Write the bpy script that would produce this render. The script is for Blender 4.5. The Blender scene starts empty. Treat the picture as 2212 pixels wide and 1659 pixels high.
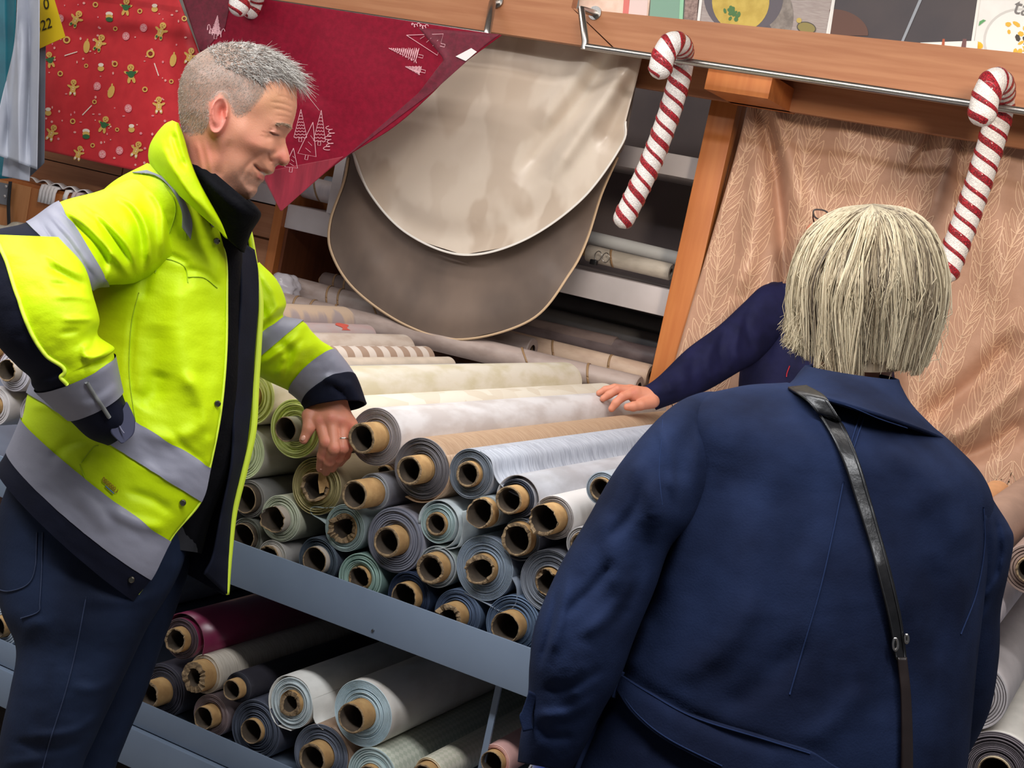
import bpy, bmesh, math, random
import numpy as np
from mathutils import Vector, Matrix

# ------------------------------------------------------------------ camera
SC = bpy.context.scene
COL = SC.collection
FPX, CXP, CYP = 3000.0, 1106.0, 829.5            # focal length in pixels of the 2212 x 1659 frame
_psi, _pit, _rol = (math.radians(a) for a in (25.6, 7.1, 11.8))
FWD = np.array([-math.sin(_psi) * math.cos(_pit), math.cos(_psi) * math.cos(_pit), -math.sin(_pit)])
_R0 = np.array([math.cos(_psi), math.sin(_psi), 0.0])
_U0 = np.cross(_R0, FWD)
CAMX = math.cos(_rol) * _R0 + math.sin(_rol) * _U0
CAMY = -math.sin(_rol) * _R0 + math.cos(_rol) * _U0
EYE = np.array([0.0, 0.0, 1.55])
cam = bpy.data.cameras.new('camera')
cam.sensor_width = 36.0
cam.lens = FPX / 2212.0 * 36.0
cam.clip_start = 0.05
camo = bpy.data.objects.new('camera', cam)
COL.objects.link(camo)
camo.matrix_world = Matrix(((CAMX[0], CAMY[0], -FWD[0], EYE[0]), (CAMX[1], CAMY[1], -FWD[1], EYE[1]),
                            (CAMX[2], CAMY[2], -FWD[2], EYE[2]), (0, 0, 0, 1)))
SC.camera = camo

# ------------------------------------------------------------------ world, lights, exposure
SC.view_settings.view_transform = 'Standard'
SC.view_settings.look = 'None'
SC.view_settings.gamma = 1.0
SC.view_settings.use_curve_mapping = False
SC.view_settings.exposure = 0.0
W = bpy.data.worlds.new('shop_world')
SC.world = W
W.use_nodes = True
W.node_tree.nodes['Background'].inputs[0].default_value = (0.86, 0.9, 1.0, 1)
W.node_tree.nodes['Background'].inputs[1].default_value = 0.15


def area(name, loc, target, sx, sy, power, color, spread=180):
    l = bpy.data.lights.new(name, 'AREA')
    l.shape = 'RECTANGLE'
    l.size, l.size_y, l.energy, l.color = sx, sy, power, color
    l.spread = math.radians(spread)
    o = bpy.data.objects.new(name, l)
    o.location = loc
    o.rotation_euler = (Vector(target) - Vector(loc)).to_track_quat('-Z', 'Y').to_euler()
    COL.objects.link(o)
    return o


def spot(name, loc, target, power, color, angle, blend=0.6, size=0.06):
    l = bpy.data.lights.new(name, 'SPOT')
    l.energy, l.color, l.spot_size, l.spot_blend, l.shadow_soft_size = power, color, math.radians(angle), blend, size
    o = bpy.data.objects.new(name, l)
    o.location = loc
    o.rotation_euler = (Vector(target) - Vector(loc)).to_track_quat('-Z', 'Y').to_euler()
    COL.objects.link(o)
    return o


# two rows of ceiling fluorescents along the aisle, one row deeper in the shop, and warm track spots on the displays
area('aisle_light_row', (-1.2, 0.8, 2.86), (-1.2, 0.8, 0.0), 4.6, 0.28, 128, (0.97, 0.98, 1.0))
area('display_light_row', (-1.9, 2.6, 2.86), (-1.9, 2.6, 0.0), 5.2, 0.3, 50, (1.0, 0.97, 0.93))
spot('track_spot_curtain', (0.75, 0.5, 2.62), (-0.72, 4.1, 1.62), 330, (1.0, 0.84, 0.66), 27, 0.6, 0.28)
spot('track_spot_cloth', (-0.9, 1.7, 2.8), (-2.2, 3.9, 1.75), 120, (1.0, 0.92, 0.84), 52, 0.8, 0.35)


# ------------------------------------------------------------------ helpers
def ray(px, py):
    px = np.asarray(px, float)[..., None]
    py = np.asarray(py, float)[..., None]
    return FWD + CAMX * (px - CXP) / FPX - CAMY * (py - CYP) / FPX


def at(px, py, z):
    """world point seen at a pixel of the photograph at forward distance z"""
    return EYE + np.asarray(z, float)[..., None] * ray(px, py)


def atY(px, py, Y):
    d = ray(px, py)
    return EYE + d * ((Y - EYE[1]) / d[..., 1])[..., None]


def depth(p):
    return (np.asarray(p) - EYE) @ FWD


def lin(c):
    out = []
    for v in c[:3]:
        v = v / 255.0
        out.append(v / 12.92 if v <= 0.04045 else ((v + 0.055) / 1.055) ** 2.4)
    return tuple(out) + (1.0,)


_mats = {}


def mat(name, c, rough=0.6, metal=0.0, c2=None, scale=20.0, detail=4.0, stretch=(1, 1, 1), bump=0.0, bscale=None, sheen=0.0,
        spec=0.5, ramp=(0.35, 0.65), kind='noise', coat=0.0, trans=0.0, alpha=1.0, attr=None, turn=0.0):
    """principled material; c2 mixes a second colour by a procedural texture in object space"""
    if name in _mats:
        return _mats[name]
    m = bpy.data.materials.new(name)
    m.use_nodes = True
    nt = m.node_tree
    b = nt.nodes['Principled BSDF']
    b.inputs['Base Color'].default_value = lin(c)
    b.inputs['Roughness'].default_value = rough
    b.inputs['Metallic'].default_value = metal
    b.inputs['Specular IOR Level'].default_value = spec
    b.inputs['Sheen Weight'].default_value = sheen
    b.inputs['Sheen Roughness'].default_value = 0.4
    b.inputs['Coat Weight'].default_value = coat
    b.inputs['Transmission Weight'].default_value = trans
    b.inputs['Alpha'].default_value = alpha
    tc = nt.nodes.new('ShaderNodeTexCoord')
    mp = nt.nodes.new('ShaderNodeMapping')
    mp.inputs['Scale'].default_value = stretch
    mp.inputs['Rotation'].default_value = (0, 0, turn)
    nt.links.new(tc.outputs['Object'], mp.inputs['Vector'])
    if c2 is not None:
        if kind == 'noise':
            t = nt.nodes.new('ShaderNodeTexNoise')
            t.inputs['Scale'].default_value = scale
            t.inputs['Detail'].default_value = detail
            out = t.outputs['Fac']
        elif kind == 'voronoi':
            t = nt.nodes.new('ShaderNodeTexVoronoi')
            t.inputs['Scale'].default_value = scale
            sep = nt.nodes.new('ShaderNodeSeparateColor')
            nt.links.new(t.outputs['Color'], sep.inputs[0])
            out = sep.outputs[0]
        elif kind == 'checker':
            t = nt.nodes.new('ShaderNodeTexChecker')
            t.inputs['Scale'].default_value = scale
            out = t.outputs['Fac']
        else:
            t = nt.nodes.new('ShaderNodeTexWave')
            t.inputs['Scale'].default_value = scale
            t.inputs['Distortion'].default_value = detail
            t.inputs['Detail'].default_value = 3
            out = t.outputs['Fac']
        nt.links.new(mp.outputs[0], t.inputs['Vector'])
        r = nt.nodes.new('ShaderNodeValToRGB')
        r.color_ramp.elements[0].position, r.color_ramp.elements[1].position = ramp
        r.color_ramp.elements[0].color, r.color_ramp.elements[1].color = lin(c), lin(c2)
        nt.links.new(out, r.inputs[0])
        nt.links.new(r.outputs[0], b.inputs['Base Color'])
    if attr:
        a = nt.nodes.new('ShaderNodeVertexColor')
        a.layer_name = attr
        nt.links.new(a.outputs['Color'], b.inputs['Base Color'])
    if bump:
        n = nt.nodes.new('ShaderNodeTexNoise')
        n.inputs['Scale'].default_value = bscale or scale * 3
        n.inputs['Detail'].default_value = 5
        nt.links.new(mp.outputs[0], n.inputs['Vector'])
        bp = nt.nodes.new('ShaderNodeBump')
        bp.inputs['Strength'].default_value = bump
        bp.inputs['Distance'].default_value = 0.004
        nt.links.new(n.outputs['Fac'], bp.inputs['Height'])
        nt.links.new(bp.outputs[0], b.inputs['Normal'])
    _mats[name] = m
    return m


def mesh_obj(name, v, f, m, parent=None, smooth=True, fmat=None, auto=None):
    me = bpy.data.meshes.new(name)
    v = np.asarray(v, float)
    me.from_pydata([tuple(p) for p in v], [], [tuple(int(i) for i in q) for q in f])
    ms = m if isinstance(m, (list, tuple)) else [m]
    for x in ms:
        me.materials.append(x)
    if fmat is not None:
        me.polygons.foreach_set('material_index', np.asarray(fmat, np.int32))
    if smooth:
        me.polygons.foreach_set('use_smooth', np.ones(len(me.polygons), bool))
        if auto:
            me.set_sharp_from_angle(angle=math.radians(auto))
    me.update()
    o = bpy.data.objects.new(name, me)
    COL.objects.link(o)
    if parent is not None:
        o.parent = parent
    return o


def tag(o, label=None, cat=None, group=None, kind=None):
    if label:
        o['label'] = label
    if cat:
        o['category'] = cat
    if group:
        o['group'] = group
    if kind:
        o['kind'] = kind
    return o


def empty(name, loc=(0, 0, 0), label=None, cat=None, group=None):
    o = bpy.data.objects.new(name, None)
    o.location = tuple(loc)
    COL.objects.link(o)
    o.empty_display_size = 0.05
    return tag(o, label, cat, group)


class MB:
    """collects simple shapes for one mesh"""

    def __init__(self):
        self.v, self.f = [], []

    def add(self, v, f):
        n = len(self.v)
        self.v += [tuple(p) for p in v]
        self.f += [tuple(i + n for i in q) for q in f]
        return self

    def box(self, x0, x1, y0, y1, z0, z1, bev=0.0):
        bm = bmesh.new()
        bmesh.ops.create_cube(bm, size=1.0)
        for q in bm.verts:
            q.co = Vector(((x0 + x1) / 2 + q.co.x * (x1 - x0), (y0 + y1) / 2 + q.co.y * (y1 - y0), (z0 + z1) / 2 + q.co.z * (z1 - z0)))
        if bev:
            bmesh.ops.bevel(bm, geom=list(bm.edges), offset=bev, segments=2, affect='EDGES', profile=0.5)
        bm.verts.index_update()
        self.add([q.co[:] for q in bm.verts], [[w.index for w in p.verts] for p in bm.faces])
        bm.free()
        return self

    def tube(self, pts, r, n=10, cap=True):
        v, f = tube(pts, r, n, cap)
        return self.add(v, f)

    def build(self, name, m, parent=None, smooth=False, auto=None):
        return mesh_obj(name, self.v, self.f, m, parent, smooth, auto=auto)


def grid_faces(n, k, closed=False, flip=False):
    f = []
    kk = k if closed else k - 1
    for i in range(n - 1):
        for j in range(kk):
            a, b = i * k + j, i * k + (j + 1) % k
            c, d = (i + 1) * k + (j + 1) % k, (i + 1) * k + j
            f.append((a, d, c, b) if flip else (a, b, c, d))
    return f


def tube(pts, r, n=10, cap=True):
    pts = np.asarray(pts, float)
    m = len(pts)
    r = np.broadcast_to(np.asarray(r, float), (m,))
    t = np.gradient(pts, axis=0)
    t /= np.linalg.norm(t, axis=1)[:, None] + 1e-12
    ref = np.array([0, 0, 1.0]) if abs(t[0][2]) < 0.9 else np.array([1.0, 0, 0])
    u = np.cross(t[0], ref)
    u /= np.linalg.norm(u)
    v = []
    for i in range(m):
        u = u - t[i] * (u @ t[i])
        u /= np.linalg.norm(u) + 1e-12
        w = np.cross(t[i], u)
        for j in range(n):
            a = 2 * math.pi * j / n
            v.append(pts[i] + r[i] * (math.cos(a) * u + math.sin(a) * w))
    f = grid_faces(m, n, True)
    if cap:
        f.append(tuple(range(n))[::-1] if False else tuple(range(n)))
        f.append(tuple((m - 1) * n + j for j in range(n))[::-1])
    return v, f


def spline(p, n):
    """Catmull-Rom through rows of p, n samples, parameter uniform in row number"""
    p = np.asarray(p, float)
    t = np.linspace(0, len(p) - 1, n)
    i = np.clip(t.astype(int), 0, len(p) - 2)
    u = (t - i)[:, None]
    a = np.where((i == 0)[:, None], 2 * p[i] - p[i + 1], p[np.maximum(i - 1, 0)])
    d = np.where((i == len(p) - 2)[:, None], 2 * p[i + 1] - p[i], p[np.minimum(i + 2, len(p) - 1)])
    b, c = p[i], p[i + 1]
    return 0.5 * (2 * b + (c - a) * u + (2 * a - 5 * b + 4 * c - d) * u ** 2 + (3 * b - a - 3 * c + d) * u ** 3)


def polyline(p, n, smooth=True):
    """resample by arc length"""
    q = spline(p, 16 * len(p)) if smooth and len(p) > 2 else np.asarray(p, float)
    s = np.r_[0, np.cumsum(np.linalg.norm(np.diff(q[:, :2], axis=0), axis=1))]
    t = np.linspace(0, s[-1], n)
    return np.stack([np.interp(t, s, q[:, k]) for k in range(q.shape[1])], 1)


def vnoise(p, seed=0):
    """cheap smooth value noise on an (n,2) array"""
    rs = np.random.RandomState(seed)
    g = rs.rand(64, 64)
    q = np.asarray(p) % 64
    i = np.floor(q).astype(int)
    u = q - i
    u = u * u * (3 - 2 * u)
    a, b = i % 64, (i + 1) % 64
    return ((g[a[..., 0], a[..., 1]] * (1 - u[..., 0]) + g[b[..., 0], a[..., 1]] * u[..., 0]) * (1 - u[..., 1])
            + (g[a[..., 0], b[..., 1]] * (1 - u[..., 0]) + g[b[..., 0], b[..., 1]] * u[..., 0]) * u[..., 1]) - 0.5


def seg_dist(P, a, b):
    ab = b - a
    t = np.clip(((P - a) @ ab) / (ab @ ab + 1e-9), 0, 1)
    return np.linalg.norm(P - (a + t[..., None] * ab), axis=-1), t


def folds(P, lines):
    """height field (metres towards the viewer) of cloth folds: (polyline in px, half width px, height m)"""
    h = np.zeros(P.shape[:-1])
    for pts, w, amp in lines:
        q = polyline(pts, 14)
        best = np.full(h.shape, 1e9)
        wt = np.zeros(h.shape)
        for k in range(len(q) - 1):
            d, t = seg_dist(P, q[k], q[k + 1])
            s = (k + t) / (len(q) - 1)
            env = np.clip(np.minimum(s, 1 - s) * 5 + 0.12, 0, 1)
            m = d < best
            best = np.where(m, d, best)
            wt = np.where(m, env, wt)
        h += amp * wt * np.exp(-(best / w) ** 2)
    return h


def in_poly(P, poly):
    poly = np.asarray(poly, float)
    x, y = P[..., 0], P[..., 1]
    c = np.zeros(x.shape, bool)
    j = len(poly) - 1
    for i in range(len(poly)):
        xi, yi = poly[i]
        xj, yj = poly[j]
        k = ((yi > y) != (yj > y)) & (x < (xj - xi) * (y - yi) / (yj - yi + 1e-12) + xi)
        c ^= k
        j = i
    return c


def sheet(name, pts, m, parent=None, thick=0.0, smooth=True, closed=False, flip=False):
    """grid of world points (n,k,3) as one mesh, optionally thickened"""
    n, k = pts.shape[:2]
    v = pts.reshape(-1, 3)
    o = mesh_obj(name, v, grid_faces(n, k, closed, flip), m, parent, smooth)
    if thick:
        md = o.modifiers.new('thickness', 'SOLIDIFY')
        md.thickness = thick
        md.offset = 0
    return o


# ------------------------------------------------------------------ the room
M_floor = mat('floor_vinyl', (120, 112, 104), 0.5, c2=(100, 94, 88), scale=6)
M_wall = mat('wall_paint', (200, 196, 190), 0.8, c2=(192, 188, 182), scale=3)
M_ceil = mat('ceiling_paint', (236, 236, 234), 0.9)
M_wood = mat('beech_veneer', (176, 122, 86), 0.5, c2=(162, 106, 72), scale=3.0, stretch=(1.2, 14, 22), detail=6, spec=0.4)
M_woodv = mat('beech_post', (196, 122, 66), 0.45, c2=(184, 108, 56), scale=3.0, stretch=(16, 16, 1.2), detail=6, spec=0.4)
M_wood_dark = mat('brown_panel', (116, 66, 40), 0.5, c2=(98, 54, 32), scale=3.0, stretch=(12, 12, 1.2), detail=5)
M_white_board = mat('white_laminate', (214, 206, 206), 0.45, c2=(204, 195, 194), scale=8)
M_dark_back = mat('dark_back_panel', (128, 116, 116), 0.7, c2=(112, 102, 104), scale=4)
M_steel_paint = mat('grey_blue_powder_coat', (122, 136, 156), 0.42, c2=(114, 128, 148), scale=5, spec=0.5)
M_chrome = mat('brushed_steel', (178, 174, 170), 0.28, metal=1.0, c2=(150, 146, 142), scale=20, stretch=(60, 60, 1))
M_screw = mat('screw_head', (150, 152, 156), 0.3, metal=1.0)


def struct(name, mb, m):
    o = mb.build(name, m)
    o['kind'] = 'structure'
    return o


struct('floor', MB().box(-5.2, 2.6, -2.2, 4.95, -0.05, 0.0), M_floor)
struct('wall_back', MB().box(-5.2, 2.6, 4.85, 4.95, 0.0, 2.95), M_wall)
struct('wall_left', MB().box(-5.3, -5.2, -2.2, 4.95, 0.0, 2.95), M_wall)
struct('ceiling', MB().box(-5.3, 2.6, -2.2, 4.95, 2.95, 3.0), M_ceil)

# ------------------------------------------------------------------ overhead wooden canopy with its rails
YB = 3.75
canopy = empty('display_canopy', (-1.4, YB, 2.05), 'long orange-brown wooden beam overhead carrying steel rails and picture cards', 'beam')


def child(o, root):
    """parent keeping world coordinates (root is an unrotated empty)"""
    o.parent = root
    o.matrix_parent_inverse = Matrix.Translation(-Vector(root.location))
    return o


xs = atY(1236, 20, YB)[0]
xe = atY(1334, 96, YB)[0]


def prism(mb, poly, y0, y1):
    """polygon in x,z extruded along y"""
    n = len(poly)
    v = [(x, y0, z) for x, z in poly] + [(x, y1, z) for x, z in poly]
    f = [tuple(range(n)), tuple(range(n, 2 * n))[::-1]]
    f += [(i, (i + 1) % n + 0, (i + 1) % n + n, i + n)[::-1] for i in range(n)]
    return mb.add(v, f)


zb = 2.052
child(prism(MB(), [(xs - 0.004, 2.155), (xe - 0.004, zb), (-4.6, zb), (-4.6, 2.30), (xs - 0.004, 2.30)], YB, YB + 0.035).build('beam_board', M_wood), canopy)
child(prism(MB(), [(xs + 0.004, 2.153), (1.2, 2.248), (1.2, zb), (xe + 0.004, zb)], YB - 0.004, YB + 0.031).build('beam_board', M_wood), canopy)
child(MB().box(xe - 0.3, 1.2, YB + 0.032, YB + 0.30, 2.128, 2.15).build('shelf_board', M_wood), canopy)
child(MB().box(-2.4, 1.2, YB + 0.24, YB + 0.27, 1.985, 2.125).build('rear_board', M_wood), canopy)
child(MB().box(*sorted((atY(1565, 150, 3.9)[0], atY(1700, 170, 3.9)[0])), YB + 0.02, YB + 0.30, 1.985, 2.05).build('corner_bracket', M_woodv), canopy)


def line_px(p0, p1, Y, n=2):
    return [atY(p0[0] + (p1[0] - p0[0]) * t, p0[1] + (p1[1] - p0[1]) * t, Y) for t in np.linspace(0, 1, n)]


def z_of(px, py, Y):
    return float(atY(px, py, Y)[2])


YR = 3.62
rail_z = z_of(1700, 165, YR)
x0r = float(atY(1262, 104, YR)[0])
rp = [(x0r, YR, rail_z), (1.1, YR, rail_z)]
child(MB().tube(rp, 0.0095, 14).build('front_rail', M_chrome, smooth=True, auto=60), canopy)
b0 = atY(1285, 28, YB - 0.006)
child(MB().tube([(b0[0], YB, b0[2]), (b0[0], YR + 0.03, b0[2] - 0.01), (x0r, YR, rail_z + 0.012), (x0r, YR, rail_z - 0.008)], [0.0105, 0.0105, 0.0105, 0.0105], 14).build('rail_bracket', M_chrome, smooth=True, auto=60), canopy)
child(MB().tube([(b0[0], YB, b0[2]), (b0[0], YB - 0.008, b0[2])], 0.02, 20).build('bracket_flange', M_chrome, smooth=True, auto=50), canopy)
p1 = atY(1072, 2, YB - 0.01)
p2 = atY(1052, 74, YR)
child(MB().tube([(p1[0], YB, p1[2]), (p1[0], YB - 0.03, p1[2] - 0.01), tuple(p2 + [0, 0, 0.01]), tuple(p2)], 0.0115, 14).build('rail_bracket', M_chrome, smooth=True, auto=60), canopy)
child(MB().tube([tuple(p2), (p2[0] - 2.9, YR, p2[2])], 0.0095, 14).build('front_rail', M_chrome, smooth=True, auto=60), canopy)
child(MB().tube([(p1[0], YB, p1[2]), (p1[0], YB - 0.008, p1[2])], 0.02, 20).build('bracket_flange', M_chrome, smooth=True, auto=50), canopy)
YC = 4.10
zc = z_of(1560, 172, YC)
child(MB().tube([(float(atY(1360, 120, YC)[0]), YC, zc), (1.1, YC, zc)], 0.008, 12).build('curtain_rail', M_chrome, smooth=True, auto=60), canopy)
rx = float(atY(1380, 110, YC)[0])
child(MB().tube([(rx, YC, zc), (rx, YC, 2.13)], 0.007, 10).build('rail_hanger', M_chrome, smooth=True, auto=60), canopy)
child(MB().tube([(0.9, YC, zc), (0.9, YC, 2.13)], 0.007, 10).build('rail_hanger', M_chrome, smooth=True, auto=60), canopy)
child(MB().tube([(0.9, YR, rail_z), (0.9, YB, rail_z + 0.07)], 0.0095, 10).build('rail_bracket', M_chrome, smooth=True, auto=60), canopy)

# the wooden post that carries the canopy
YP = 4.12
pa, pb, pc = atY(1556, 190, YP), atY(1617, 190, YP), atY(1412, 837, YP)
px0 = 0.5 * (float(pa[0]) + float(atY(1385, 837, YP)[0]))
post = empty('wooden_post', (px0, YP, 0), 'square orange wooden post standing left of the leaf-patterned curtain', 'post')
child(MB().box(px0, px0 + 0.088, YP, YP + 0.05, 0.0, 2.06, 0.003).build('post_front', M_woodv, auto=40, smooth=True), post)
child(MB().box(px0 + 0.024, px0 + 0.088, YP + 0.05, YP + 0.09, 0.0, 2.06, 0.002).build('post_return', M_woodv, auto=40, smooth=True), post)

# ------------------------------------------------------------------ wall shelving behind the stack
YS = 4.23
zl = 1.395
xl = float(atY(607, 470, YS)[0])
unit = empty('wall_shelving', (xl, YS, 0), 'wall shelving with white boards and dark back behind the stacked fabric rolls', 'shelving')
xr = 0.9
child(MB().box(xl + 0.02, px0 - 0.02, 3.87, YS, 0.90, 0.93, 0.002).build('deep_shelf', M_white_board, smooth=True, auto=40), unit)
for nm, z0, z1 in (('shelf_board', zl - 0.088, zl), ('shelf_board', 1.752, 1.822), ('shelf_board', 0.86, 0.93)):
    child(MB().box(xl + 0.02, xr, YS, YS + 0.5, z0, z1, 0.003).build(nm, M_white_board, smooth=True, auto=40), unit)
child(MB().box(xl + 0.02, xr, YS + 0.5, YS + 0.52, 0.0, 2.3).build('back_panel', M_dark_back), unit)
xw = float(atY(735, 400, YS)[0])
child(MB().box(xw - 0.03, xw + 0.012, YS - 0.012, YS + 0.02, 1.395, 2.3).build('upright', M_white_board), unit)
child(MB().box(xl - 0.02, xl + 0.02, YS - 0.02, YS + 0.52, 0.0, 2.3).build('side_panel', M_woodv), unit)
child(MB().box(xl + 0.021, xl + 1.0, YS + 0.47, YS + 0.499, 0.93, zl - 0.088).build('brown_back_panel', M_wood_dark), unit)
child(MB().box(xl + 0.021, xl + 0.034, YS + 0.01, YS + 0.47, 0.93, zl - 0.088).build('brown_side_lining', M_wood_dark), unit)

# drawers left of it
dz = z_of(560, 512, YS)
cab = empty('drawer_cabinet', (xl - 0.5, YS, 0), 'beech wood drawer cabinet behind the collar of the yellow jacket', 'cabinet')
child(MB().box(xl - 1.0, xl - 0.022, YS + 0.02, YS + 0.5, 0.0, zl - 0.02).build('carcass', M_wood), cab)
child(MB().box(xl - 1.0, xl - 0.03, YS - 0.005, YS + 0.018, dz + 0.004, zl - 0.02, 0.002).build('drawer_front', M_wood, smooth=True, auto=40), cab)
child(MB().box(xl - 1.0, xl - 0.03, YS - 0.005, YS + 0.018, dz - 0.29, dz - 0.004, 0.002).build('drawer_front', M_wood, smooth=True, auto=40), cab)
child(MB().box(xl - 1.0, xl - 0.03, YS - 0.005, YS + 0.018, dz - 0.6, dz - 0.298, 0.002).build('drawer_front', M_wood, smooth=True, auto=40), cab)
child(MB().box(xl - 1.0, xl - 0.022, YS - 0.004, YS + 0.5, zl - 0.015, zl + 0.055, 0.002).build('white_top', M_white_board, smooth=True, auto=40), cab)

# panelled cupboard further left
YK = 4.0
kx0, kx1 = float(atY(60, 360, YK)[0]), float(atY(420, 420, YK)[0])
kz1, kz0 = z_of(200, 300, YK), z_of(200, 425, YK)
cup = empty('panel_cupboard', (kx0, YK, 0), 'brown veneered cupboard behind the yellow shoulder at left', 'cupboard')
sx = float(atY(264, 372, YK)[0])
child(MB().box(kx0 - 0.4, sx - 0.003, YK, YK + 0.025, kz0 + 0.1, kz1 + 0.2).build('door_panel', M_wood, smooth=False), cup)
child(MB().box(sx + 0.003, kx1, YK, YK + 0.025, kz0 + 0.1, kz1 + 0.2).build('door_panel', M_wood), cup)
child(MB().box(kx0 - 0.4, kx1, YK + 0.03, YK + 0.2, 0.0, kz1 + 0.2).build('carcass', M_wood_dark), cup)
child(MB().box(kx0 - 0.4, kx1, YK, YK + 0.03, 0.7, kz0 + 0.096).build('lower_panel', M_wood), cup)

# ------------------------------------------------------------------ the grey rack that holds the rolls
YF = 2.30                                                          # front faces of the rolls
YL = YF - 0.055
lz1, lz0 = 0.5 * (z_of(500, 1171, YL) + z_of(1150, 1396, YL)), 0.5 * (z_of(490, 1257, YL) + z_of(1140, 1510, YL))
bz1 = z_of(310, 1518, YL)
rack = empty('roll_rack', (-1.5, YL, 0), 'long grey steel rack with two shelves of fabric rolls', 'rack')
XA, XB = -3.6, 0.35


def lip(z0, z1):
    mb = MB()
    mb.box(XA, XB, YL, YL + 0.004, z0, z1, 0.001)
    mb.box(XA, XB, YL + 0.004, YL + 0.03, z0, z0 + 0.004)
    return child(mb.build('front_beam', M_steel_paint, smooth=True, auto=40), rack)


lip(lz0, lz1)
lip(bz1 - 0.055, bz1)
child(MB().box(XA, XB, YL - 0.012, YL + 0.03, bz1 - 0.14, bz1 - 0.058, 0.002).build('kick_beam', M_steel_paint, smooth=True, auto=40), rack)
DECK_U, DECK_L = lz0 + 0.022, bz1 - 0.045
child(MB().box(XA, XB, YL + 0.03, 3.72, DECK_U - 0.018, DECK_U).build('deck', M_steel_paint), rack)
child(MB().box(XA, XB, YL + 0.03, 3.70, DECK_L - 0.018, DECK_L).build('deck', M_steel_paint), rack)
for x in (XA + 0.02, 0.3):
    for y in (YL + 0.05, 3.6):
        child(MB().box(x - 0.02, x + 0.02, y, y + 0.04, 0.0, DECK_U - 0.018).build('leg', M_steel_paint), rack)
q0 = atY(1076, 1496, YL + 0.06)
q1 = atY(1050, 1612, YL + 0.06)
child(MB().box(q0[0] - 0.006, q0[0] + 0.006, YL + 0.055, YL + 0.06, DECK_L, DECK_U - 0.018).build('upright', M_steel_paint), rack)
sp = atY(806, 1362, YL)
child(MB().tube([sp + [0, 0.001, 0], sp - [0, 0.003, 0]], [0.0035, 0.0025], 10).build('screw', M_screw, smooth=True, auto=40), rack)


# ------------------------------------------------------------------ fabric rolls
M_card = mat('cardboard', (205, 166, 112), 0.8, c2=(176, 136, 88), scale=30, detail=6, bump=0.3, bscale=90)
M_card_shaded = mat('cardboard_shaded', (92, 78, 64), 0.9, c2=(64, 54, 44), scale=30)  # darker copy of the cardboard: shade inside the hollow cores put into its colour
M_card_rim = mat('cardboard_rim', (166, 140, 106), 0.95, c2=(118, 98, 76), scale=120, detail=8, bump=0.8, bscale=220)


def cloth_mat(style, c, c2=None):
    key = 'cloth_%s_%d_%d_%d' % (style, *c)
    c2 = c2 or tuple(int(v * 0.9) for v in c)
    if style == 'plain':
        return mat(key, c, 0.5, c2=c2, scale=14, stretch=(2, 1, 2), ramp=(0.3, 0.7), bump=0.06, bscale=120)
    if style == 'linen':
        return mat(key, c, 0.55, c2=c2, scale=30, stretch=(1, 10, 1), ramp=(0.38, 0.62), detail=6, bump=0.15, bscale=140)
    if style == 'leaf':
        return mat(key, c, 0.45, c2=c2, scale=11, stretch=(1.6, 1, 1.6), kind='voronoi', ramp=(0.2, 0.75))
    if style == 'brush':
        return mat(key, c, 0.45, c2=c2, scale=7, stretch=(3, 1.2, 3), detail=7, ramp=(0.42, 0.6))
    if style == 'check':
        return mat(key, c, 0.5, c2=c2, scale=26, kind='checker')
    if style == 'lattice':
        return mat(key, c, 0.5, c2=c2, scale=125, kind='checker', stretch=(1, .72, 0.02), turn=0.78)
    if style == 'stripe':
        return mat(key, c, 0.5, c2=c2, scale=18, kind='wave', detail=2, stretch=(0.1, 1, 0.1))
    if style == 'satin':
        return mat(key, c, 0.28, c2=c2, scale=6, sheen=0.5, ramp=(0.3, 0.7))
    return mat(key, c, 0.5)


def roll_geo(R, length, rc, layers, rs, open_end=True, sag=0.0):
    """lathe of a wound roll along +y: end face made of stepped, slightly telescoped layers, then the outside and the back"""
    n = 52
    prof = []                                                     # (radius, y, slot)
    rad = np.linspace(rc, R, layers + 1)
    off = np.clip(rs.randn(layers) * 0.0016 + rs.choice([0, 0, 0, 0.002, 0.004], layers), -0.002, 0.006)
    off[-1] = abs(off[-1]) * 0.5
    prof.append((rc, 0.02, 1))
    for i in range(layers):
        e = 0.0005
        prof += [(rad[i] + e, off[i] + 0.0042, 1), (rad[i] + e * 2.2, off[i], 1), (rad[i + 1] - e * 1.6, off[i], 1), (rad[i + 1] - e * 0.6, off[i] + 0.0034, 1)]
    prof[-1] = (R, off[-1] + 0.0012, 0)
    prof += [(R, 0.02, 0), (R, length * 0.33, 0), (R, length * 0.66, 0), (R, length - 0.004, 0), (R - 0.003, length, 1), (rc, length, 1)]
    ph = rs.rand(4) * 6.28
    v, fm = [], []
    for r, y, s in prof:
        for j in range(n):
            a = 2 * math.pi * j / n
            k = 1 + (0.012 * math.sin(2 * a + ph[0]) + 0.006 * math.sin(3 * a + ph[1])) * (r / R)
            sp = (a / (2 * math.pi)) * (R - rc) / layers * 0.0
            v.append(((r * k + sp) * math.cos(a), y, (r * k + sp) * math.sin(a) - sag * math.sin(math.pi * min(max(y / length, 0), 1))))
    f = grid_faces(len(prof), n, True)
    for i in range(len(prof) - 1):
        fm += [0 if (prof[i][2] == 0 and prof[i + 1][2] == 0) else 1] * n
    return v, f, fm


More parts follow.
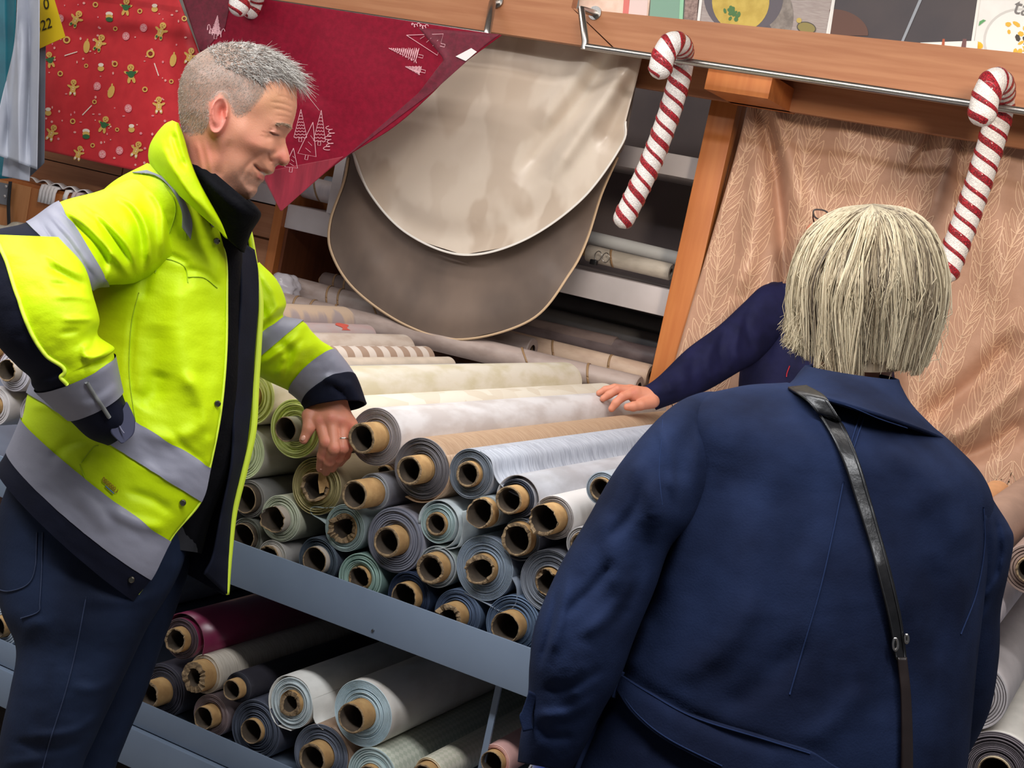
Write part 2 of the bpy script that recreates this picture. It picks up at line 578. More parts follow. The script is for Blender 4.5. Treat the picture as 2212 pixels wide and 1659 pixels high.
def core_geo(ro, ri, prot, length, rs, torn):
    n = 44
    prof_o = [(ro, length - 0.01), (ro, 0.01), (ro, -prot * 0.5), (ro * 0.995, -prot)]
    v = []
    jag = np.cumsum(rs.randn(n)) * 0.0012
    jag = (jag - np.linspace(jag[0], jag[-1] + (jag[0] - jag[-1]) * 0, n)) * torn + rs.randn(n) * 0.0007 * torn
    inj = 1 + torn * 0.09 * vnoise(np.stack([np.linspace(0, 9, n), np.full(n, rs.rand() * 20)], 1), int(rs.randint(99))) * 2
    inj[-3:] = inj[-3:] * np.array([.7, .4, .1]) + inj[0] * np.array([.3, .6, .9])
    rows = prof_o + [('rim', 0), ('in', 0), ('in', 1), ('in', 2)]
    for r, y in rows:
        for j in range(n):
            a = 2 * math.pi * j / n
            if r == 'rim':
                rr, yy = (ro * 0.55 + ri * 0.45) * (1 + 0.3 * (inj[j] - 1)), -prot + jag[j] - 0.0015
            elif r == 'in':
                rr, yy = ri * (inj[j] if y == 0 else 1), (-prot + jag[j] * 0.8 + 0.0006, 0.03, length - 0.01)[y]
            else:
                rr, yy = r, y + (jag[j] if y == -prot else 0)
            v.append((rr * math.cos(a), yy, rr * math.sin(a)))
    f = grid_faces(len(rows), n, True)
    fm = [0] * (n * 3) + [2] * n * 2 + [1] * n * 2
    return v, f, fm[:len(f)]


def flap_geo(pts, y0, y1, rs, skew=0.0):
    """loose outer layer: polyline in (x, z) drawn out along the roll"""
    q = polyline(pts, 30)
    rows = np.linspace(0, 1, 8)
    out = []
    for t in rows:
        y = y0 + (y1 - y0) * t
        w = 1 - 0.35 * t
        out.append([(p[0] * (1 if k < 8 else 1), y + (skew * (k / 29.0) ** 2) * (1 - t), p[1]) for k, p in enumerate(q)])
    return np.array(out)


ROLL_N = [0]
SPECS = []


def roll(px, py, rpx, outer, end, label, Y=YF, length=1.48, core=0.40, hole=0.68, prot=0.012, style='plain', c2=None, torn=0.5,
         layers=None, group=None, flap=None, core_col=None, dy=0.0, inner_flap=None, axis='y', yaw=0.0):
    """roll whose front face centre shows at (px, py) with vertical radius rpx"""
    p = atY(px, py, Y + dy)
    R = rpx * float(depth(p)) / FPX * 0.985
    SPECS.append([np.array(p), R, (outer, end, label, length, core, hole, prot, style, c2, torn, layers, group, flap, core_col, yaw)])


def build_roll(p, R, spec):
    outer, end, label, length, core, hole, prot, style, c2, torn, layers, group, flap, core_col, yaw = spec
    end = tuple(min(245, int(v * 1.14)) for v in end)
    if p[0] > -1.2 and p[2] > .6:
        length = min(length, 1.36)                                # they stop short of the person standing behind
    ROLL_N[0] += 1
    rs = np.random.RandomState(100 + ROLL_N[0] * 7)
    root = empty('fabric_roll', p, label, 'fabric roll', group)
    root.rotation_euler = (0, 0, yaw)
    ro = min(R * core, 0.034)
    ro = max(ro, 0.021)
    layers = layers or int(np.clip((R - ro) / 0.0042, 3, 13))
    v, f, fm = roll_geo(R, length, ro * 1.005, layers, rs)
    mesh_obj('wound_cloth', v, f, [cloth_mat(style, outer, c2), cloth_mat('plain', end)], root, True, fm, auto=35)
    v, f, fm = core_geo(ro, ro * min(.90, hole * 1.18), prot, length, rs, torn)
    mesh_obj('core', v, f, [core_col or M_card, M_card_shaded, M_card_rim], root, True, fm, auto=50)
    if flap:
        for fl in (flap if isinstance(flap[0], list) else [flap]):
            g = flap_geo([(a[0] * R, a[1] * R) for a in fl], 0.001, length * 0.97, rs)
            o = sheet('loose_layer', g, [cloth_mat(style, outer, c2)], root, 0.0016)
    if 'red print' in label:
        q = [[((R + .0015) * math.cos(a), length - .20 + .05 * u + .012 * math.sin(a * 9 + u * 3), (R + .0015) * math.sin(a)) for a in np.linspace(.7, 1.7, 14)] for u in (0, .35, .7, 1)]
        sheet('red_print', np.array(q), mat('print_red', (206, 92, 78), .5), root)
    return root


def arc(a0, a1, r0, r1, n=9):
    """degrees; x right, z up, in units of the roll radius"""
    return [(r * math.cos(math.radians(a)), r * math.sin(math.radians(a))) for a, r in zip(np.linspace(a0, a1, n), np.linspace(r0, r1, n))]


GU, GL = 'fabric rolls stacked on the upper shelf', 'fabric rolls on the lower shelf'
# ---- upper shelf, faces towards the aisle
roll(540, 865, 63, (230, 222, 206), (214, 220, 140), 'yellow-green ended roll just under the yellow sleeve cuff, partly behind the open jacket', core=0.45, hole=.8, torn=1.0, style='brush', c2=(214, 204, 176), group=GU, length=1.56)
roll(636, 926, 66, (228, 216, 196), (208, 216, 138), 'olive-green ended roll touched by the thumb of the hand', core=0.42, hole=.9, prot=0.03, torn=.3, core_col=mat('grey_card', (160, 155, 132), .8), style='leaf', c2=(240, 232, 216), group=GU, length=1.6)
roll(524, 990, 63, (206, 202, 186), (194, 202, 164), 'cream roll with pale green end below the yellow-green ones, beside the jacket hem edge', core=.4, group=GU)
roll(695, 1049, 64, (150, 134, 104), (166, 156, 112), 'olive-brown roll whose torn core the hanging fingertips touch', core=.5, hole=.7, torn=2.2, prot=0.0, group=GU, layers=14)
roll(820, 950, 65, (226, 222, 222), (158, 150, 150), 'white roll with grey end right of the hand, on top of the stack', core=.52, prot=0.05, style='brush', c2=(205, 197, 194), group=GU, layers=11, torn=.6)
roll(905, 1007, 69, (190, 160, 132), (132, 128, 130), 'tan roll with thick grey end and protruding core, second on top right of the hand', core=.46, prot=0.045, style='linen', c2=(172, 140, 112), group=GU, layers=16, flap=arc(40, -110, 1.02, 1.09))
roll(1011, 1023, 55, (194, 198, 208), (124, 130, 140), 'light grey linen roll with slate end, third on top right of the hand', core=.52, prot=0.012, style='linen', c2=(160, 164, 176), group=GU, layers=9,
     flap=[(0.2, 1.0), (0.75, 0.78), (1.02, 0.25), (1.35, -0.05), (1.85, -0.22), (2.3, -0.30)])
roll(1116, 1084, 43, (186, 186, 192), (70, 74, 86), 'small charcoal-ended roll inside a loose pale grey outer layer', core=.72, prot=0.03, style='brush', c2=(168, 166, 170), group=GU, layers=5,
     flap=arc(215, -75, 1.12, 1.34, 14))
roll(792, 1057, 41, (160, 160, 168), (172, 174, 178), 'thin grey roll with a long bare cardboard core under the white roll', core=.78, prot=0.065, group=GU, layers=4, torn=.6)
roll(826, 1035, 44, (120, 104, 96), (110, 96, 90), 'taupe roll half hidden in the gap under the big white roll', dy=0.16, group=GU)
roll(845, 1159, 72, (172, 168, 178), (116, 118, 130), 'thick slate-grey roll of coarse rings with dotted face, in the middle of the stack', core=.47, prot=0.03, style='check', c2=(150, 148, 160), group=GU, layers=8)
roll(943, 1132, 44, (196, 206, 208), (170, 186, 186), 'pale mint roll wrapped in loose white layers in the stack centre', core=.58, prot=0.006, style='brush', c2=(170, 178, 182), group=GU, layers=7,
     flap=[arc(195, -85, 1.12, 1.26, 12), [(0.75, -1.12), (1.35, -0.75), (1.42, 0.2), (1.2, 1.0)]])
roll(1050, 1106, 35, (186, 196, 200), (150, 156, 156), 'thin pale striped roll with frayed core left of the charcoal-ended one', core=.95, hole=.72, prot=0.03, torn=1.6, style='stripe', c2=(160, 172, 178), group=GU, layers=2)
roll(1196, 1133, 49, (218, 214, 212), (176, 170, 166), 'white banded roll with ragged torn cardboard core beside the denim sleeve', core=.7, hole=.72, prot=0.04, torn=2.2, style='stripe', c2=(196, 190, 188), group=GU, layers=6)
roll(1124, 1174, 44, (80, 84, 96), (120, 122, 126), 'thin dark roll with broad worn core, below the charcoal-ended one', core=.85, hole=.7, prot=0.02, torn=1.2, group=GU, layers=3, flap=arc(20, -130, 1.05, 1.16))
roll(743, 1142, 52, (160, 174, 176), (152, 168, 166), 'grey-green roll whose crushed core opening is square', core=.62, hole=.55, prot=0.004, torn=2.6, group=GU, layers=6,
     flap=[(-0.92, -0.1), (-1.3, 0.02), (-1.75, 0.12), (-1.86, 0.3), (-1.7, 0.46), (-1.2, 0.55), (-0.7, 0.72)])
roll(612, 1119, 52, (186, 186, 164), (176, 180, 162), 'whitish roll with notched pale core below the cream one', core=.56, hole=.8, prot=0.02, torn=1.6, group=GU, layers=7, core_col=mat('pale_card', (186, 174, 162), .8))
roll(548, 1078, 42, (132, 130, 128), (120, 116, 112), 'shaded grey roll next to the jacket edge, under the cream one', core=.75, hole=.8, torn=.4, core_col=M_card_shaded, group=GU)
roll(533, 1149, 42, (124, 124, 116), (108, 108, 100), 'lowest shaded grey roll next to the jacket edge, on the shelf lip', core=.75, hole=.8, torn=.4, core_col=M_card_shaded, group=GU)
roll(590, 1190, 38, (168, 164, 160), (160, 156, 150), 'small whitish roll cut off by the grey shelf lip, leftmost of the bottom row', core=.75, prot=.012, torn=.8, group=GU, core_col=mat('pale_card', (186, 174, 162), .8))
roll(687, 1209, 51, (66, 72, 84), (82, 92, 102), 'dark slate roll with thin-walled core in the bottom row, under the square-holed one', core=.62, hole=.84, prot=0.012, torn=.4, group=GU, layers=10, core_col=mat('pale_card', (186, 174, 162), .8))
roll(783, 1241, 55, (120, 146, 140), (148, 172, 164), 'sea-green roll in the bottom row above the screw of the lip', core=.48, hole=.8, prot=0.004, torn=1.4, group=GU, layers=9)
roll(884, 1284, 54, (44, 56, 80), (58, 70, 94), 'navy blue roll in the bottom row, half behind the lip', core=.62, hole=.78, prot=0.02, torn=1.0, group=GU, layers=9)
roll(947, 1224, 47, (150, 160, 156), (150, 156, 160), 'grey-green roll with wide golden core, between the two thickest slate rolls', core=.72, hole=.66, prot=0.025, torn=1.0, group=GU, layers=4)
roll(1043, 1227, 71, (128, 138, 154), (146, 158, 172), 'thick blue-grey roll with broken star-shaped core hole', core=.46, hole=.66, prot=0.016, torn=2.4, group=GU, layers=13, flap=[(0.98, 0.0), (1.22, -0.3), (1.26, -0.8), (0.9, -1.12), (0.3, -1.05), (-0.5, -0.96)])
roll(993, 1316, 57, (84, 100, 124), (92, 106, 130), 'steel-blue roll in the bottom row with small crushed core', core=.54, hole=.5, prot=0.03, torn=1.6, group=GU, layers=10)
roll(1114, 1342, 66, (96, 114, 138), (108, 126, 150), 'denim-blue roll at the right end of the bottom row, against the coat sleeve', core=.52, hole=.76, prot=0.03, torn=.8, group=GU, layers=12)
roll(1186, 1256, 70, (132, 134, 144), (134, 138, 148), 'thick ash-grey roll mostly hidden by the denim sleeve', core=.44, hole=.7, prot=0.006, torn=2.0, group=GU, layers=14)
roll(1300, 1056, 38, (176, 182, 190), (146, 156, 166), 'roll with blue-grey ringed end peeking over the denim sleeve', core=.6, prot=0.006, group=GU)
roll(1252, 1166, 38, (200, 196, 196), (170, 168, 168), 'pale ringed roll end peeking out beside the denim sleeve', core=.6, prot=0.004, group=GU)
roll(1250, 1390, 60, (120, 130, 146), (120, 130, 146), 'slate roll behind the denim sleeve', group=GU)
# rolls further along the shelf: their far ends show behind the yellow sleeve
YBK = YF + 1.5


def back_roll(px, py, rpx, outer, label, style='plain', c2=None, length=1.46, end=None, Yb=YBK):
    """px, py: where the far end shows"""
    p = atY(px, py, Yb)
    R = rpx * float(depth(p)) / FPX * .985
    SPECS.append([np.array([p[0], Yb - length, p[2]]), R, (outer, end or outer, label, length, .5, .75, .012, style, c2, .5, 7, GU, None, None, 0.0)])


back_roll(968, 792, 22, (226, 210, 192), 'slim cream roll lying just behind the pale patterned one', 'plain')
back_roll(915, 777, 26, (226, 214, 204), 'cream roll printed with small brown squares', 'check', (176, 150, 132))
back_roll(872, 757, 34, (208, 194, 182), 'beige roll with faint floral print behind the squares roll', 'brush', (190, 172, 158))
back_roll(790, 728, 28, (184, 170, 170), 'grey roll with one red print mark', 'brush', (186, 160, 158))
back_roll(742, 706, 36, (196, 172, 150), 'grey and tan banded roll behind the red-marked one', 'stripe', (164, 150, 150))
back_roll(672, 684, 26, (172, 158, 156), 'mauve-grey roll farthest along the shelf', 'plain')
# ---- lower shelf
roll(391, 1380, 46, (112, 28, 62), (84, 70, 76), 'burgundy satin roll in the shadow of the lower shelf', style='satin', c2=(140, 44, 84), core=.6, prot=.02, torn=1.2, group=GL, layers=6, length=1.2,
     flap=arc(175, -15, 1.1, 1.42, 9))
roll(440, 1457, 43, (216, 206, 192), (190, 178, 160), 'cream roll with collapsed core beneath the burgundy one', core=.8, hole=.45, prot=.035, torn=2.4, group=GL, layers=4, c2=(196, 184, 168), style='linen')
roll(514, 1489, 34, (50, 48, 56), (58, 58, 66), 'slim black roll between the cream and the white ones', core=.68, hole=.74, prot=.02, torn=.4, group=GL, layers=5)
roll(350, 1492, 60, (62, 60, 70), (64, 62, 72), 'charcoal roll beside the trouser leg', core=.5, prot=.045, torn=.8, group=GL, layers=9)
roll(455, 1546, 47, (134, 118, 120), (134, 116, 116), 'mauve-taupe roll below the cream one', core=.55, hole=.78, prot=.025, torn=.6, group=GL, layers=8)
roll(549, 1583, 65, (80, 84, 98), (84, 90, 104), 'thick dark grey roll with frayed threads at the bottom shelf lip', core=.42, hole=.78, prot=.012, torn=.3, group=GL, layers=14)
roll(628, 1520, 56, (232, 230, 224), (190, 200, 202), 'white roll with a loose pointed flap on the lower shelf', core=.5, hole=.55, prot=.006, torn=1.2, group=GL, layers=8,
     flap=[(1.62, -0.52), (1.15, -0.32), (0.98, 0.2), (0.6, 0.85), (0.0, 1.06), (-0.75, 0.82), (-1.1, 0.1), (-0.95, -0.6), (-0.5, -1.08), (0.2, -1.08)])
roll(783, 1543, 74, (228, 222, 214), (186, 202, 208), 'largest white roll on the lower shelf with bluish end', core=.46, prot=.04, hole=.72, torn=.5, group=GL, layers=14, style='brush', c2=(214, 206, 196))
roll(692, 1632, 70, (176, 146, 122), (112, 118, 132), 'thick roll with grey end and tan face below the two white rolls', core=.5, prot=.03, torn=.5, group=GL, layers=13, flap=arc(80, -40, 1.02, 1.1))
roll(803, 1676, 64, (214, 216, 200), (170, 186, 186), 'pale roll with diamond lattice print under the largest white one', core=.45, group=GL, style='lattice', c2=(194, 200, 182))
roll(925, 1672, 36, (224, 218, 200), (206, 190, 160), 'slim cream lattice roll next to the diamond lattice one', core=.8, prot=.02, group=GL, style='lattice', c2=(208, 206, 184), layers=3)
roll(1068, 1645, 37, (226, 176, 168), (220, 172, 160), 'pink roll at the right end of the lower shelf', core=.72, hole=.8, prot=.012, torn=.4, group=GL, layers=4)
roll(1180, 1690, 52, (190, 180, 180), (170, 170, 176), 'pale roll behind the coat hem', group=GL)
roll(8, 1352, 44, (186, 196, 208), (176, 186, 198), 'pale blue-grey roll behind the trouser seat at the left', core=.55, hole=.82, prot=.02, group=GL, torn=.3)
roll(-70, 1330, 50, (150, 150, 156), (140, 142, 150), 'grey roll left of the pale blue one', group=GL)
# ---- left, behind the elbow
roll(30, 800, 47, (206, 200, 208), (196, 192, 200), 'white roll under the bent navy elbow', core=.52, hole=.86, prot=.02, torn=1.0, group=GU, core_col=mat('pale_card', (186, 174, 162), .8))
roll(-8, 878, 44, (206, 198, 196), (196, 190, 190), 'whitish roll just below the one under the elbow', core=.4, group=GU)
roll(70, 893, 44, (190, 182, 184), (180, 174, 176), 'grey-white roll between the elbow and the jacket back', core=.4, group=GU, dy=.03)
roll(-10, 740, 34, (170, 150, 150), (160, 130, 124), 'tan-ended roll at the very edge above the one under the elbow', core=.4, group=GU, dy=.03)
# ---- right, behind the denim elbow
GR = 'fabric rolls behind the denim elbow'
roll(2146, 1668, 90, (232, 226, 216), (112, 104, 108), 'big cream roll with dark striped end, low beside the coat', core=.4, hole=.86, prot=.004, torn=.2, group=GR, layers=15, length=1.2, core_col=mat('liner_card', (232, 214, 180), .8))
roll(2094, 1500, 78, (198, 188, 186), (170, 164, 164), 'broad grey-beige roll above the big cream one', group=GR, length=1.3)
roll(2085, 1330, 52, (226, 210, 210), (200, 190, 190), 'pale pink roll wedged behind the coat elbow', group=GR, length=1.3)
roll(2060, 1200, 66, (168, 134, 116), (150, 120, 104), 'brown roll next to the bottom of the curtain', group=GR, length=1.25)
roll(1985, 1195, 42, (220, 160, 112), (214, 160, 116), 'orange-tan roll whose rounded far end shows behind the coat elbow', group=GR, length=1.05)
roll(2225, 1230, 56, (150, 126, 116), (140, 120, 110), 'dim brown roll at the far right', group=GR, length=1.3, dy=.05)

# rolls seen only from the aisle's other end, bedding the ones in view
tints = (('ivory', (226, 220, 204)), ('oatmeal', (206, 192, 170)), ('stone grey', (168, 164, 158)), ('dove grey', (180, 180, 186)), ('putty', (186, 172, 154)), ('sand', (204, 182, 150)), ('ash grey', (146, 146, 150)),
         ('pearl', (216, 214, 212)), ('mauve', (176, 158, 166)), ('sage', (166, 174, 154)), ('mushroom', (164, 146, 134)), ('slate', (112, 120, 132)))
for k, (px, py, r) in enumerate(((440, 900, 62), (400, 1010, 60), (300, 960, 62), (330, 860, 60), (220, 900, 56), (150, 850, 50), (470, 1110, 44), (390, 1110, 46))):
    roll(px, py, r, tints[k][1], tints[k][1], tints[k][0] + ' roll bedded in the stack, hidden by the yellow jacket', group='pale rolls bedded behind the yellow jacket', core=.5)
for k, (px, py, r) in enumerate(((1330, 1160, 55), (1310, 1290, 66), (1300, 1440, 66), (1390, 1370, 66), (1420, 1240, 60), (1440, 1500, 70), (1560, 1560, 70), (1700, 1560, 76), (1830, 1610, 76), (1960, 1640, 76), (2010, 1330, 60), (1960, 1490, 62))):
    roll(px, py, r, tints[k][1], tints[k][1], tints[k][0] + ' roll bedded in the stack, hidden by the denim coat', group='rolls bedded behind the denim coat', core=.5, length=1.3)


def settle():
    """part the rolls of each layer that cut into one another by a few millimetres, none below its deck"""
    P = np.array([[q[0][0], q[0][2]] for q in SPECS])
    P0 = P.copy()
    Rr = np.array([q[1] for q in SPECS])
    low = np.where(P[:, 1] < 0.6, DECK_L, DECK_U)
    for _ in range(120):
        for i in range(len(P)):
            for j in range(i + 1, len(P)):
                d = P[j] - P[i]
                l = np.hypot(*d)
                m = Rr[i] + Rr[j] - l
                if m > 0 and l > 1e-6:
                    P[i] -= d / l * m * 0.3
                    P[j] += d / l * m * 0.3
        P[:, 1] = np.maximum(P[:, 1], low + Rr)
        off = P - P0
        n = np.hypot(off[:, 0], off[:, 1])[:, None]
        P = P0 + off * np.minimum(1, 0.014 / np.maximum(n, 1e-9))
        P[:, 1] = np.maximum(P[:, 1], np.minimum(low + Rr, P0[:, 1] + 0.05))
    for q, a in zip(SPECS, P):
        build_roll((a[0], q[0][1], a[1]), q[1], q[2])


settle()

# ---- rolls laid lengthwise behind the stack
GX = 'long rolls lying lengthwise behind the stack'


def long_roll(x0, y0, x1, y1, rpx, Y, outer, label, style='plain', c2=None, straps=(), sag=0.0):
    a, b = atY(x0, y0, Y), atY(x1, y1, Y)
    R = rpx * float(depth(0.5 * (a + b))) / FPX
    L = float(np.linalg.norm(b - a))
    ROLL_N[0] += 1
    rs = np.random.RandomState(900 + ROLL_N[0])
    root = empty('fabric_roll', a, label, 'fabric roll', GX)
    d = b - a
    root.rotation_euler = (0, math.atan2(-d[2], math.hypot(d[0], d[1])) * 0, -math.pi / 2 + math.atan2(d[1], d[0]))
    v, f, fm = roll_geo(R, L, R * 0.45, 6, rs)
    dz = (b[2] - a[2]) / L
    v = [(x, y, z + dz * y) for x, y, z in v]
    mesh_obj('wound_cloth', v, f, [cloth_mat(style, outer, c2), cloth_mat('plain', outer)], root, True, fm, auto=35)
    v, f, fm = core_geo(R * 0.45, R * 0.36, 0.015, L, rs, .5)
    v = [(x, y, z + dz * y) for x, y, z in v]
    mesh_obj('core', v, f, [M_card, M_card_shaded, M_card_rim], root, True, fm, auto=50)
    for t, sl in straps:
        pts = [((R + .0012) * math.cos(q), t * L + sl * R * math.cos(q + 1.0), (R + .0012) * math.sin(q) + dz * t * L) for q in np.linspace(0, 6.283, 40)]
        g = np.array([[(p[0], p[1] - .004, p[2]) for p in pts], [(p[0], p[1] + .004, p[2]) for p in pts]])
        sheet('tie', g, mat('tie_band', (150, 118, 84), .6), root, 0.001)
    return root


long_roll(640, 624, 1150, 757, 26, 4.12, (168, 152, 146), 'long wrapped beige roll under the hanging grey cloth, ties round its left end', 'brush', (148, 130, 122), [(.16, .3), (.21, .3), (.36, .9), (.62, .9)])
long_roll(596, 652, 1380, 838, 25, 3.98, (172, 154, 146), 'long beige roll in front of the wrapped one, nearest the stack ends', 'brush', (152, 134, 126), [(.07, .2), (.12, .2), (.2, .9), (.72, .9), (.88, .4)])
long_roll(1040, 722, 1405, 812, 24, 4.20, (204, 178, 156), 'long cream-beige roll right of the hanging cloth', 'brush', (184, 156, 136), [(.45, .5), (.78, .2)])
long_roll(700, 606, 1330, 748, 20, 4.36, (126, 108, 102), 'dim brown roll at the back of the compartment', 'brush', (106, 90, 86), [(.05, .2), (.09, .2)])
long_roll(1060, 690, 1420, 775, 22, 4.36, (112, 98, 98), 'dusky roll with a brown print at the back right', 'brush', (88, 74, 74))
long_roll(1000, 600, 1445, 716, 24, 4.58, (86, 84, 88), 'dark grey roll highest at the back, against the panel', 'plain')
long_roll(1000, 640, 1445, 752, 22, 4.50, (96, 94, 96), 'grey roll just below the highest one at the back', 'plain')
# rolls on the white shelf boards
long_roll(640, 398, 760, 428, 24, 4.32, (206, 196, 196), 'pale striped roll on the white shelf behind the tip of the red cloth', 'stripe', (168, 164, 172), [(.4, .6), (.75, .6)])
long_roll(688, 392, 770, 410, 16, 4.45, (156, 164, 176), 'blue-grey roll behind the pale striped one', 'stripe', (186, 186, 190))
long_roll(1270, 546, 1450, 588, 18, 4.27, (206, 196, 182), 'cream roll with swirl print on the white shelf left of the post', 'brush', (176, 166, 152), [(.3, .4)])
long_roll(1270, 512, 1470, 560, 15, 4.36, (206, 206, 204), 'white roll with red and blue stripes behind the swirl print one', 'stripe', (190, 130, 110))

# plastic wrap over a roll end, and a clip left on the shelf
M_film = mat('plastic_film', (206, 200, 206), .25, alpha=.62, coat=.4)
bm = bmesh.new()
bmesh.ops.create_icosphere(bm, subdivisions=4, radius=1.0)
cw = atY(612, 622, 4.02)
rs = np.random.RandomState(8)
vv = np.array([q.co[:] for q in bm.verts])
k = 1 + .30 * vnoise(vv[:, :2] * 2.1 + 5, 3) + .22 * vnoise(vv[:, 1:] * 3.7 + 9, 4) + .10 * vnoise(vv[:, ::2] * 8 + 3, 5)
vv = vv * k[:, None] * np.array([.060, .050, .052]) + cw
ff = [[w.index for w in q.verts] for q in bm.faces]
bm.free()
fw = empty('plastic_wrap', cw, 'crumpled clear plastic wrap bunched at the left end of the lengthwise rolls', 'wrapping')
child(mesh_obj('film', vv, ff, M_film), fw)
kc = atY(1283, 566, 4.22)
bc = empty('binder_clip', kc, 'small black clip with wire loops on the cream swirl print roll', 'clip')
child(MB().box(kc[0] - .012, kc[0] + .012, kc[1] - .01, kc[1] + .01, kc[2] - .010, kc[2] + .008, .003).build('clip_body', mat('black_plastic', (24, 24, 26), .4), smooth=True, auto=40), bc)
for dx in (0.0, .028):
    t = np.linspace(0, 6.2832, 20)
    child(MB().tube([(kc[0] + .012 + dx + .012 * math.cos(q), kc[1] - .004, kc[2] + .022 + .016 * math.sin(q)) for q in t], .0016, 6, cap=False).build('wire_loop', M_chrome, smooth=True), bc)


# ------------------------------------------------------------------ hanging cloths
def px_sheet(name, left, right, n, k, Yf, m, parent=None, thick=0.0018, bow=0.0):
    """cloth hanging in a vertical plane: rows run from the left to the right outline (px), Yf(P) gives the depth Y of each point"""
    L, Rr = polyline(left, n), polyline(right, n)
    u = np.linspace(0, 1, k)[None, :, None]
    P = L[:, None, :] * (1 - u) + Rr[:, None, :] * u
    P[..., 1] += bow * np.sin(np.pi * u[..., 0]) * np.linspace(0, 1, n)[:, None] if bow else 0
    return sheet(name, atY(P[..., 0], P[..., 1], Yf(P)), m, parent, thick), P


def on_sheet(P, Yf, off=0.0012):
    """print polygons: px points lifted just off the cloth"""
    return atY(P[..., 0], P[..., 1], Yf(P) - off)


# --- two oval tablecloths, beige over grey-brown
def Y_beige(P):
    h = folds(P, [([(1375, 110), (1320, 190), (1250, 290), (1185, 390)], 22, 0.035), ([(1330, 100), (1270, 200), (1190, 300), (1120, 400)], 26, -0.03),
                  ([(1300, 90), (1235, 180), (1160, 280)], 24, 0.022), ([(1385, 150), (1340, 240), (1300, 330)], 18, -0.02),
                  ([(800, 420), (900, 490), (1010, 515), (1130, 480), (1230, 410)], 34, -0.022), ([(1090, 90), (1080, 200), (1060, 300)], 60, 0.012)])
    return 3.885 - h


def Y_brown(P):
    h = folds(P, [([(770, 560), (870, 660), (1000, 690), (1130, 660), (1230, 560)], 40, 0.014), ([(760, 420), (770, 520), (820, 600)], 30, 0.014), ([(1260, 420), (1240, 520), (1180, 600)], 36, -0.014)])
    return 3.955 - h


M_beige = mat('beige_satin', (216, 202, 186), 0.34, c2=(192, 174, 156), scale=5.0, detail=2, stretch=(1.6, 1, 1.0), kind='voronoi', ramp=(0.1, 0.9), sheen=0.3)
M_brown = mat('taupe_suede', (124, 106, 94), 0.6, c2=(96, 82, 74), scale=4.0, detail=4, stretch=(1, 1, 0.7), ramp=(0.35, 0.62), sheen=0.15)
M_hem = mat('cloth_hem_white', (232, 226, 218), 0.5)
M_hem_tan = mat('cloth_hem_tan', (206, 176, 142), 0.5)


def voronoi_smooth(m):
    """brushed, overlapping petals: distort the cells of the satin"""
    nt = m.node_tree
    vor = [n for n in nt.nodes if n.type == 'TEX_VORONOI'][0]
    vor.feature = 'SMOOTH_F1'
    vor.inputs['Smoothness'].default_value = 0.35
    nz = nt.nodes.new('ShaderNodeTexNoise')
    nz.inputs['Scale'].default_value = 6.0
    mp = [n for n in nt.nodes if n.type == 'MAPPING'][0]
    nt.links.new(mp.outputs[0], nz.inputs['Vector'])
    add = nt.nodes.new('ShaderNodeVectorMath')
    add.operation = 'MULTIPLY_ADD'
    add.inputs[1].default_value = (0.28, 0.28, 0.28)
    nt.links.new(nz.outputs['Color'], add.inputs[0])
    nt.links.new(mp.outputs[0], add.inputs[2])
    nt.links.new(add.outputs[0], vor.inputs['Vector'])


voronoi_smooth(M_beige)
bl = [(795, 26), (768, 200), (762, 330), (800, 420), (880, 505), (1000, 551)]
br = [(1392, 104), (1376, 170), (1352, 262), (1344, 312), (1258, 430), (1130, 520), (1000, 551)]
c = atY(1080, 60, 3.885)
t1 = empty('oval_tablecloth', c, 'beige satin oval tablecloth hanging in front over a grey-brown one', 'tablecloth', None)
o, P = px_sheet('cloth', bl, br, 110, 110, Y_beige, M_beige)
child(o, t1)


def hem(outline, Yf, m, w, root, n=90, name='hem'):
    q = polyline(outline, n)
    t = np.gradient(q, axis=0)
    nn = np.stack([-t[:, 1], t[:, 0]], 1) / (np.linalg.norm(t, axis=1)[:, None] + 1e-9)
    P = np.stack([q + nn * w * s for s in (-0.35, 0.65)])
    return child(sheet(name, on_sheet(P, Yf, 0.003), m, None, 0.002), root)


edge = bl[2:] + br[::-1][1:5]
hem(edge, Y_beige, M_hem, -4.5, t1)
gl = [(800, 40), (752, 340), (742, 392), (712, 480), (716, 548), (768, 628), (880, 705), (1000, 734)]
gr = [(1385, 120), (1352, 300), (1335, 340), (1300, 420), (1268, 520), (1232, 590), (1150, 690), (1000, 734)]
t2 = empty('oval_tablecloth', atY(1080, 60, 3.955), 'grey-brown suede oval tablecloth hanging lowest, behind the beige one', 'tablecloth', None)
o, P = px_sheet('cloth', gl, gr, 90, 90, Y_brown, M_brown)
child(o, t2)
hem(gl[1:] + gr[::-1][1:6], Y_brown, M_hem_tan, -5, t2)


# --- dark red embroidered cloth over the rail
def Y_red(P):
    h = folds(P, [([(905, 60), (960, 130), (900, 200)], 10, 0.006), ([(640, 100), (820, 210)], 90, 0.015), ([(560, 370), (620, 300), (680, 200)], 40, 0.02), ([(430, 60), (470, 150), (460, 220)], 26, 0.014)])
    return 3.598 - h - 0.012 * np.clip((P[..., 0] - 900) / 180.0, 0, 1)


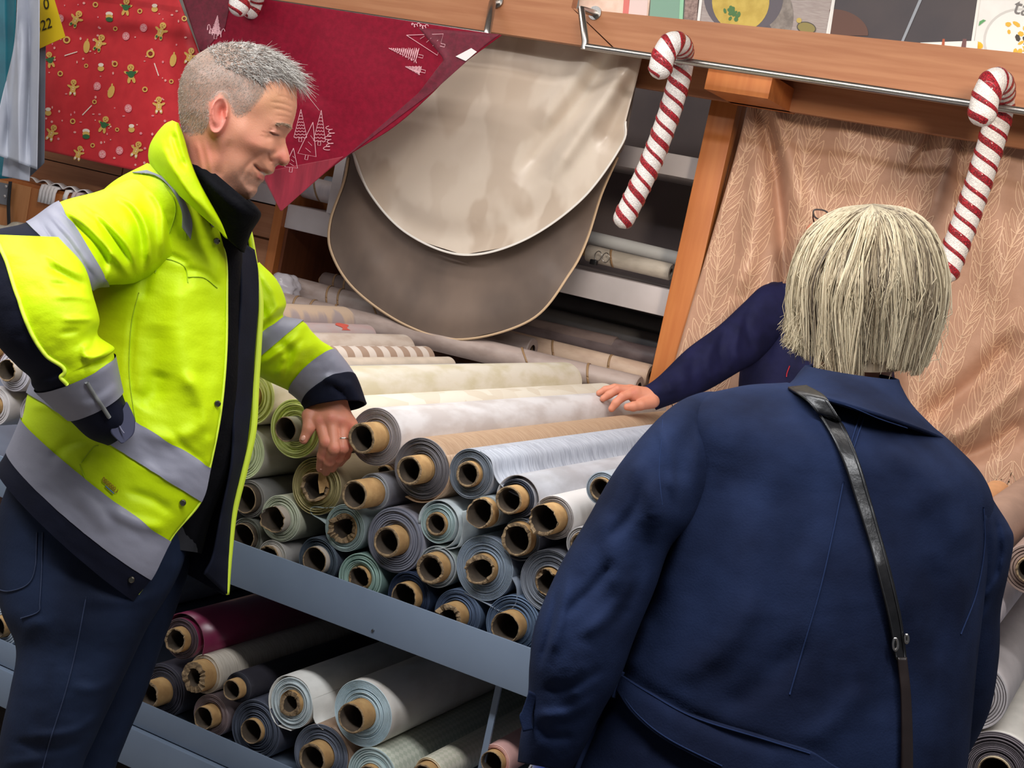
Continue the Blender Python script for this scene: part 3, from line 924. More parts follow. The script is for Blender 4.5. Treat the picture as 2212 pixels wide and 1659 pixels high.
M_red = mat('crimson_cloth', (128, 8, 38), 0.7, c2=(114, 6, 33), scale=60, detail=6, spec=.2, bump=0.1, bscale=160)
M_red_border = mat('crimson_border', (104, 14, 40), 0.7, c2=(86, 9, 31), scale=70, sheen=0.12, bump=0.15, bscale=160)
M_red_crepe = mat('crimson_crepe', (146, 28, 50), 0.6, c2=(118, 16, 38), scale=18, detail=8, stretch=(1.5, 1, 0.25), sheen=0.3, bump=0.5, bscale=60)
M_thread = mat('pale_thread', (214, 160, 168), 0.5)
rl = [(385, -30), (425, 90), (462, 200), (520, 300), (562, 372), (606, 456)]
rr = [(1084, 76), (985, 150), (930, 205), (850, 275), (735, 348), (606, 456)]
r1 = empty('red_tablecloth', atY(740, 20, 3.6), 'dark red tablecloth embroidered with little fir trees hanging in a point', 'tablecloth')
o, P = px_sheet('cloth', rl, rr, 100, 120, Y_red, M_red)
child(o, r1)


def poly_patch(name, poly, Yf, m, root, off, step=None, holes=None):
    """flat patch of cloth inside a px polygon: fan of rows between its two chains, poly = (left chain, right chain)"""
    a, b = polyline(poly[0], 40, False), polyline(poly[1], 40, False)
    u = np.linspace(0, 1, 30)[None, :, None]
    P = a[:, None] * (1 - u) + b[:, None] * u
    return child(sheet(name, on_sheet(P, Yf, off), m, None, 0.0008), root)


poly_patch('border_panel', ([(905, 60), (960, 128), (905, 200), (745, 340)], [(1080, 74), (1040, 104), (935, 198), (738, 346)]), Y_red, M_red_border, r1, 0.0025)
poly_patch('border_panel', ([(388, -30), (424, 85), (432, 108)], [(505, -30), (486, 60), (440, 112)]), Y_red, M_red_border, r1, 0.0025)
poly_patch('crepe_panel', ([(562, 372), (606, 455)], [(742, 338), (608, 456)]), Y_red, M_red_crepe, r1, 0.0025)


def stroke_mesh(mb, pts, w, Yf, off=0.004):
    """embroidered line: narrow ribbon on the cloth"""
    q = np.asarray(pts, float)
    t = np.gradient(q, axis=0)
    nn = np.stack([-t[:, 1], t[:, 0]], 1) / (np.linalg.norm(t, axis=1)[:, None] + 1e-9)
    P = np.stack([q - nn * w / 2, q + nn * w / 2])
    g = on_sheet(P, Yf, off)
    n = len(q)
    mb.add(list(g[0]) + list(g[1]), [(i, i + 1, n + i + 1, n + i) for i in range(n - 1)])


mb = MB()


def tri_tree(x, y, h, w, lean, style):
    """small embroidered fir: apex at (x,y)"""
    ca, sa = math.cos(lean), math.sin(lean)

    def T(u, v):
        return (x + u * ca - v * sa, y + u * sa + v * ca)
    if style == 'outline':
        stroke_mesh(mb, [T(0, 0), T(-w, h), T(w, h), T(0, 0)], 1.3, Y_red)
        for i in range(3):
            stroke_mesh(mb, [T(-w * .3 * i / 2, h * (.4 + .2 * i)), T(w * .35, h * (.5 + .2 * i))], .8, Y_red)
    elif style == 'rows':
        for i in range(9):
            f = (i + 1) / 9
            stroke_mesh(mb, [T(-w * f + 2 * w * f * q / 6, h * f + (2.5 if q % 2 else 0)) for q in range(7)], 1.3, Y_red)
        stroke_mesh(mb, [T(0, 0), T(-w, h), T(w, h), T(0, 0)], 1.0, Y_red)
    else:
        n = 70
        stroke_mesh(mb, [T(w * (q / n) * math.sin(q * 1.35), h * q / n + 2 * math.cos(q * 1.35)) for q in range(n)], 1.5, Y_red)
    stroke_mesh(mb, [T(-3, h), T(-3, h + 10), T(3, h + 10), T(3, h)], 1.1, Y_red)


def scribble(x, y, w, h, ang, n, seed):
    rs = np.random.RandomState(seed)
    t = np.linspace(0, 1, 90)
    u = w * t + 2.2 * np.sin(t * n * 6.28 + 1)
    v = h * (0.5 * np.sin(t * n * 6.28) + 0.35 * np.sin(t * n * 2.1 + seed))
    ca, sa = math.cos(ang), math.sin(ang)
    stroke_mesh(mb, np.stack([x + u * ca - v * sa, y + u * sa + v * ca], 1), 1.4, Y_red)


tri_tree(650, 236, 60, 14, 0.02, 'rows')
tri_tree(676, 264, 72, 20, 0.18, 'outline')
tri_tree(694, 238, 66, 13, 0.06, 'rows')
scribble(708, 326, 52, 12, -1.45, 7, 3)
tri_tree(634, 320, 42, 14, 0.12, 'outline')
tri_tree(840, 104, 66, 19, -1.32, 'loops')
tri_tree(876, 144, 34, 11, -1.32, 'loops')
tri_tree(878, 76, 76, 24, -1.3, 'outline')
scribble(888, 52, 36, 6, 0.18, 6, 5)
tri_tree(470, 34, 40, 13, 0.1, 'loops')
scribble(446, 62, 38, 14, 0.25, 6, 4)
o = child(mb.build('embroidery', M_thread), r1)
o['kind'] = 'stuff'
# white paper label peeping from the fold
poly_patch('paper_label', ([(984, 122), (1006, 132)], [(1018, 104), (1030, 112)]), Y_red, mat('label_paper', (226, 216, 216), .6), r1, 0.006)


# --- bright red gingerbread cloth
def Y_ging(P):
    return 3.80 - folds(P, [([(300, -20), (330, 150), (320, 360)], 60, 0.02), ([(200, -20), (190, 200), (215, 360)], 50, -0.012), ([(390, 0), (405, 120), (430, 260)], 22, 0.02)])


M_ging = mat('festive_red_cloth', (208, 44, 52), 0.6, c2=(196, 36, 46), scale=24, sheen=0.15)
g1 = empty('gingerbread_cloth', atY(240, 0, 3.8), 'bright red cloth printed with gingerbread figures hanging behind the man', 'tablecloth')
o, P = px_sheet('cloth', [(70, -40), (80, 100), (80, 322)], [(372, -40), (402, 40), (432, 120), (470, 250), (480, 410)], 70, 80, Y_ging, M_ging)
child(o, g1)
PRINT = {k: MB() for k in ('biscuit', 'green', 'icing', 'dot', 'pink', 'brown')}


def disc(kind, x, y, rx, ry=None, a=0.0, off=0.004, n=14, Yf=None, a0=0.0, a1=6.2832):
    ry = ry or rx
    q = np.linspace(a0, a1, n, endpoint=a1 < 6.28)
    u, v = rx * np.cos(q), ry * np.sin(q)
    P = np.stack([x + u * math.cos(a) - v * math.sin(a), y + u * math.sin(a) + v * math.cos(a)], 1)
    PRINT[kind].add(on_sheet(P, Yf or Y_ging, off), [tuple(range(len(P)))])


def ring(kind, x, y, r0, r1, off=0.004, n=16):
    q = np.linspace(0, 6.2832, n + 1)
    P = np.concatenate([np.stack([x + r * np.cos(q), y + r * np.sin(q)], 1) for r in (r0, r1)])
    PRINT[kind].add(on_sheet(P, Y_ging, off), [(i, i + 1, n + 2 + i, n + 1 + i) for i in range(n)])


def ginger(x, y, s, a, cloth):
    ca, sa = math.cos(a), math.sin(a)

    def T(u, v):
        return x + (u * ca - v * sa) * s, y + (u * sa + v * ca) * s

    def D(kind, u, v, rx, ry, r=0.0, off=0.004):
        disc(kind, *T(u, v), rx * s, ry * s, a + r, off)
    for sx in (-1, 1):
        D('biscuit', sx * 9, -1, 3, 7, sx * 1.1, 0.0040)
        D('biscuit', sx * 5, 15, 3.6, 7, -sx * 0.25, 0.0042)
    D('biscuit', 0, 4, 7, 10, 0, 0.0044)
    D('biscuit', 0, -12, 7.5, 7.5, 0, 0.0048)
    if cloth:
        D('green', 0, 2.5, 7.4, 7.5, 0, 0.0052)
        for sx in (-1, 1):
            D('green', sx * 7.4, -1, 2.8, 4, sx * 1.1, 0.0052)
    else:
        D('icing', 0, 1, 1.2, 1.2, 0, 0.0052)
        D('icing', 0, 6, 1.2, 1.2, 0, 0.0052)
        for sx in (-1, 1):
            D('green' if s > .9 else 'icing', sx * 5, 16, 2.6, 3, 0, 0.0052)
    for sx in (-1, 1):
        D('brown', sx * 2.6, -13, 1.0, 1.2, 0, 0.0054)
    D('brown', 0, -8.8, 2.4, 0.8, 0, 0.0054)


for x, y, s, a, cl in ((165, 40, .95, .5, 0), (215, 92, .95, .4, 0), (272, 14, .9, .1, 1), (348, 66, .95, .35, 0), (108, 128, .85, -.2, 1), (158, 188, .85, .1, 0),
                       (283, 158, 1.0, -.05, 1), (343, 226, .9, .0, 0), (225, 268, .9, .3, 1), (112, 286, .9, .4, 0), (295, 322, .9, .4, 0), (170, 330, .8, .3, 0), (410, 120, .9, .3, 0)):
    ginger(x, y, s, a, cl)
for x, y, r in ((206, 10, 6), (302, 24, 5.5), (249, 62, 5), (325, 116, 9), (144, 86, 8), (186, 142, 4.5), (248, 138, 6.5), (130, 159, 6), (313, 193, 6), (370, 176, 5), (204, 220, 5), (157, 262, 6), (253, 280, 4.5), (200, 314, 5), (342, 300, 6), (398, 40, 6)):
    ring('biscuit', x, y, r * .55, r, 0.004)
    disc('brown', x, y, r * .4, r * .4, 0, .0042, 8)
for x, y, a in ((187, 101, .1), (240, 198, .3), (374, 130, .2), (80, 220, .1)):
    disc('biscuit', x, y, 7, 14, a, .004)
    disc('biscuit', x + 2, y - 15, 2, 3, a, .0042, 8)
for x, y in ((236, 36), (186, 289)):
    for k, kind in ((-6, 'icing'), (0, 'biscuit'), (6, 'green')):
        disc(kind, x, y + k, 8, 5, 0.1, .004 + k * .0001)
for x, y in ((334, 16), (218, 144), (284, 276), (104, 240)):
    disc('biscuit', x, y + 4, 7, 6, 0, .004)
    disc('icing', x, y - 4, 6, 4, 0, .0042)
for x, y in ((272, 78), (277, 234), (221, 333), (310, 60), (210, 186), (258, 325), (130, 40)):
    disc('pink', x, y, 8, 9, 0, .004)
    for q in range(5):
        disc('icing', x + 4 * math.cos(q * 1.25), y + 4 * math.sin(q * 1.25), 1.2, 1.2, 0, .0043, 6)
for x, y, a in ((153, 116, .7), (338, 150, -.9), (188, 238, .2), (60, 190, .2)):
    for k in range(-3, 4):
        disc('icing', x + k * 4 * math.cos(a - 1.0), y + k * 4 * math.sin(a - 1.0), 1.3, 3.2, a + .5, .004, 6)
rs = np.random.RandomState(5)
for i in range(110):
    x = rs.uniform(85, 430)
    y = rs.uniform(-20, 318 + (x - 97) * .2)
    disc('dot' if rs.rand() < .6 else 'pink', x, y, rs.uniform(1.2, 3.4), rs.uniform(1.2, 3.4), 0, .0036, 7)
for k, col in (('biscuit', (222, 178, 92)), ('green', (52, 104, 62)), ('icing', (244, 224, 208)), ('dot', (240, 170, 160)), ('pink', (232, 140, 146)), ('brown', (140, 40, 36))):
    o = child(PRINT[k].build({'biscuit': 'gingerbread_print', 'green': 'green_print', 'icing': 'icing_print', 'dot': 'snow_dot_print', 'pink': 'pink_print', 'brown': 'brown_print'}[k], mat('print_' + k, col, .6)), g1)
    o['kind'] = 'stuff'


# --- grey and teal cloths hanging at the far left
def pleat(P):
    x, y = P[..., 0], P[..., 1]
    v = np.clip((y + 20) / 400, 0, 1)
    return np.abs(((x - 6 * v + 300) / 24.0) % 2 - 1) * 0.05 * (1 - 0.3 * v) + folds(P, [([(40, 40), (30, 200), (10, 330)], 8, -0.02), ([(70, 20), (62, 200), (55, 350)], 6, -0.02)])


def Y_grey(P):
    return 3.42 - pleat(P)


GL_ = mat('pale_grey_cloth', (176, 180, 192), 0.55, c2=(164, 168, 182), scale=10, sheen=0.2)
GD_ = mat('mid_grey_cloth', (98, 104, 116), 0.6, c2=(88, 94, 106), scale=10, sheen=0.2)
TE_ = mat('teal_cloth', (16, 108, 124), 0.5, c2=(12, 92, 110), scale=10, sheen=0.2)
h1 = empty('grey_curtain', atY(50, -40, 3.42), 'pale grey folded cloth bunch hanging at the far left edge', 'curtain')
o, P = px_sheet('cloth', [(40, -40), (30, 100), (2, 220), (-20, 330)], [(86, -40), (85, 100), (82, 250), (80, 366)], 60, 60, Y_grey, GL_)
child(o, h1)
h2 = empty('grey_curtain', atY(80, -40, 3.5), 'darker grey cloth edge hanging right behind the pale grey bunch', 'curtain')
o, P = px_sheet('cloth', [(60, -40), (60, 100), (62, 384)], [(101, -40), (99, 100), (96, 352)], 40, 24, lambda P: 3.5 - 0.4 * pleat(P), GD_)
child(o, h2)
h3 = empty('teal_curtain', atY(10, -40, 3.5), 'teal cloth hanging behind the pale grey bunch', 'curtain')
o, P = px_sheet('cloth', [(-80, -40), (-80, 390)], [(36, -40), (26, 385)], 40, 30, lambda P: 3.52 - 0.6 * pleat(P), TE_)
child(o, h3)
h4 = empty('grey_curtain', atY(40, 330, 3.46), 'lower grey cloth fold showing under the pale bunch', 'curtain')
o, P = px_sheet('cloth', [(10, 330), (4, 380)], [(66, 340), (64, 392)], 20, 30, lambda P: 3.46 - 0.5 * pleat(P), GL_)
child(o, h4)

# yellow price card
Y_tag = lambda P: 3.46 - 0.04 + 0 * P[..., 0]
pt = empty('price_card', atY(112, 40, 3.44), 'mustard yellow price card with black numerals beside the grey cloth', 'price card')
Pq = np.array([[[60, -20], [116, -6]], [[70, 112], [141, 80]]], float)
o = child(sheet('card', atY(Pq[..., 0], Pq[..., 1], np.full((2, 2), 3.455)), mat('mustard_card', (206, 176, 22), .55), None, 0.002, smooth=False), pt)


def text_on(body, px, py, size_px, Y, ang, m, name, root, off=0.004, bold=0.0):
    cu = bpy.data.curves.new(name, 'FONT')
    cu.body = body
    p = atY(px, py, Y)
    cu.size = size_px * float(depth(p)) / FPX
    cu.offset = bold
    cu.extrude = 0.0003
    t = bpy.data.objects.new(name, cu)
    COL.objects.link(t)
    bpy.context.view_layer.update()
    me = bpy.data.meshes.new_from_object(t.evaluated_get(bpy.context.evaluated_depsgraph_get()))
    bpy.data.objects.remove(t)
    me.materials.append(m)
    o = bpy.data.objects.new(name, me)
    COL.objects.link(o)
    o.matrix_world = Matrix.Translation((p[0], p[1] - off, p[2])) @ Matrix.Rotation(math.radians(90), 4, 'X') @ Matrix.Rotation(math.radians(ang), 4, 'Z')
    child(o, root)
    return o


M_ink = mat('black_ink', (38, 34, 20), .6)
text_on('0', 97, 22, 34, 3.455, 23, M_ink, 'numerals', pt)
text_on('322', 80, 72, 32, 3.455, 23, M_ink, 'numerals', pt)


# --- leaf-patterned curtain on the right
def Y_curt(P):
    h = folds(P, [([(1632, 190), (1668, 330), (1690, 500), (1700, 700)], 16, -0.05), ([(1655, 200), (1700, 330), (1735, 480)], 22, 0.03), ([(1640, 330), (1630, 480), (1600, 640)], 26, 0.035),
                  ([(2035, 225), (2010, 300), (1960, 380)], 11, -0.03), ([(2060, 230), (2050, 330), (2010, 480)], 20, 0.03), ([(2095, 235), (2075, 330), (2080, 480)], 12, -0.02),
                  ([(1600, 560), (1560, 680), (1500, 780)], 30, 0.025), ([(2212, 720), (2100, 830), (1980, 920)], 26, -0.06), ([(2230, 800), (2120, 900), (2020, 960)], 26, 0.05),
                  ([(2230, 900), (2130, 970), (2030, 1000)], 20, -0.05), ([(1980, 760), (1960, 850), (1990, 940)], 40, 0.03), ([(2160, 300), (2150, 500), (2170, 680)], 40, 0.025), ([(1830, 250), (1820, 420)], 50, 0.02)])
    return 4.10 - h


M_curt = mat('leaf_curtain_cloth', (190, 148, 124), 0.6, c2=(182, 140, 116), scale=30, sheen=0.1, bump=0.12, bscale=220)
M_vein = mat('leaf_curtain_vein', (222, 184, 154), 0.5)
cl1 = empty('leaf_curtain', atY(1900, 200, 4.10), 'tan curtain woven with pale leaf outlines hanging from the steel rail', 'curtain')
cl_l = [(1627, 178), (1590, 330), (1535, 520), (1462, 766), (1425, 905)]
cl_r = [(2440, 290), (2440, 500), (2440, 700), (2440, 900), (2440, 1130)]
n = 170
L_, R_ = polyline(cl_l, n), polyline(cl_r, n)
u = np.linspace(0, 1, 170)[None, :, None]
CP = L_[:, None] * (1 - u) + R_[:, None] * u
CP[..., 1] += np.linspace(0, 1, n)[:, None] * 40 * np.sin(np.pi * u[..., 0])
child(sheet('cloth', atY(CP[..., 0], CP[..., 1], Y_curt(CP)), M_curt, None, 0.0016), cl1)
# woven leaves: stems with paired bowed veins, drawn on the hanging cloth in its own plane
vm = MB()
rs = np.random.RandomState(11)
_gx, _gy = np.arange(1400, 2460, 5.0), np.arange(140, 1260, 5.0)
_cg = Y_curt(np.stack(np.meshgrid(_gx, _gy, indexing='ij'), -1))


def Y_curt_fast(P):
    q = np.clip((P - [1400, 140]) / 5.0, 0, [len(_gx) - 1.01, len(_gy) - 1.01])
    i = q.astype(int)
    f = q - i
    a, b = i[..., 0], i[..., 1]
    return (_cg[a, b] * (1 - f[..., 0]) + _cg[a + 1, b] * f[..., 0]) * (1 - f[..., 1]) + (_cg[a, b + 1] * (1 - f[..., 0]) + _cg[a + 1, b + 1] * f[..., 0]) * f[..., 1]


bot = CP[-1]


def vein(pts, w):
    P = np.asarray(pts) + np.array([1440.0, 150.0])
    lx = np.interp(P[:, 1], [178, 330, 520, 766, 850], [1630, 1593, 1538, 1466, 1446])
    ty = 181 + (P[:, 0] - 1627) * 0.131
    by = np.interp(P[:, 0], bot[:, 0], bot[:, 1]) - 3
    ok = (P[:, 0] > lx) & (P[:, 1] > ty) & (P[:, 0] < 2430) & (P[:, 1] < by)
    k = 0
    while k < len(P):                                              # keep the runs that lie on the cloth
        if not ok[k]:
            k += 1
            continue
        e = k
        while e < len(P) and ok[e]:
            e += 1
        if e - k >= 2:
            stroke_mesh(vm, P[k:e], w, Y_curt_fast, 0.0022)
        k = e


def petal(x, y, a, L, w, bend):
    """one leaf: bowed outline and midrib, base at (x, y)"""
    ca, sa = math.cos(a), math.sin(a)

    def T(u, v):
        v2 = v + bend * u * u / L
        return (x + u * ca - v2 * sa, y + u * sa + v2 * ca)
    for sg in (-1, 1):
        vein([T(L * t, sg * w * math.sin(math.pi * t ** .85) ** .85 if 0 < t < 1 else 0) for t in np.linspace(0, 1, 12)], 1.8)
    vein([T(L * t, 0) for t in np.linspace(0, .8, 7)], 1.3)


for col in range(-3, 22):
    x0, ph = col * 68 + rs.uniform(-5, 5), rs.uniform(0, 6.28)
    stem = lambda v: (x0 - v * .235 + 13 * math.sin(v / 66.0 + ph), v + x0 * .13)
    v = -60 + rs.uniform(0, 22)
    while v < 1010:
        n_ = int(rs.randint(4, 7))
        vein([stem(v + q) for q in np.linspace(0, n_ * 29 - 6, 12)], 2.0)
        for k in range(n_):
            vb = v + k * 29 + 8
            bx, by = stem(vb)
            for sg in (-1, 1):
                ln = rs.uniform(60, 76) * (1 if k else .85)
                petal(bx, by, -1.57 + .23 + sg * rs.uniform(.46, .72), ln, rs.uniform(8.0, 10.5), -sg * rs.uniform(.10, .26))
        bx, by = stem(v)
        petal(bx, by, -1.57 + .23 + rs.uniform(-.2, .2), 58, 10, 0)
        v += n_ * 29 + 12
o = child(vm.build('leaf_pattern', M_vein), cl1)
o['kind'] = 'stuff'
# clip at the curtain's left top corner
ck = atY(1622, 204, 4.05)
clip = empty('curtain_clip', ck, 'shiny metal clip gripping the top left corner of the leaf curtain', 'clip')
M_brass = mat('clip_metal', (220, 190, 150), .2, metal=1.0)
a0, a1 = atY(1608, 205, 4.055), atY(1636, 203, 4.055)
child(MB().tube([a0, a1], [.009, .009], 14).build('clip_body', M_brass, smooth=True, auto=50), clip)
child(MB().tube([a0 - [.002, 0, 0], a0 + [.003, 0, 0]], .0125, 14).build('clip_knob', M_brass, smooth=True, auto=50), clip)
child(MB().box(a1[0] - .004, a1[0] + .014, a1[1] - .01, a1[1] + .03, a1[2] - .012, a1[2] + .012, .002).build('clip_jaw', M_chrome, smooth=True, auto=40), clip)

# ------------------------------------------------------------------ candy canes
def glitter(name, c, c2):
    m = mat(name, c, 0.35, c2=c2, scale=420, kind='voronoi', ramp=(.45, .9), bump=0.9, bscale=380, coat=.3)
    return m


M_cw, M_cr = glitter('white_glitter', (226, 220, 218), (255, 250, 244)), glitter('red_glitter', (120, 2, 20), (196, 24, 44))


def candy_cane(pts, rad, label, pitch, slant, phase=0.0):
    """pts: rows (px, py, Y) from the tip of the hook to the foot"""
    q = spline(np.asarray(pts, float), 90)
    w = atY(q[:, 0], q[:, 1], q[:, 2])
    s = np.r_[0, np.cumsum(np.linalg.norm(np.diff(w, axis=0), axis=1))]
    n = 160
    t = np.linspace(0, s[-1], n)
    w = np.stack([np.interp(t, s, w[:, k]) for k in range(3)], 1)
    tg = np.gradient(w, axis=0)
    tg /= np.linalg.norm(tg, axis=1)[:, None]
    ref = np.array([0.25, -1.0, 0.1])
    U = ref - tg * (tg @ ref)[:, None]
    for i in range(1, n):                                       # transported frame
        U[i] = U[i - 1] - tg[i] * (U[i - 1] @ tg[i])
    U /= np.linalg.norm(U, axis=1)[:, None]
    V = np.cross(tg, U)
    root = empty('candy_cane', w[n // 2], label, 'candy cane', 'glitter candy canes hung on the rail')
    ends = np.sqrt(np.clip(1 - (1 - np.clip(np.minimum(t, t[-1] - t) / rad, 0, 1)) ** 2, 0.0, 1))
    m = 26

    def P(si, a, r):
        i = np.clip(np.searchsorted(t, si) - 1, 0, n - 2)
        f = np.clip((si - t[i]) / (t[1] - t[0]), 0, 1)
        c = w[i] * (1 - f) + w[i + 1] * f
        uu, vv = U[i] * (1 - f) + U[i + 1] * f, V[i] * (1 - f) + V[i + 1] * f
        e = max(np.interp(si, t, ends), 0.05)
        return c + (math.cos(a) * uu + math.sin(a) * vv) * r * e
    v = [P(si, 2 * math.pi * j / m, rad) for si in t for j in range(m)]
    child(mesh_obj('cane_body', v, grid_faces(n, m, True), M_cw), root)
    lead = -2 * pitch
    for k in range(2):                                            # two red bands wound round the cane, one thick, one thin
        wd = pitch * (0.13 if k else 0.23)
        turns = np.arange(-1.5, t[-1] / abs(lead) + 1.5, 1 / m)
        sc = t[-1] - (phase * pitch + k * pitch - lead * turns)
        rows, ok = [], (sc > 0.004) & (sc < t[-1] - 0.004)
        ang = turns * 2 * math.pi
        for d in np.linspace(-wd, wd, 5):
            rows.append([P(np.clip(q + d, 0, t[-1]), a_, rad + 0.0022 * (1 if abs(d) < wd * .9 else .4)) for q, a_ in zip(sc[ok], ang[ok])])
        child(sheet('red_stripe', np.array(rows), M_cr, None), root)
    return root


cr = 0.0315
candy_cane([(1422, 172, 3.50), (1432, 125, 3.50), (1449, 96, 3.52), (1468, 98, 3.57), (1474, 118, 3.66), (1470, 160, 3.68), (1444, 250, 3.69), (1402, 360, 3.70), (1338, 492, 3.70)], cr,
           'glitter candy cane hanging in front of the dark shelves, between tablecloth and post', 0.0400, 0)
candy_cane([(2118, 274, 3.50), (2128, 215, 3.50), (2146, 178, 3.52), (2160, 184, 3.58), (2162, 212, 3.66), (2155, 260, 3.68), (2122, 370, 3.69), (2088, 470, 3.70), (2036, 610, 3.70)], cr * 1.06,
           'glitter candy cane hanging in front of the leaf curtain above the blonde hair', 0.0400, 0, .3)
candy_cane([(514, 36, 3.46), (520, -10, 3.46), (534, -34, 3.48), (546, -34, 3.53), (550, -10, 3.575), (546, 10, 3.59), (536, 40, 3.59)], cr,
           'glitter candy cane hook hanging over the dark red cloth', 0.0400, 0, .1)

# ------------------------------------------------------------------ picture cards standing on the canopy
def card(name, quad, label, m, Y=YB + 0.06, thick=0.006):
    """upright printed card: quad of px corners, lower left, lower right, upper right, upper left"""
    q = np.array(quad, float)
    p = atY(q[:, 0], q[:, 1], np.full(4, Y))
    zmin = 2.1505
    root = empty(name, p[:2].mean(0), label, 'picture card', 'printed picture cards on the canopy')
    v = list(p) + list(p + [0, thick, 0])
    child(mesh_obj('card_board', v, [(0, 1, 2, 3), (7, 6, 5, 4), (0, 4, 5, 1), (1, 5, 6, 2), (2, 6, 7, 3), (3, 7, 4, 0)], m, smooth=False), root)
    return root


def flat(root, name, pts, m, Y, off):
    q = np.asarray(pts, float)
    return child(mesh_obj(name, atY(q[:, 0], q[:, 1], np.full(len(q), Y - off)), [tuple(range(len(q)))], m, smooth=False), root)


def oval(x, y, rx, ry, a=0.0, n=40):
    t = np.linspace(0, 6.2832, n, endpoint=False)
    return np.stack([x + rx * np.cos(t) * math.cos(a) - ry * np.sin(t) * math.sin(a), y + rx * np.cos(t) * math.sin(a) + ry * np.sin(t) * math.cos(a)], 1)


YQ = YB + 0.06
w_ = mat('card_white', (236, 234, 230), .4)
k1 = card('picture_card', [(1248, 40), (1398, 50), (1410, -60), (1258, -70)], 'pale picture card with pink and sandy print, leftmost on the beam', mat('card_sand', (226, 190, 168), .5, c2=(240, 214, 196), scale=30), YQ)
flat(k1, 'pink_print', [(1344, 45), (1356, 46), (1366, -60), (1352, -62)], mat('card_pink', (220, 120, 112), .5), YQ, .002)
flat(k1, 'pale_print', [(1356, 46), (1396, 48), (1404, -50), (1366, -55)], mat('card_pale', (232, 206, 200), .4), YQ, .002)  # pale strip of the card's print
k2 = card('picture_card', [(1402, 52), (1474, 58), (1480, -60), (1410, -64)], 'plain sage green card standing on the beam', mat('card_sage', (128, 166, 146), .5), YQ)
flat(k2, 'green_edge', [(1466, 58), (1474, 58), (1480, -60), (1472, -60)], mat('card_mint', (150, 206, 168), .5), YQ, .002)
k3 = card('picture_card', [(1477, 56), (1504, 60), (1512, -60), (1484, -62)], 'narrow card picturing grey-brown knitted texture on the beam', mat('card_knit', (170, 146, 138), .7, c2=(128, 106, 100), scale=120), YQ)
k4 = card('picture_card', [(1505, 60), (1786, 86), (1812, -60), (1520, -80)], 'picture card of yellow soup in a dark bowl with parsley', mat('card_linen', (176, 164, 160), .5, c2=(160, 146, 142), scale=40, stretch=(1, 1, 12)), YQ)
flat(k4, 'white_margin', [(1504, 60), (1510, 60), (1526, -78), (1520, -80)], w_, YQ, .003)
flat(k4, 'white_margin', [(1782, 86), (1787, 86), (1813, -60), (1808, -60)], w_, YQ, .003)
flat(k4, 'bowl_print', np.clip(oval(1612, -6, 92, 84, .15), [1511, -70], [1800, 74]), mat('bowl_dark', (92, 84, 92), .4), YQ, .0015)
flat(k4, 'bowl_rim_print', oval(1682, 20, 30, 58, -.2), mat('bowl_rim', (150, 140, 132), .5, c2=(120, 110, 104), scale=60), YQ, .0017)
flat(k4, 'bowl_print', np.clip(oval(1612, -6, 80, 76, .15), [1512, -70], [1800, 70]), mat('bowl_dark', (92, 84, 92), .4), YQ, .002)
flat(k4, 'soup_print', oval(1600, 2, 62, 66, .1), mat('soup_yellow', (206, 178, 78), .4, c2=(190, 160, 60), scale=40), YQ, .0025)
rs = np.random.RandomState(2)
for i in range(16):
    flat(k4, 'parsley_print', oval(1581 + rs.uniform(-16, 16), 32 + rs.uniform(-16, 14), rs.uniform(3, 7), rs.uniform(3, 6), rs.rand() * 3, 7), mat('parsley', (74, 118, 62), .5), YQ, .003 + i * .00004)
flat(k4, 'olive_oil_print', oval(1742, 60, 19, 11, .2), mat('oil', (142, 128, 66), .4), YQ, .0025)
flat(k4, 'oil_rim_print', oval(1742, 60, 21, 13, .2), mat('oil_rim', (70, 60, 50), .4), YQ, .0022)
flat(k4, 'crumb_print', oval(1726, 44, 6, 6, .2, 7), mat('crumb', (196, 170, 84), .4), YQ, .0025)
k5 = card('picture_card', [(1787, 88), (2098, 116), (2124, -60), (1808, -70)], 'dark picture card with a slanting knife blade', mat('card_dark', (52, 44, 50), .4, c2=(66, 54, 56), scale=6), YQ)
flat(k5, 'white_margin', [(1787, 88), (1791, 88), (1813, -60), (1808, -60)], w_, YQ, .002)
flat(k5, 'white_margin', [(2094, 116), (2100, 117), (2126, -60), (2120, -60)], w_, YQ, .002)
flat(k5, 'brown_glow_print', np.clip(oval(1815, 62, 62, 40, .3), [1792, -60], [2090, 77]), mat('card_brown', (96, 62, 50), .5), YQ, .0015)
flat(k5, 'knife_print', [(1946, 90), (1952, 90), (1994, -6), (1988, -8)], mat('knife_grey', (150, 156, 166), .4), YQ, .002)
k6 = card('picture_card', [(1985, 112), (2110, 122), (2112, 88), (1988, 92)], 'white card with brown bars standing before the dark knife card', w_, YQ - .02)
flat(k6, 'brown_bar', [(2032, 116), (2039, 117), (2041, 84), (2036, 84)], mat('bar_brown', (176, 84, 48), .5), YQ - .02, .002)
flat(k6, 'brown_bar', [(2073, 118), (2085, 119), (2088, 84), (2080, 84)], mat('bar_plum', (110, 70, 70), .5), YQ - .02, .002)
k7 = card('picture_card', [(2101, 118), (2330, 138), (2356, -60), (2126, -70)], 'white card lettered with ta and printed with a plate of yellow food', mat('card_bright', (240, 238, 236), .4, c2=(226, 224, 222), scale=12), YQ)
flat(k7, 'plate_print', np.minimum(oval(2208, 92, 84, 74, .2), [2320, 124]), mat('plate_grey', (206, 204, 202), .4), YQ, .0013)
flat(k7, 'plate_print', np.minimum(oval(2209, 93, 80, 70, .2), [2320, 122]), mat('plate_white', (238, 236, 234), .4), YQ, .0016)
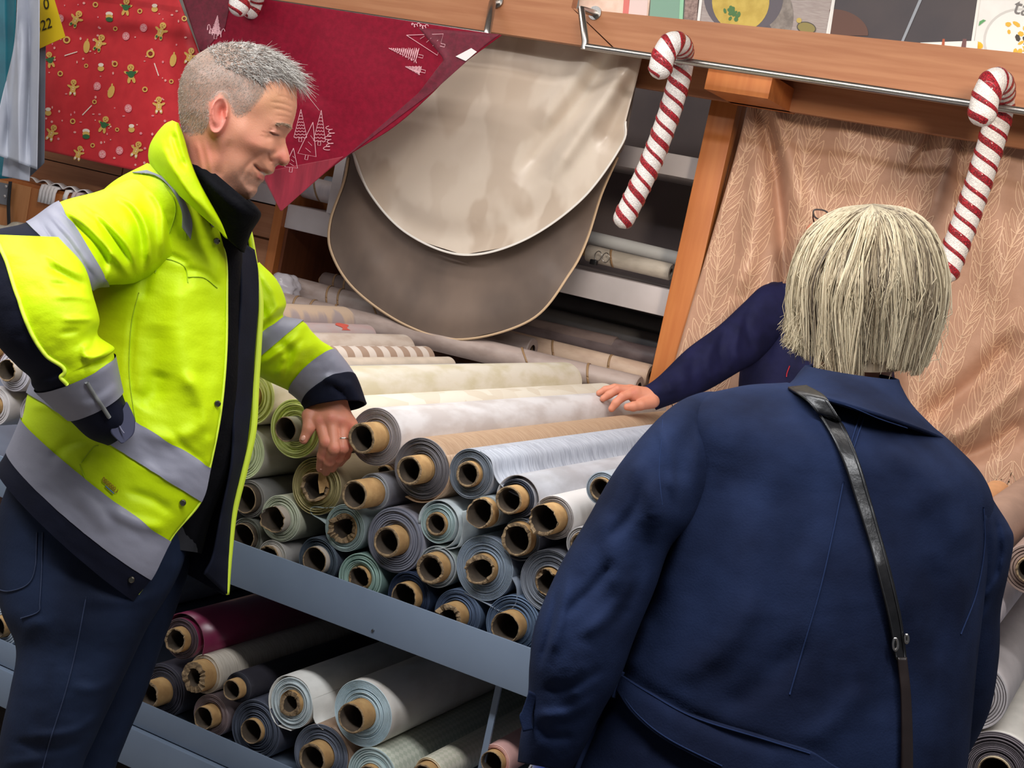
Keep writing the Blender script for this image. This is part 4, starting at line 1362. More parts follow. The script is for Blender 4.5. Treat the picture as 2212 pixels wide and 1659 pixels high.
for i in range(26):
    flat(k7, 'food_print', oval(2192 + rs.uniform(-20, 60), 84 + rs.uniform(-34, 32), rs.uniform(4, 10), rs.uniform(3, 6), rs.rand() * 3, 6), mat('food_yellow', (226, 178, 40), .4) if i % 4 else mat('food_dark', (56, 46, 30), .4), YQ, .002 + i * .00005)
flat(k7, 'yellow_print', oval(2114, 98, 10, 8, .4, 9), mat('paint_yellow', (240, 186, 30), .5), YQ, .002)
flat(k7, 'green_print', [(2114, 56), (2130, 44), (2124, 42), (2116, 46)], mat('leaf_green', (90, 160, 100), .5), YQ, .002)
text_on('ta', 2186, 28, 50, YQ, -6, mat('letter_grey', (120, 116, 116), .5), 'lettering', k7, .003)

# ------------------------------------------------------------------ things behind the man's bent arm
YN = 3.86
nz = z_of(70, 398, YN)
nx0, nx1, nxs = float(atY(-80, 380, YN)[0]), float(atY(196, 428, YN)[0]), float(atY(66, 420, YN)[0])
low = empty('low_cabinet', (nxs, YN, 0), 'low orange beech cabinet at the left edge under folded white linen', 'cabinet')
child(MB().box(nx0, nx1, YN + 0.016, YN + 0.12, 0.0, nz).build('carcass', M_woodv), low)
child(MB().box(nx0, nxs - 0.002, YN, YN + 0.015, 0.9, nz - 0.012, 0.001).build('door_panel', mat('light_beech', (206, 142, 90), .45, c2=(194, 128, 76), scale=3, stretch=(14, 14, 1.2)), smooth=True, auto=40), low)
child(MB().box(nxs + 0.002, nx1, YN, YN + 0.015, 0.9, nz - 0.012, 0.001).build('door_panel', M_woodv, smooth=True, auto=40), low)
M_linen = mat('white_linen', (246, 242, 242), .7, c2=(236, 230, 230), scale=20, bump=.1, bscale=160)
M_linen_p = mat('pinkish_linen', (214, 194, 194), .7, c2=(200, 178, 178), scale=20)


def draped(name, x0, x1, ytop, ybot, label, m, ribs=4):
    """folded linen lying on the cabinet top with its end hanging over the front"""
    a, b, cbt = atY(x0, ytop, YN), atY(x1, ytop + (x1 - x0) * .23, YN), z_of(0.5 * (x0 + x1), ybot, YN)
    root = empty(name, (a[0], YN, nz), label, 'linen', 'folded linen on the low cabinet')
    for k in range(ribs):
        xa = a[0] + (b[0] - a[0]) * k / ribs
        xb = a[0] + (b[0] - a[0]) * (k + .94) / ribs
        prof = [(YN + .09, nz + .004), (YN + .02, nz + .006), (YN - .004, nz + .002), (YN - .010, nz - .012), (YN - .011, cbt)]
        rows = []
        for x, o in ((xa, 0), (xa + (xb - xa) * .3, .006), (xa + (xb - xa) * .7, .006), (xb, 0)):
            rows.append([(x, y - (o if i >= 2 else 0), z + (o if i < 3 else 0)) for i, (y, z) in enumerate(prof)])
        child(sheet('fold', np.array(rows), m, None, .002), root)
    return root


draped('folded_linen', 92, 127, 402, 442, 'white ribbed folded linen hanging over the cabinet front', M_linen, 5)
draped('folded_linen', 143, 153, 412, 434, 'narrow white folded linen right of the ribbed one', M_linen, 1)
draped('folded_linen', 160, 176, 416, 432, 'short pale folded linen against the yellow shoulder', M_linen_p, 2)
q = np.array([[(x, YN + y, nz + .008 + .016 * abs(math.sin(x * 47 + y * 30)) * (1 if y < .08 else .6)) for x in np.linspace(float(atY(58, 395, YN)[0]), float(atY(188, 424, YN)[0]), 60)] for y in np.linspace(.0, .11, 12)])
pl = empty('linen_pile', q[5, 30], 'crumpled row of white and pinkish linen along the cabinet top', 'linen')
child(sheet('crumpled_linen', q, M_linen, None, .003), pl)
pq = [(2, 394), (1, 440)], [(21, 398), (18, 444)]
a, b, c2, d = (atY(*v, YN - .01) for v in ((-8, 392), (21, 398), (18, 444), (-10, 438)))
gp = empty('metal_plate', (a + c2) / 2, 'grey metal plate with white studs on the cabinet at the left edge', 'plate')
vv = [a, b, c2, d]
child(mesh_obj('plate', vv + [v + np.array([0, .006, 0]) for v in vv], [(3, 2, 1, 0), (4, 5, 6, 7), (0, 1, 5, 4), (1, 2, 6, 5), (2, 3, 7, 6), (3, 0, 4, 7)], mat('grey_metal', (128, 130, 138), .5), smooth=False), gp)
for x, y in ((14, 403), (11, 424)):
    c0 = atY(x, y, YN - .012)
    child(MB().tube([c0, c0 - [0, .004, 0], c0 - [0, .006, 0]], [.005, .0048, .002], 10).build('stud', M_linen, smooth=True), gp)
sb = empty('black_strap', atY(18, 440, YN - .02), 'black webbing strap hanging before the low cabinet', 'strap')
l_, r_ = polyline([(19, 392), (15, 440), (16, 490)], 20), polyline([(26, 392), (22, 440), (23, 490)], 20)
child(sheet('webbing', np.stack([atY(l_[:, 0], l_[:, 1], np.full(20, YN - .02)), atY(r_[:, 0], r_[:, 1], np.full(20, YN - .02))]), mat('black_webbing', (34, 36, 42), .6), None, .002), sb)
cr0, cr1 = polyline([(-30, 476), (10, 488), (30, 480), (58, 483)], 40), polyline([(-30, 520), (0, 512), (30, 506), (60, 500)], 40)
u = np.linspace(0, 1, 12)[None, :, None]
RP = cr0[:, None] * (1 - u) + cr1[:, None] * u
rg = empty('cream_cloth', atY(20, 495, 3.80), 'crumpled cream cloth showing above the navy elbow', 'cloth')
child(sheet('cloth', atY(RP[..., 0], RP[..., 1], 3.80 - .03 * np.sin(np.pi * u[..., 0]) - .012 * np.sin(RP[..., 0] * .21)), mat('cream_linen', (220, 212, 196), .7, c2=(206, 198, 182), scale=20), None, .004), rg)
# scrap of cardboard pinched between the finger tips
sc_ = at(np.array([689., 702, 706, 699, 690, 687]), np.array([1012., 1012, 1040, 1064, 1066, 1040]), np.array([2.738, 2.738, 2.742, 2.75, 2.75, 2.742]))
sk = empty('cardboard_scrap', sc_.mean(0), 'torn strip of tan cardboard pinched between the fingertips', 'cardboard')
child(mesh_obj('strip', list(sc_) + list(sc_ + FWD * .003), [(0, 1, 2, 5), (5, 2, 3, 4), (11, 8, 7, 6), (10, 9, 8, 11)] + [(i, i + 6, (i + 1) % 6 + 6, (i + 1) % 6) for i in range(6)], M_card, smooth=False), sk)


# ------------------------------------------------------------------ garments and bodies
class Loft:
    """tube of cloth round a limb or a trunk. Each station gives the two sides as seen (A, B in px), the distance of its axis,
    the half thickness towards / away from the viewer, a bow of the ring and optionally a second far-side edge"""

    def __init__(self, st, n=120, m=96, fold=None, p=0.85, noise=0.0, seed=1, far=None, seam=None, open_deg=0.0):
        st = np.asarray(st, float)
        self.n, self.m = n, m
        self.k0 = int(round(open_deg / 360.0 * m))
        q = spline(st, n)
        if open_deg:                                             # open front: the free edge, not the ring's extreme, shows at B
            uo = (1 - math.cos(2 * math.pi * self.k0 / m)) / 2
            q[:, 2:4] = q[:, 0:2] + (q[:, 2:4] - q[:, 0:2]) / (1 - uo)
        self.q = q
        A, B, z, th, bow = q[:, 0:2], q[:, 2:4], q[:, 4], q[:, 5], q[:, 6] if q.shape[1] > 6 else np.zeros(n)
        j = np.arange(m) / m
        phi = np.broadcast_to(2 * np.pi * j, (n, m)).copy()
        if seam is not None:                                     # column m//4 follows the seam
            s = np.interp(np.linspace(0, 1, n), np.linspace(0, 1, len(seam)), seam)
            ps = np.arccos(np.clip(2 * (1 - s) - 1, -1, 1))
            k = m // 4
            for i in range(n):
                phi[i, :k + 1] = np.linspace(0, ps[i], k + 1)
                phi[i, k:] = np.linspace(ps[i], 2 * np.pi, m - k + 1)[:-1]
        self.phi = phi
        c, s = np.cos(phi), np.sin(phi)
        u = (1 - c) / 2                                          # 0 at B, 1 at A
        P = B[:, None] * (1 - u[..., None]) + A[:, None] * u[..., None]
        mid = 0.5 * (A + B)
        t = np.gradient(mid, axis=0)
        t /= np.linalg.norm(t, axis=1)[:, None] + 1e-9
        P = P + t[:, None] * (bow[:, None] * np.where(s > 0, s, s))[..., None]
        if far is not None:                                      # far half ends on another edge
            E = spline(np.asarray(far, float), n)
            fh = s < 0
            uf = u
            Pf = E[:, None, :2] * (1 - uf[..., None]) + A[:, None] * uf[..., None]
            P = np.where(fh[..., None], Pf, P)
        Z = z[:, None] - th[:, None] * np.sign(s) * np.abs(s) ** p
        if far is not None:
            Z = np.where(s < 0, Z + (E[:, 2][:, None]) * (c + 1) / 2, Z)
        w = np.clip(s, 0, 1) ** 0.5
        if fold:
            Z = Z - folds(P, fold) * w
        if noise:
            k = P / 26.0
            Z = Z - noise * (vnoise(k, seed) + 0.5 * vnoise(P / 11.0 + 7, seed + 1)) * np.abs(s) ** 0.5
        self.P, self.Z = P, Z

    def world(self, off=0.0, rows=None, cols=None):
        W = at(self.P[..., 0], self.P[..., 1], self.Z)
        if off:
            du = np.roll(W, -1, 1) - np.roll(W, 1, 1)
            dv = np.gradient(W, axis=0)
            nn = np.cross(du, dv)
            nn /= np.linalg.norm(nn, axis=2)[..., None] + 1e-12
            c = W.mean(1, keepdims=True)
            sg = np.sign(((W - c) * nn).sum(2)).sum()
            W = W + nn * off * (1 if sg > 0 else -1)
        if rows is not None:
            W = W[rows]
        if cols is not None:
            W = W[:, cols]
        return W

    def row_at(self, k, K):
        """grid row of station k of K"""
        return int(round(k / (K - 1) * (self.n - 1)))

    def mesh(self, name, m, parent=None, off=0.0, rows=None, cols=None, closed=None, thick=0.0, cap=False, fmat=None):
        W = self.world(off, rows, cols)
        closed = (cols is None) if closed is None else closed
        v = W.reshape(-1, 3)
        f = grid_faces(W.shape[0], W.shape[1], closed)
        if cap:
            k = W.shape[1]
            f.append(tuple(range(k)))
            f.append(tuple((W.shape[0] - 1) * k + i for i in range(k))[::-1])
        o = mesh_obj(name, v, f, m, None, True)
        if thick:
            md = o.modifiers.new('thickness', 'SOLIDIFY')
            md.thickness = thick
            md.offset = 0
        if parent is not None:
            child(o, parent) if parent.parent is None else sub(o, parent)
        return o

    def depth_map(self, step=3.0):
        """near-side distance over the picture plane, as a lookup P -> Z"""
        kn = self.m // 2 + 1                                     # the near half only
        P2, Z2 = self.P[:, :kn], self.Z[:, :kn]
        up = int(np.ceil(1.6 * max(np.abs(np.diff(P2, axis=1)).max(), np.abs(np.diff(P2, axis=0)).max()) / step))
        ri = np.linspace(0, P2.shape[0] - 1, P2.shape[0] * up)
        ci = np.linspace(0, P2.shape[1] - 1, P2.shape[1] * up)
        i0, j0 = np.clip(ri.astype(int), 0, P2.shape[0] - 2), np.clip(ci.astype(int), 0, P2.shape[1] - 2)
        fi, fj = (ri - i0)[:, None, None], (ci - j0)[None, :, None]
        A3 = np.concatenate([P2, Z2[..., None]], 2)
        g = (A3[i0][:, j0] * (1 - fi) * (1 - fj) + A3[i0 + 1][:, j0] * fi * (1 - fj) + A3[i0][:, j0 + 1] * (1 - fi) * fj + A3[i0 + 1][:, j0 + 1] * fi * fj).reshape(-1, 3)
        lo = g[:, :2].min(0) - step * 12
        hi = g[:, :2].max(0) + step * 12
        nx, ny = (np.ceil((hi - lo) / step) + 1).astype(int)
        D = np.full((nx, ny), 1e3)
        ix = np.round((g[:, :2] - lo) / step).astype(int)
        np.minimum.at(D, (ix[:, 0], ix[:, 1]), g[:, 2])
        for _ in range(10):                                      # fill outwards
            bad = D > 100
            if not bad.any():
                break
            acc, cnt = np.zeros_like(D), np.zeros_like(D)
            for dx in (-1, 0, 1):
                for dy in (-1, 0, 1):
                    S = np.roll(np.roll(D, dx, 0), dy, 1)
                    ok = S < 100
                    acc += np.where(ok, S, 0)
                    cnt += ok
            D = np.where(bad & (cnt > 0), acc / np.maximum(cnt, 1), D)
        D = np.where(D > 100, np.median(g[:, 2]), D)
        for _ in range(2):
            D = (D + np.roll(D, 1, 0) + np.roll(D, -1, 0) + np.roll(D, 1, 1) + np.roll(D, -1, 1)) / 5

        def look(Q):
            q = np.clip((np.asarray(Q) - lo) / step, 0, [nx - 1.001, ny - 1.001])
            i = q.astype(int)
            f = q - i
            return (D[i[..., 0], i[..., 1]] * (1 - f[..., 0]) * (1 - f[..., 1]) + D[i[..., 0] + 1, i[..., 1]] * f[..., 0] * (1 - f[..., 1])
                    + D[i[..., 0], i[..., 1] + 1] * (1 - f[..., 0]) * f[..., 1] + D[i[..., 0] + 1, i[..., 1] + 1] * f[..., 0] * f[..., 1])
        return look


def sub(o, part):
    """sub-part of a part, keeping world coordinates (no object here is rotated or scaled)"""
    root = part.parent
    o.parent = part
    o.matrix_parent_inverse = Matrix.Translation(-Vector(root.location)) if False else Matrix.Identity(4)
    return o


def patch(name, left, right, look, m, parent, off=0.003, n=60, k=24, thick=0.0022, smooth=True):
    """piece of cloth lying on a garment between two chains of px points"""
    a, b = polyline(left, n, smooth), polyline(right, n, smooth)
    u = np.linspace(0, 1, k)[None, :, None]
    P = a[:, None] * (1 - u) + b[:, None] * u
    W = at(P[..., 0], P[..., 1], look(P) - off)
    o = sheet(name, W, m, None, thick)
    if parent is not None:
        child(o, parent) if parent.parent is None else sub(o, parent)
    return o


def seam_line(name, pts, look, m, parent, r=0.0012, off=0.002, n=60):
    q = polyline(pts, n)
    W = at(q[:, 0], q[:, 1], look(q) - off)
    o = MB().tube(W, r, 6).build(name, m, None, smooth=True)
    child(o, parent) if parent.parent is None else sub(o, parent)
    return o


def smin(a, b, k):
    h = np.clip(0.5 + 0.5 * (b - a) / k, 0, 1)
    return b * (1 - h) + a * h - k * h * (1 - h)


def iso(F, lo, step):
    """polygons of the zero level of a field sampled on a grid"""
    import openvdb
    g = openvdb.FloatGrid(background=float(F.max()))
    g.copyFromArray(np.ascontiguousarray(F, dtype=np.float32))
    pts, tri, quad = g.convertToPolygons(isovalue=0.0, adaptivity=0.0)
    v = np.asarray(pts, float) * step + lo
    f = [tuple(int(i) for i in q)[::-1] for q in quad] + [tuple(int(i) for i in q)[::-1] for q in tri]
    return v, f


def relax(v, f, it=3, lam=0.5):
    E = np.array([(q[i], q[(i + 1) % len(q)]) for q in f for i in range(len(q))])
    n = len(v)
    cnt = np.bincount(E[:, 0], minlength=n) + np.bincount(E[:, 1], minlength=n)
    for _ in range(it):
        acc = np.zeros_like(v)
        for k in range(v.shape[1]):
            acc[:, k] = np.bincount(E[:, 0], v[E[:, 1], k], n) + np.bincount(E[:, 1], v[E[:, 0], k], n)
        v = v + lam * (acc / np.maximum(cnt, 1)[:, None] - v)
    return v


def limbs(segs, vox, k=0.006, extra=None):
    """smooth union of tapered limbs: (point, radius, point, radius); coordinates are world metres"""
    pts = np.array([s[0] for s in segs] + [s[2] for s in segs], float)
    r = max(max(s[1], s[3]) for s in segs)
    lo, hi = pts.min(0) - r - vox * 3, pts.max(0) + r + vox * 3
    n = np.ceil((hi - lo) / vox).astype(int) + 1
    X = np.stack(np.meshgrid(*[lo[i] + vox * np.arange(n[i]) for i in range(3)], indexing='ij'), -1)
    F = np.full(X.shape[:3], 1.0)
    for a, ra, b, rb in segs:
        a, b = np.asarray(a, float), np.asarray(b, float)
        ab = b - a
        t = np.clip(((X - a) @ ab) / (ab @ ab + 1e-12), 0, 1)
        d = np.linalg.norm(X - a - t[..., None] * ab, axis=-1) - (ra + (rb - ra) * t)
        F = smin(F, d, k)
    if extra is not None:
        F = extra(F, X)
    v, f = iso(F, lo, vox)
    return relax(v, f, 2), f


def join(parts):
    v, f, n = [], [], 0
    for a, b in parts:
        v.append(np.asarray(a))
        f += [tuple(i + n for i in q) for q in b]
        n += len(a)
    return np.concatenate(v), f


def paint(o, name, cols):
    a = o.data.color_attributes.new(name, 'FLOAT_COLOR', 'POINT')
    a.data.foreach_set('color', np.concatenate([cols, np.ones((len(cols), 1))], 1).astype(np.float32).ravel())


def L3(c):
    return np.array(lin(c)[:3])


def to_px(W):
    q = np.asarray(W) - EYE
    z = q @ FWD
    return np.stack([CXP + FPX * (q @ CAMX) / z, CYP - FPX * (q @ CAMY) / z], -1), z


M_skin = mat('skin', (220, 160, 130), 0.48, attr='skin_colour', spec=0.4, bump=0.12, bscale=420)
_b = M_skin.node_tree.nodes['Principled BSDF']
_b.inputs['Subsurface Weight'].default_value = 0.12
_b.inputs['Subsurface Radius'].default_value = (0.6, 0.25, 0.12)
_b.inputs['Subsurface Scale'].default_value = 0.012
M_hv = mat('hi_vis_yellow', (204, 232, 0), 0.55, c2=(198, 228, 0), scale=9, spec=.3, bump=0.10, bscale=260)
M_hv_edge = mat('hi_vis_edge', (222, 246, 70), 0.55)
M_navy = mat('navy_twill', (15, 19, 38), 0.8, c2=(11, 14, 30), scale=14, spec=.2, bump=0.10, bscale=300)
M_tape = mat('reflective_tape', (142, 142, 156), 0.5, c2=(134, 134, 148), scale=12, metal=0.0, bump=0.05, bscale=300)
M_fleece = mat('black_fleece', (12, 12, 17), 0.85, c2=(8, 8, 12), scale=60, spec=.12, bump=0.3, bscale=200)
M_jean = mat('dark_jeans', (27, 39, 64), 0.8, c2=(15, 23, 42), scale=7, detail=6, stretch=(1, 1, .5), spec=.2, bump=0.15, bscale=320)
M_jean_st = mat('jeans_stitch', (36, 48, 76), 0.7)
M_shirt = mat('dark_grey_shirt', (34, 35, 42), 0.75, sheen=0.1)
M_snap = mat('snap_metal', (120, 116, 104), 0.25, metal=1.0)
M_stitch = mat('yellow_stitch', (168, 196, 10), 0.6)

# ================================================================== the man in the yellow jacket
man = empty('person', (-1.5, 1.85, 0.0), 'grey-haired man in yellow and navy safety jacket leaning on the rolls', 'person')

# ---- head: outline of the profile, half widths across it
face_out = [(398, 330), (394, 285), (387, 240), (387, 193), (392, 166), (406, 137), (425, 119), (449, 104), (470, 97), (499, 92), (528, 93), (560, 99), (588, 111), (610, 126),
            (627, 147), (637, 175), (641, 205), (641, 231), (639, 243), (636, 256), (632, 268), (630, 279), (621, 290), (616, 299), (617, 309), (621, 322), (625, 336), (626, 347), (621, 356),
            (612, 359), (602, 355), (595, 360), (593, 367), (590, 374), (582, 377), (573, 378), (571, 383), (570, 390), (562, 397), (556, 405), (555, 414), (549, 423), (540, 430), (528, 430),
            (512, 428), (500, 446), (488, 462), (440, 452), (412, 420), (402, 370)]
ctrl = np.array([(500, 150, .074), (440, 170, .071), (560, 130, .066), (600, 160, .058), (415, 230, .068), (470, 250, .077), (530, 220, .0755), (590, 200, .064), (620, 200, .055), (632, 240, .050),
                 (622, 270, .048), (600, 270, .058), (601, 290, .046), (585, 288, .055), (614, 299, .019), (617, 318, .0135), (617, 345, .0165), (594, 340, .021), (575, 318, .056), (568, 300, .062), (545, 300, .070),
                 (520, 280, .0745), (588, 366, .028), (572, 362, .036), (551, 360, .045), (565, 388, .029), (550, 413, .026), (538, 420, .029), (520, 395, .045), (500, 370, .057), (480, 340, .064), (520, 350, .060),
                 (475, 300, .072), (440, 320, .055), (395, 260, .052), (420, 320, .051), (450, 400, .048), (460, 480, .048), (500, 410, .043)])
ZH = 2.25


def dist_poly(P, poly):
    d = np.full(P.shape[:-1], 1e9)
    for i in range(len(poly)):
        e, _ = seg_dist(P, np.array(poly[i], float), np.array(poly[(i + 1) % len(poly)], float))
        d = np.minimum(d, e)
    return np.where(in_poly(P, poly), d, -d)


def gauss(P, x, y, sx, sy, a=0.0):
    dx, dy = P[..., 0] - x, P[..., 1] - y
    u, v = dx * math.cos(a) + dy * math.sin(a), -dx * math.sin(a) + dy * math.cos(a)
    return np.exp(-(u / sx) ** 2 - (v / sy) ** 2)


def face_relief(P):
    g = 0
    g = g + .0085 * gauss(P, 596, 286, 9, 6, .4) + .0040 * gauss(P, 608, 271, 14, 5, .15) + .0040 * gauss(P, 562, 320, 19, 15, .3) - .003 * gauss(P, 580, 297, 9, 7)
    g = g + .0050 * gauss(P, 594, 339, 9, 9) - .0045 * gauss(P, 606, 355, 5, 3) + .0030 * gauss(P, 563, 387, 8, 5, .7) + .002 * gauss(P, 578, 368, 9, 4, .6)
    g = g + .004 * gauss(P, 545, 415, 11, 9)
    g = g + folds(P, [([(577, 326), (562, 334), (543, 349), (528, 366), (518, 390)], 5.5, -.0028), ([(541, 374), (534, 388), (534, 405)], 5, -.0015), ([(579, 330), (580, 343), (588, 352)], 3, -.0045),
                      ([(547, 354), (556, 364), (568, 373), (579, 378)], 2.8, -.0075), ([(550, 368), (558, 380), (566, 388)], 3.5, .0018), ([(580, 279), (590, 282), (603, 287)], 1.8, -.0022), ([(581, 285), (592, 291), (604, 293)], 1.8, -.0034),
                      ([(583, 220), (610, 224), (636, 234)], 2.4, -.0014), ([(588, 234), (612, 238), (636, 247)], 2.4, -.0014), ([(598, 207), (618, 210), (636, 221)], 2.4, -.0011), ([(594, 250), (616, 252), (634, 258)], 2.2, -.001),
                      ([(564, 284), (574, 288), (580, 286)], 2, -.0012), ([(562, 294), (572, 295)], 2, -.001), ([(424, 305), (434, 345), (440, 380)], 6, .0025), ([(441, 300), (452, 350), (462, 400)], 6, .0025), ([(497, 300), (485, 340), (470, 390)], 10, -.003)])
    # ear
    e = np.hypot(((P[..., 0] - 471) * math.cos(.2) + (P[..., 1] - 249) * math.sin(.2)) / 22, (-(P[..., 0] - 471) * math.sin(.2) + (P[..., 1] - 249) * math.cos(.2)) / 45)
    ear = 1 / (1 + np.exp((e - 1) * 16))
    back = np.clip((492 - P[..., 0]) / 34, 0.15, 1)
    g = g + ear * (.006 + .012 * back)
    g = g + .006 * np.exp(-((e - .86) / .13) ** 2) * np.clip((500 - P[..., 0]) / 30, 0, 1) * (e < 1.1)
    g = g - .013 * gauss(P, 479, 241, 8, 15, .12) + folds(P, [([(463, 222), (460, 248), (466, 272)], 3, .003), ([(488, 240), (489, 256)], 4, .004)])
    return g


gx, gy = np.arange(376, 692, 1.6), np.arange(76, 522, 1.6)
GP = np.stack(np.meshgrid(gx, gy, indexing='ij'), -1)
dm = dist_poly(GP, face_out) * ZH / FPX
wt = 1 / (((GP[..., None, :] - ctrl[:, :2]) ** 2).sum(-1) + 60.0) ** 2
Rm = (wt * ctrl[:, 2]).sum(-1) / wt.sum(-1)
Rs = Rm.copy()
for _ in range(90):
    Rs[1:-1, 1:-1] = (Rs[1:-1, 1:-1] + Rs[:-2, 1:-1] + Rs[2:, 1:-1] + Rs[1:-1, :-2] + Rs[1:-1, 2:]) / 5
_k = np.clip((596 - GP[..., 0]) / 24, 0, 1)
_k = np.maximum(_k, np.clip((276 - GP[..., 1]) / 10, 0, 1))
Rm = Rm * (1 - _k) + Rs * _k
dd = np.clip(dm / Rm, 0, 1)
wid = Rm * np.sqrt(1 - (1 - dd) ** 2) + face_relief(GP) * np.clip(dm / .008, 0, 1)
wid = np.where(dm > 0, wid, dm * 1.5)
for _ in range(1):
    wid[1:-1, 1:-1] = (wid[1:-1, 1:-1] * 2 + wid[:-2, 1:-1] + wid[2:, 1:-1] + wid[1:-1, :-2] + wid[1:-1, 2:]) / 6


def head_axis(P):
    return ZH + 0.00012 * (P[..., 0] - 500)                       # face turned a little away from straight profile


zs = np.arange(ZH - 0.115, ZH + 0.125, 0.0014)
Fh = np.abs(zs[None, None, :] - head_axis(GP)[..., None]) - wid[..., None]
v, hf = iso(Fh, np.zeros(3), 1.0)
v = relax(v, hf, 2)
hp = np.stack([gx[0] + v[:, 0] * 1.6, gy[0] + v[:, 1] * 1.6], 1)
hz = zs[0] + v[:, 2] * 0.0014
head_v = at(hp[:, 0], hp[:, 1], hz)

# ---- left hand hanging over the roll ends
ZW = 2.735


def J(x, y, z):
    return at(x, y, z)


wr, mc = J(716, 856, 2.72), [J(691, 908, 2.698), J(716, 903, 2.696), J(738, 908, 2.702), J(755, 919, 2.712)]
segs = [(J(722, 800, 2.75), .030, wr, .027)]
for k in range(4):
    segs.append((wr + (mc[k] - wr) * .1, .021, mc[k], .0145))
for a, b in zip(mc[:-1], mc[1:]):
    segs.append((a, .0135, b, .0135))
fing = [((704, 955, 2.680), (697, 985, 2.700), (692, 1011, 2.722)), ((722, 969, 2.676), (711, 997, 2.700), (704, 1019, 2.724)),
        ((741, 968, 2.686), (731, 990, 2.708), (718, 1012, 2.730)), ((755, 962, 2.700), (747, 983, 2.716), (734, 1001, 2.732))]
hand = list(segs)
for k, (p, d, t) in enumerate(fing):
    r = (.0118, .0118, .0112, .0098)[k]
    p, d, t = J(*p), J(*d), J(*t)
    hand += [(mc[k], r * 1.06, p, r), (p, r * 1.04, d, r * .9), (d, r * .92, t, r * .74)]
th = [J(676, 874, 2.715), J(668, 898, 2.700), J(667, 925, 2.690), J(656, 950, 2.690)]
hand += [(J(706, 872, 2.72), .020, th[1], .0145), (th[1], .0135, th[2], .0118), (th[2], .012, th[3], .0088)]


def knuckles(F, X):
    for c in mc:
        F = smin(F, np.linalg.norm(X - (c - FWD * .0075), axis=-1) - .0075, .008)
    return F


# fingers kept apart: each finger blended with the palm on its own
def hand_mesh(palm, fingers, vox, kn=None):
    pts = np.array([s[0] for s in palm + sum(fingers, [])] + [s[2] for s in palm + sum(fingers, [])], float)
    lo, hi = pts.min(0) - .035, pts.max(0) + .035
    n = np.ceil((hi - lo) / vox).astype(int) + 1
    X = np.stack(np.meshgrid(*[lo[i] + vox * np.arange(n[i]) for i in range(3)], indexing='ij'), -1)

    def field(segs, k):
        F = np.full(X.shape[:3], 1.0)
        for a, ra, b, rb in segs:
            a, b = np.asarray(a, float), np.asarray(b, float)
            ab = b - a
            t = np.clip(((X - a) @ ab) / (ab @ ab + 1e-12), 0, 1)
            F = smin(F, np.linalg.norm(X - a - t[..., None] * ab, axis=-1) - (ra + (rb - ra) * t), k)
        return F
    F = field(palm, .012)
    if kn:
        F = kn(F, X)
    base = F
    out = F
    fs = [field(fg, .004) for fg in fingers]
    for q in fs:
        out = np.minimum(out, smin(base, q, .006))
    v, f = iso(out, lo, vox)
    return relax(v, f, 2), f


fl = [hand[len(segs) + 3 * k: len(segs) + 3 * k + 3] for k in range(4)] + [hand[-3:]]
hv, hfc = hand_mesh(segs, fl, 0.0013, knuckles)
# hidden trunk, arms and legs under the clothes
bd = [(J(455, 420, 2.30), .042, J(410, 540, 2.42), .05), (J(345, 530, 2.38), .05, J(420, 560, 2.50), .045), (J(400, 570, 2.43), .085, J(290, 1000, 2.44), .09), (J(290, 1000, 2.44), .09, J(210, 1180, 2.48), .09),
      (J(330, 490, 2.34), .045, J(40, 600, 2.22), .036), (J(40, 610, 2.21), .034, J(225, 850, 2.22), .022), (J(440, 580, 2.52), .04, J(560, 742, 2.66), .035), (J(560, 745, 2.66), .034, J(716, 845, 2.73), .026),
      (J(190, 1210, 2.43), .075, J(75, 1700, 2.44), .05), (J(75, 1700, 2.44), .048, J(-20, 2190, 2.45), .036), (J(270, 1230, 2.57), .07, J(165, 1700, 2.61), .05), (J(165, 1700, 2.61), .046, J(70, 2150, 2.62), .036)]
bv, bf = limbs(bd, 0.010, .03)
allv, allf = join([(head_v, hf), (hv, hfc), (bv, bf)])
body = child(mesh_obj('body', allv, allf, M_skin), man)
# skin tones
Q, _ = to_px(allv)
N = len(allv)
nh = len(head_v)
col = np.tile(L3((224, 164, 134)), (N, 1))


def blend(c, w):
    global col
    w = np.asarray(w)[:, None]
    col = col * (1 - w) + L3(c) * w


H = np.zeros(N)
H[:nh] = 1
blend((206, 134, 112), H * np.clip(gauss(Q, 545, 312, 34, 26) * .55, 0, 1))
blend((222, 132, 116), H * gauss(Q, 612, 340, 18, 20) * .75)
blend((226, 176, 134), H * gauss(Q, 590, 215, 40, 34) * .7)
earw = 1 / (1 + np.exp((np.hypot((Q[:, 0] - 471) / 24, (Q[:, 1] - 249) / 46) - 1) * 10))
blend((224, 138, 122), H * earw * .9)
blend((196, 122, 104), H * np.clip(gauss(Q, 440, 330, 50, 40) * .8, 0, 1))
stub = np.clip(gauss(Q, 525, 395, 34, 30, .6) + gauss(Q, 560, 415, 30, 24), 0, 1) * (0.75 + 0.7 * vnoise(Q / 2.0, 3))
blend((158, 130, 114), H * np.clip(stub, 0, .65))
lipw = np.clip(gauss(Q, 564, 384, 10, 5.5, .75) * 1.2 + gauss(Q, 572, 371, 14, 3.2, .5), 0, 1)
blend((186, 98, 92), H * lipw * .85)
blend((240, 230, 220), H * np.clip(gauss(Q, 571, 375.5, 7, 2.3, .5) * 1.4, 0, 1))
blend((96, 44, 42), H * np.clip(folds(Q, [([(547, 354), (555, 363), (563, 370)], 1.8, 1.2)]), 0, 1) * .8)
blend((70, 46, 40), H * np.clip(folds(Q, [([(580, 284), (592, 290.5), (605, 293)], 1.7, 1.1)]), 0, 1) * .9)
blend((196, 140, 126), H * gauss(Q, 594, 284, 10, 6, .4) * .6)
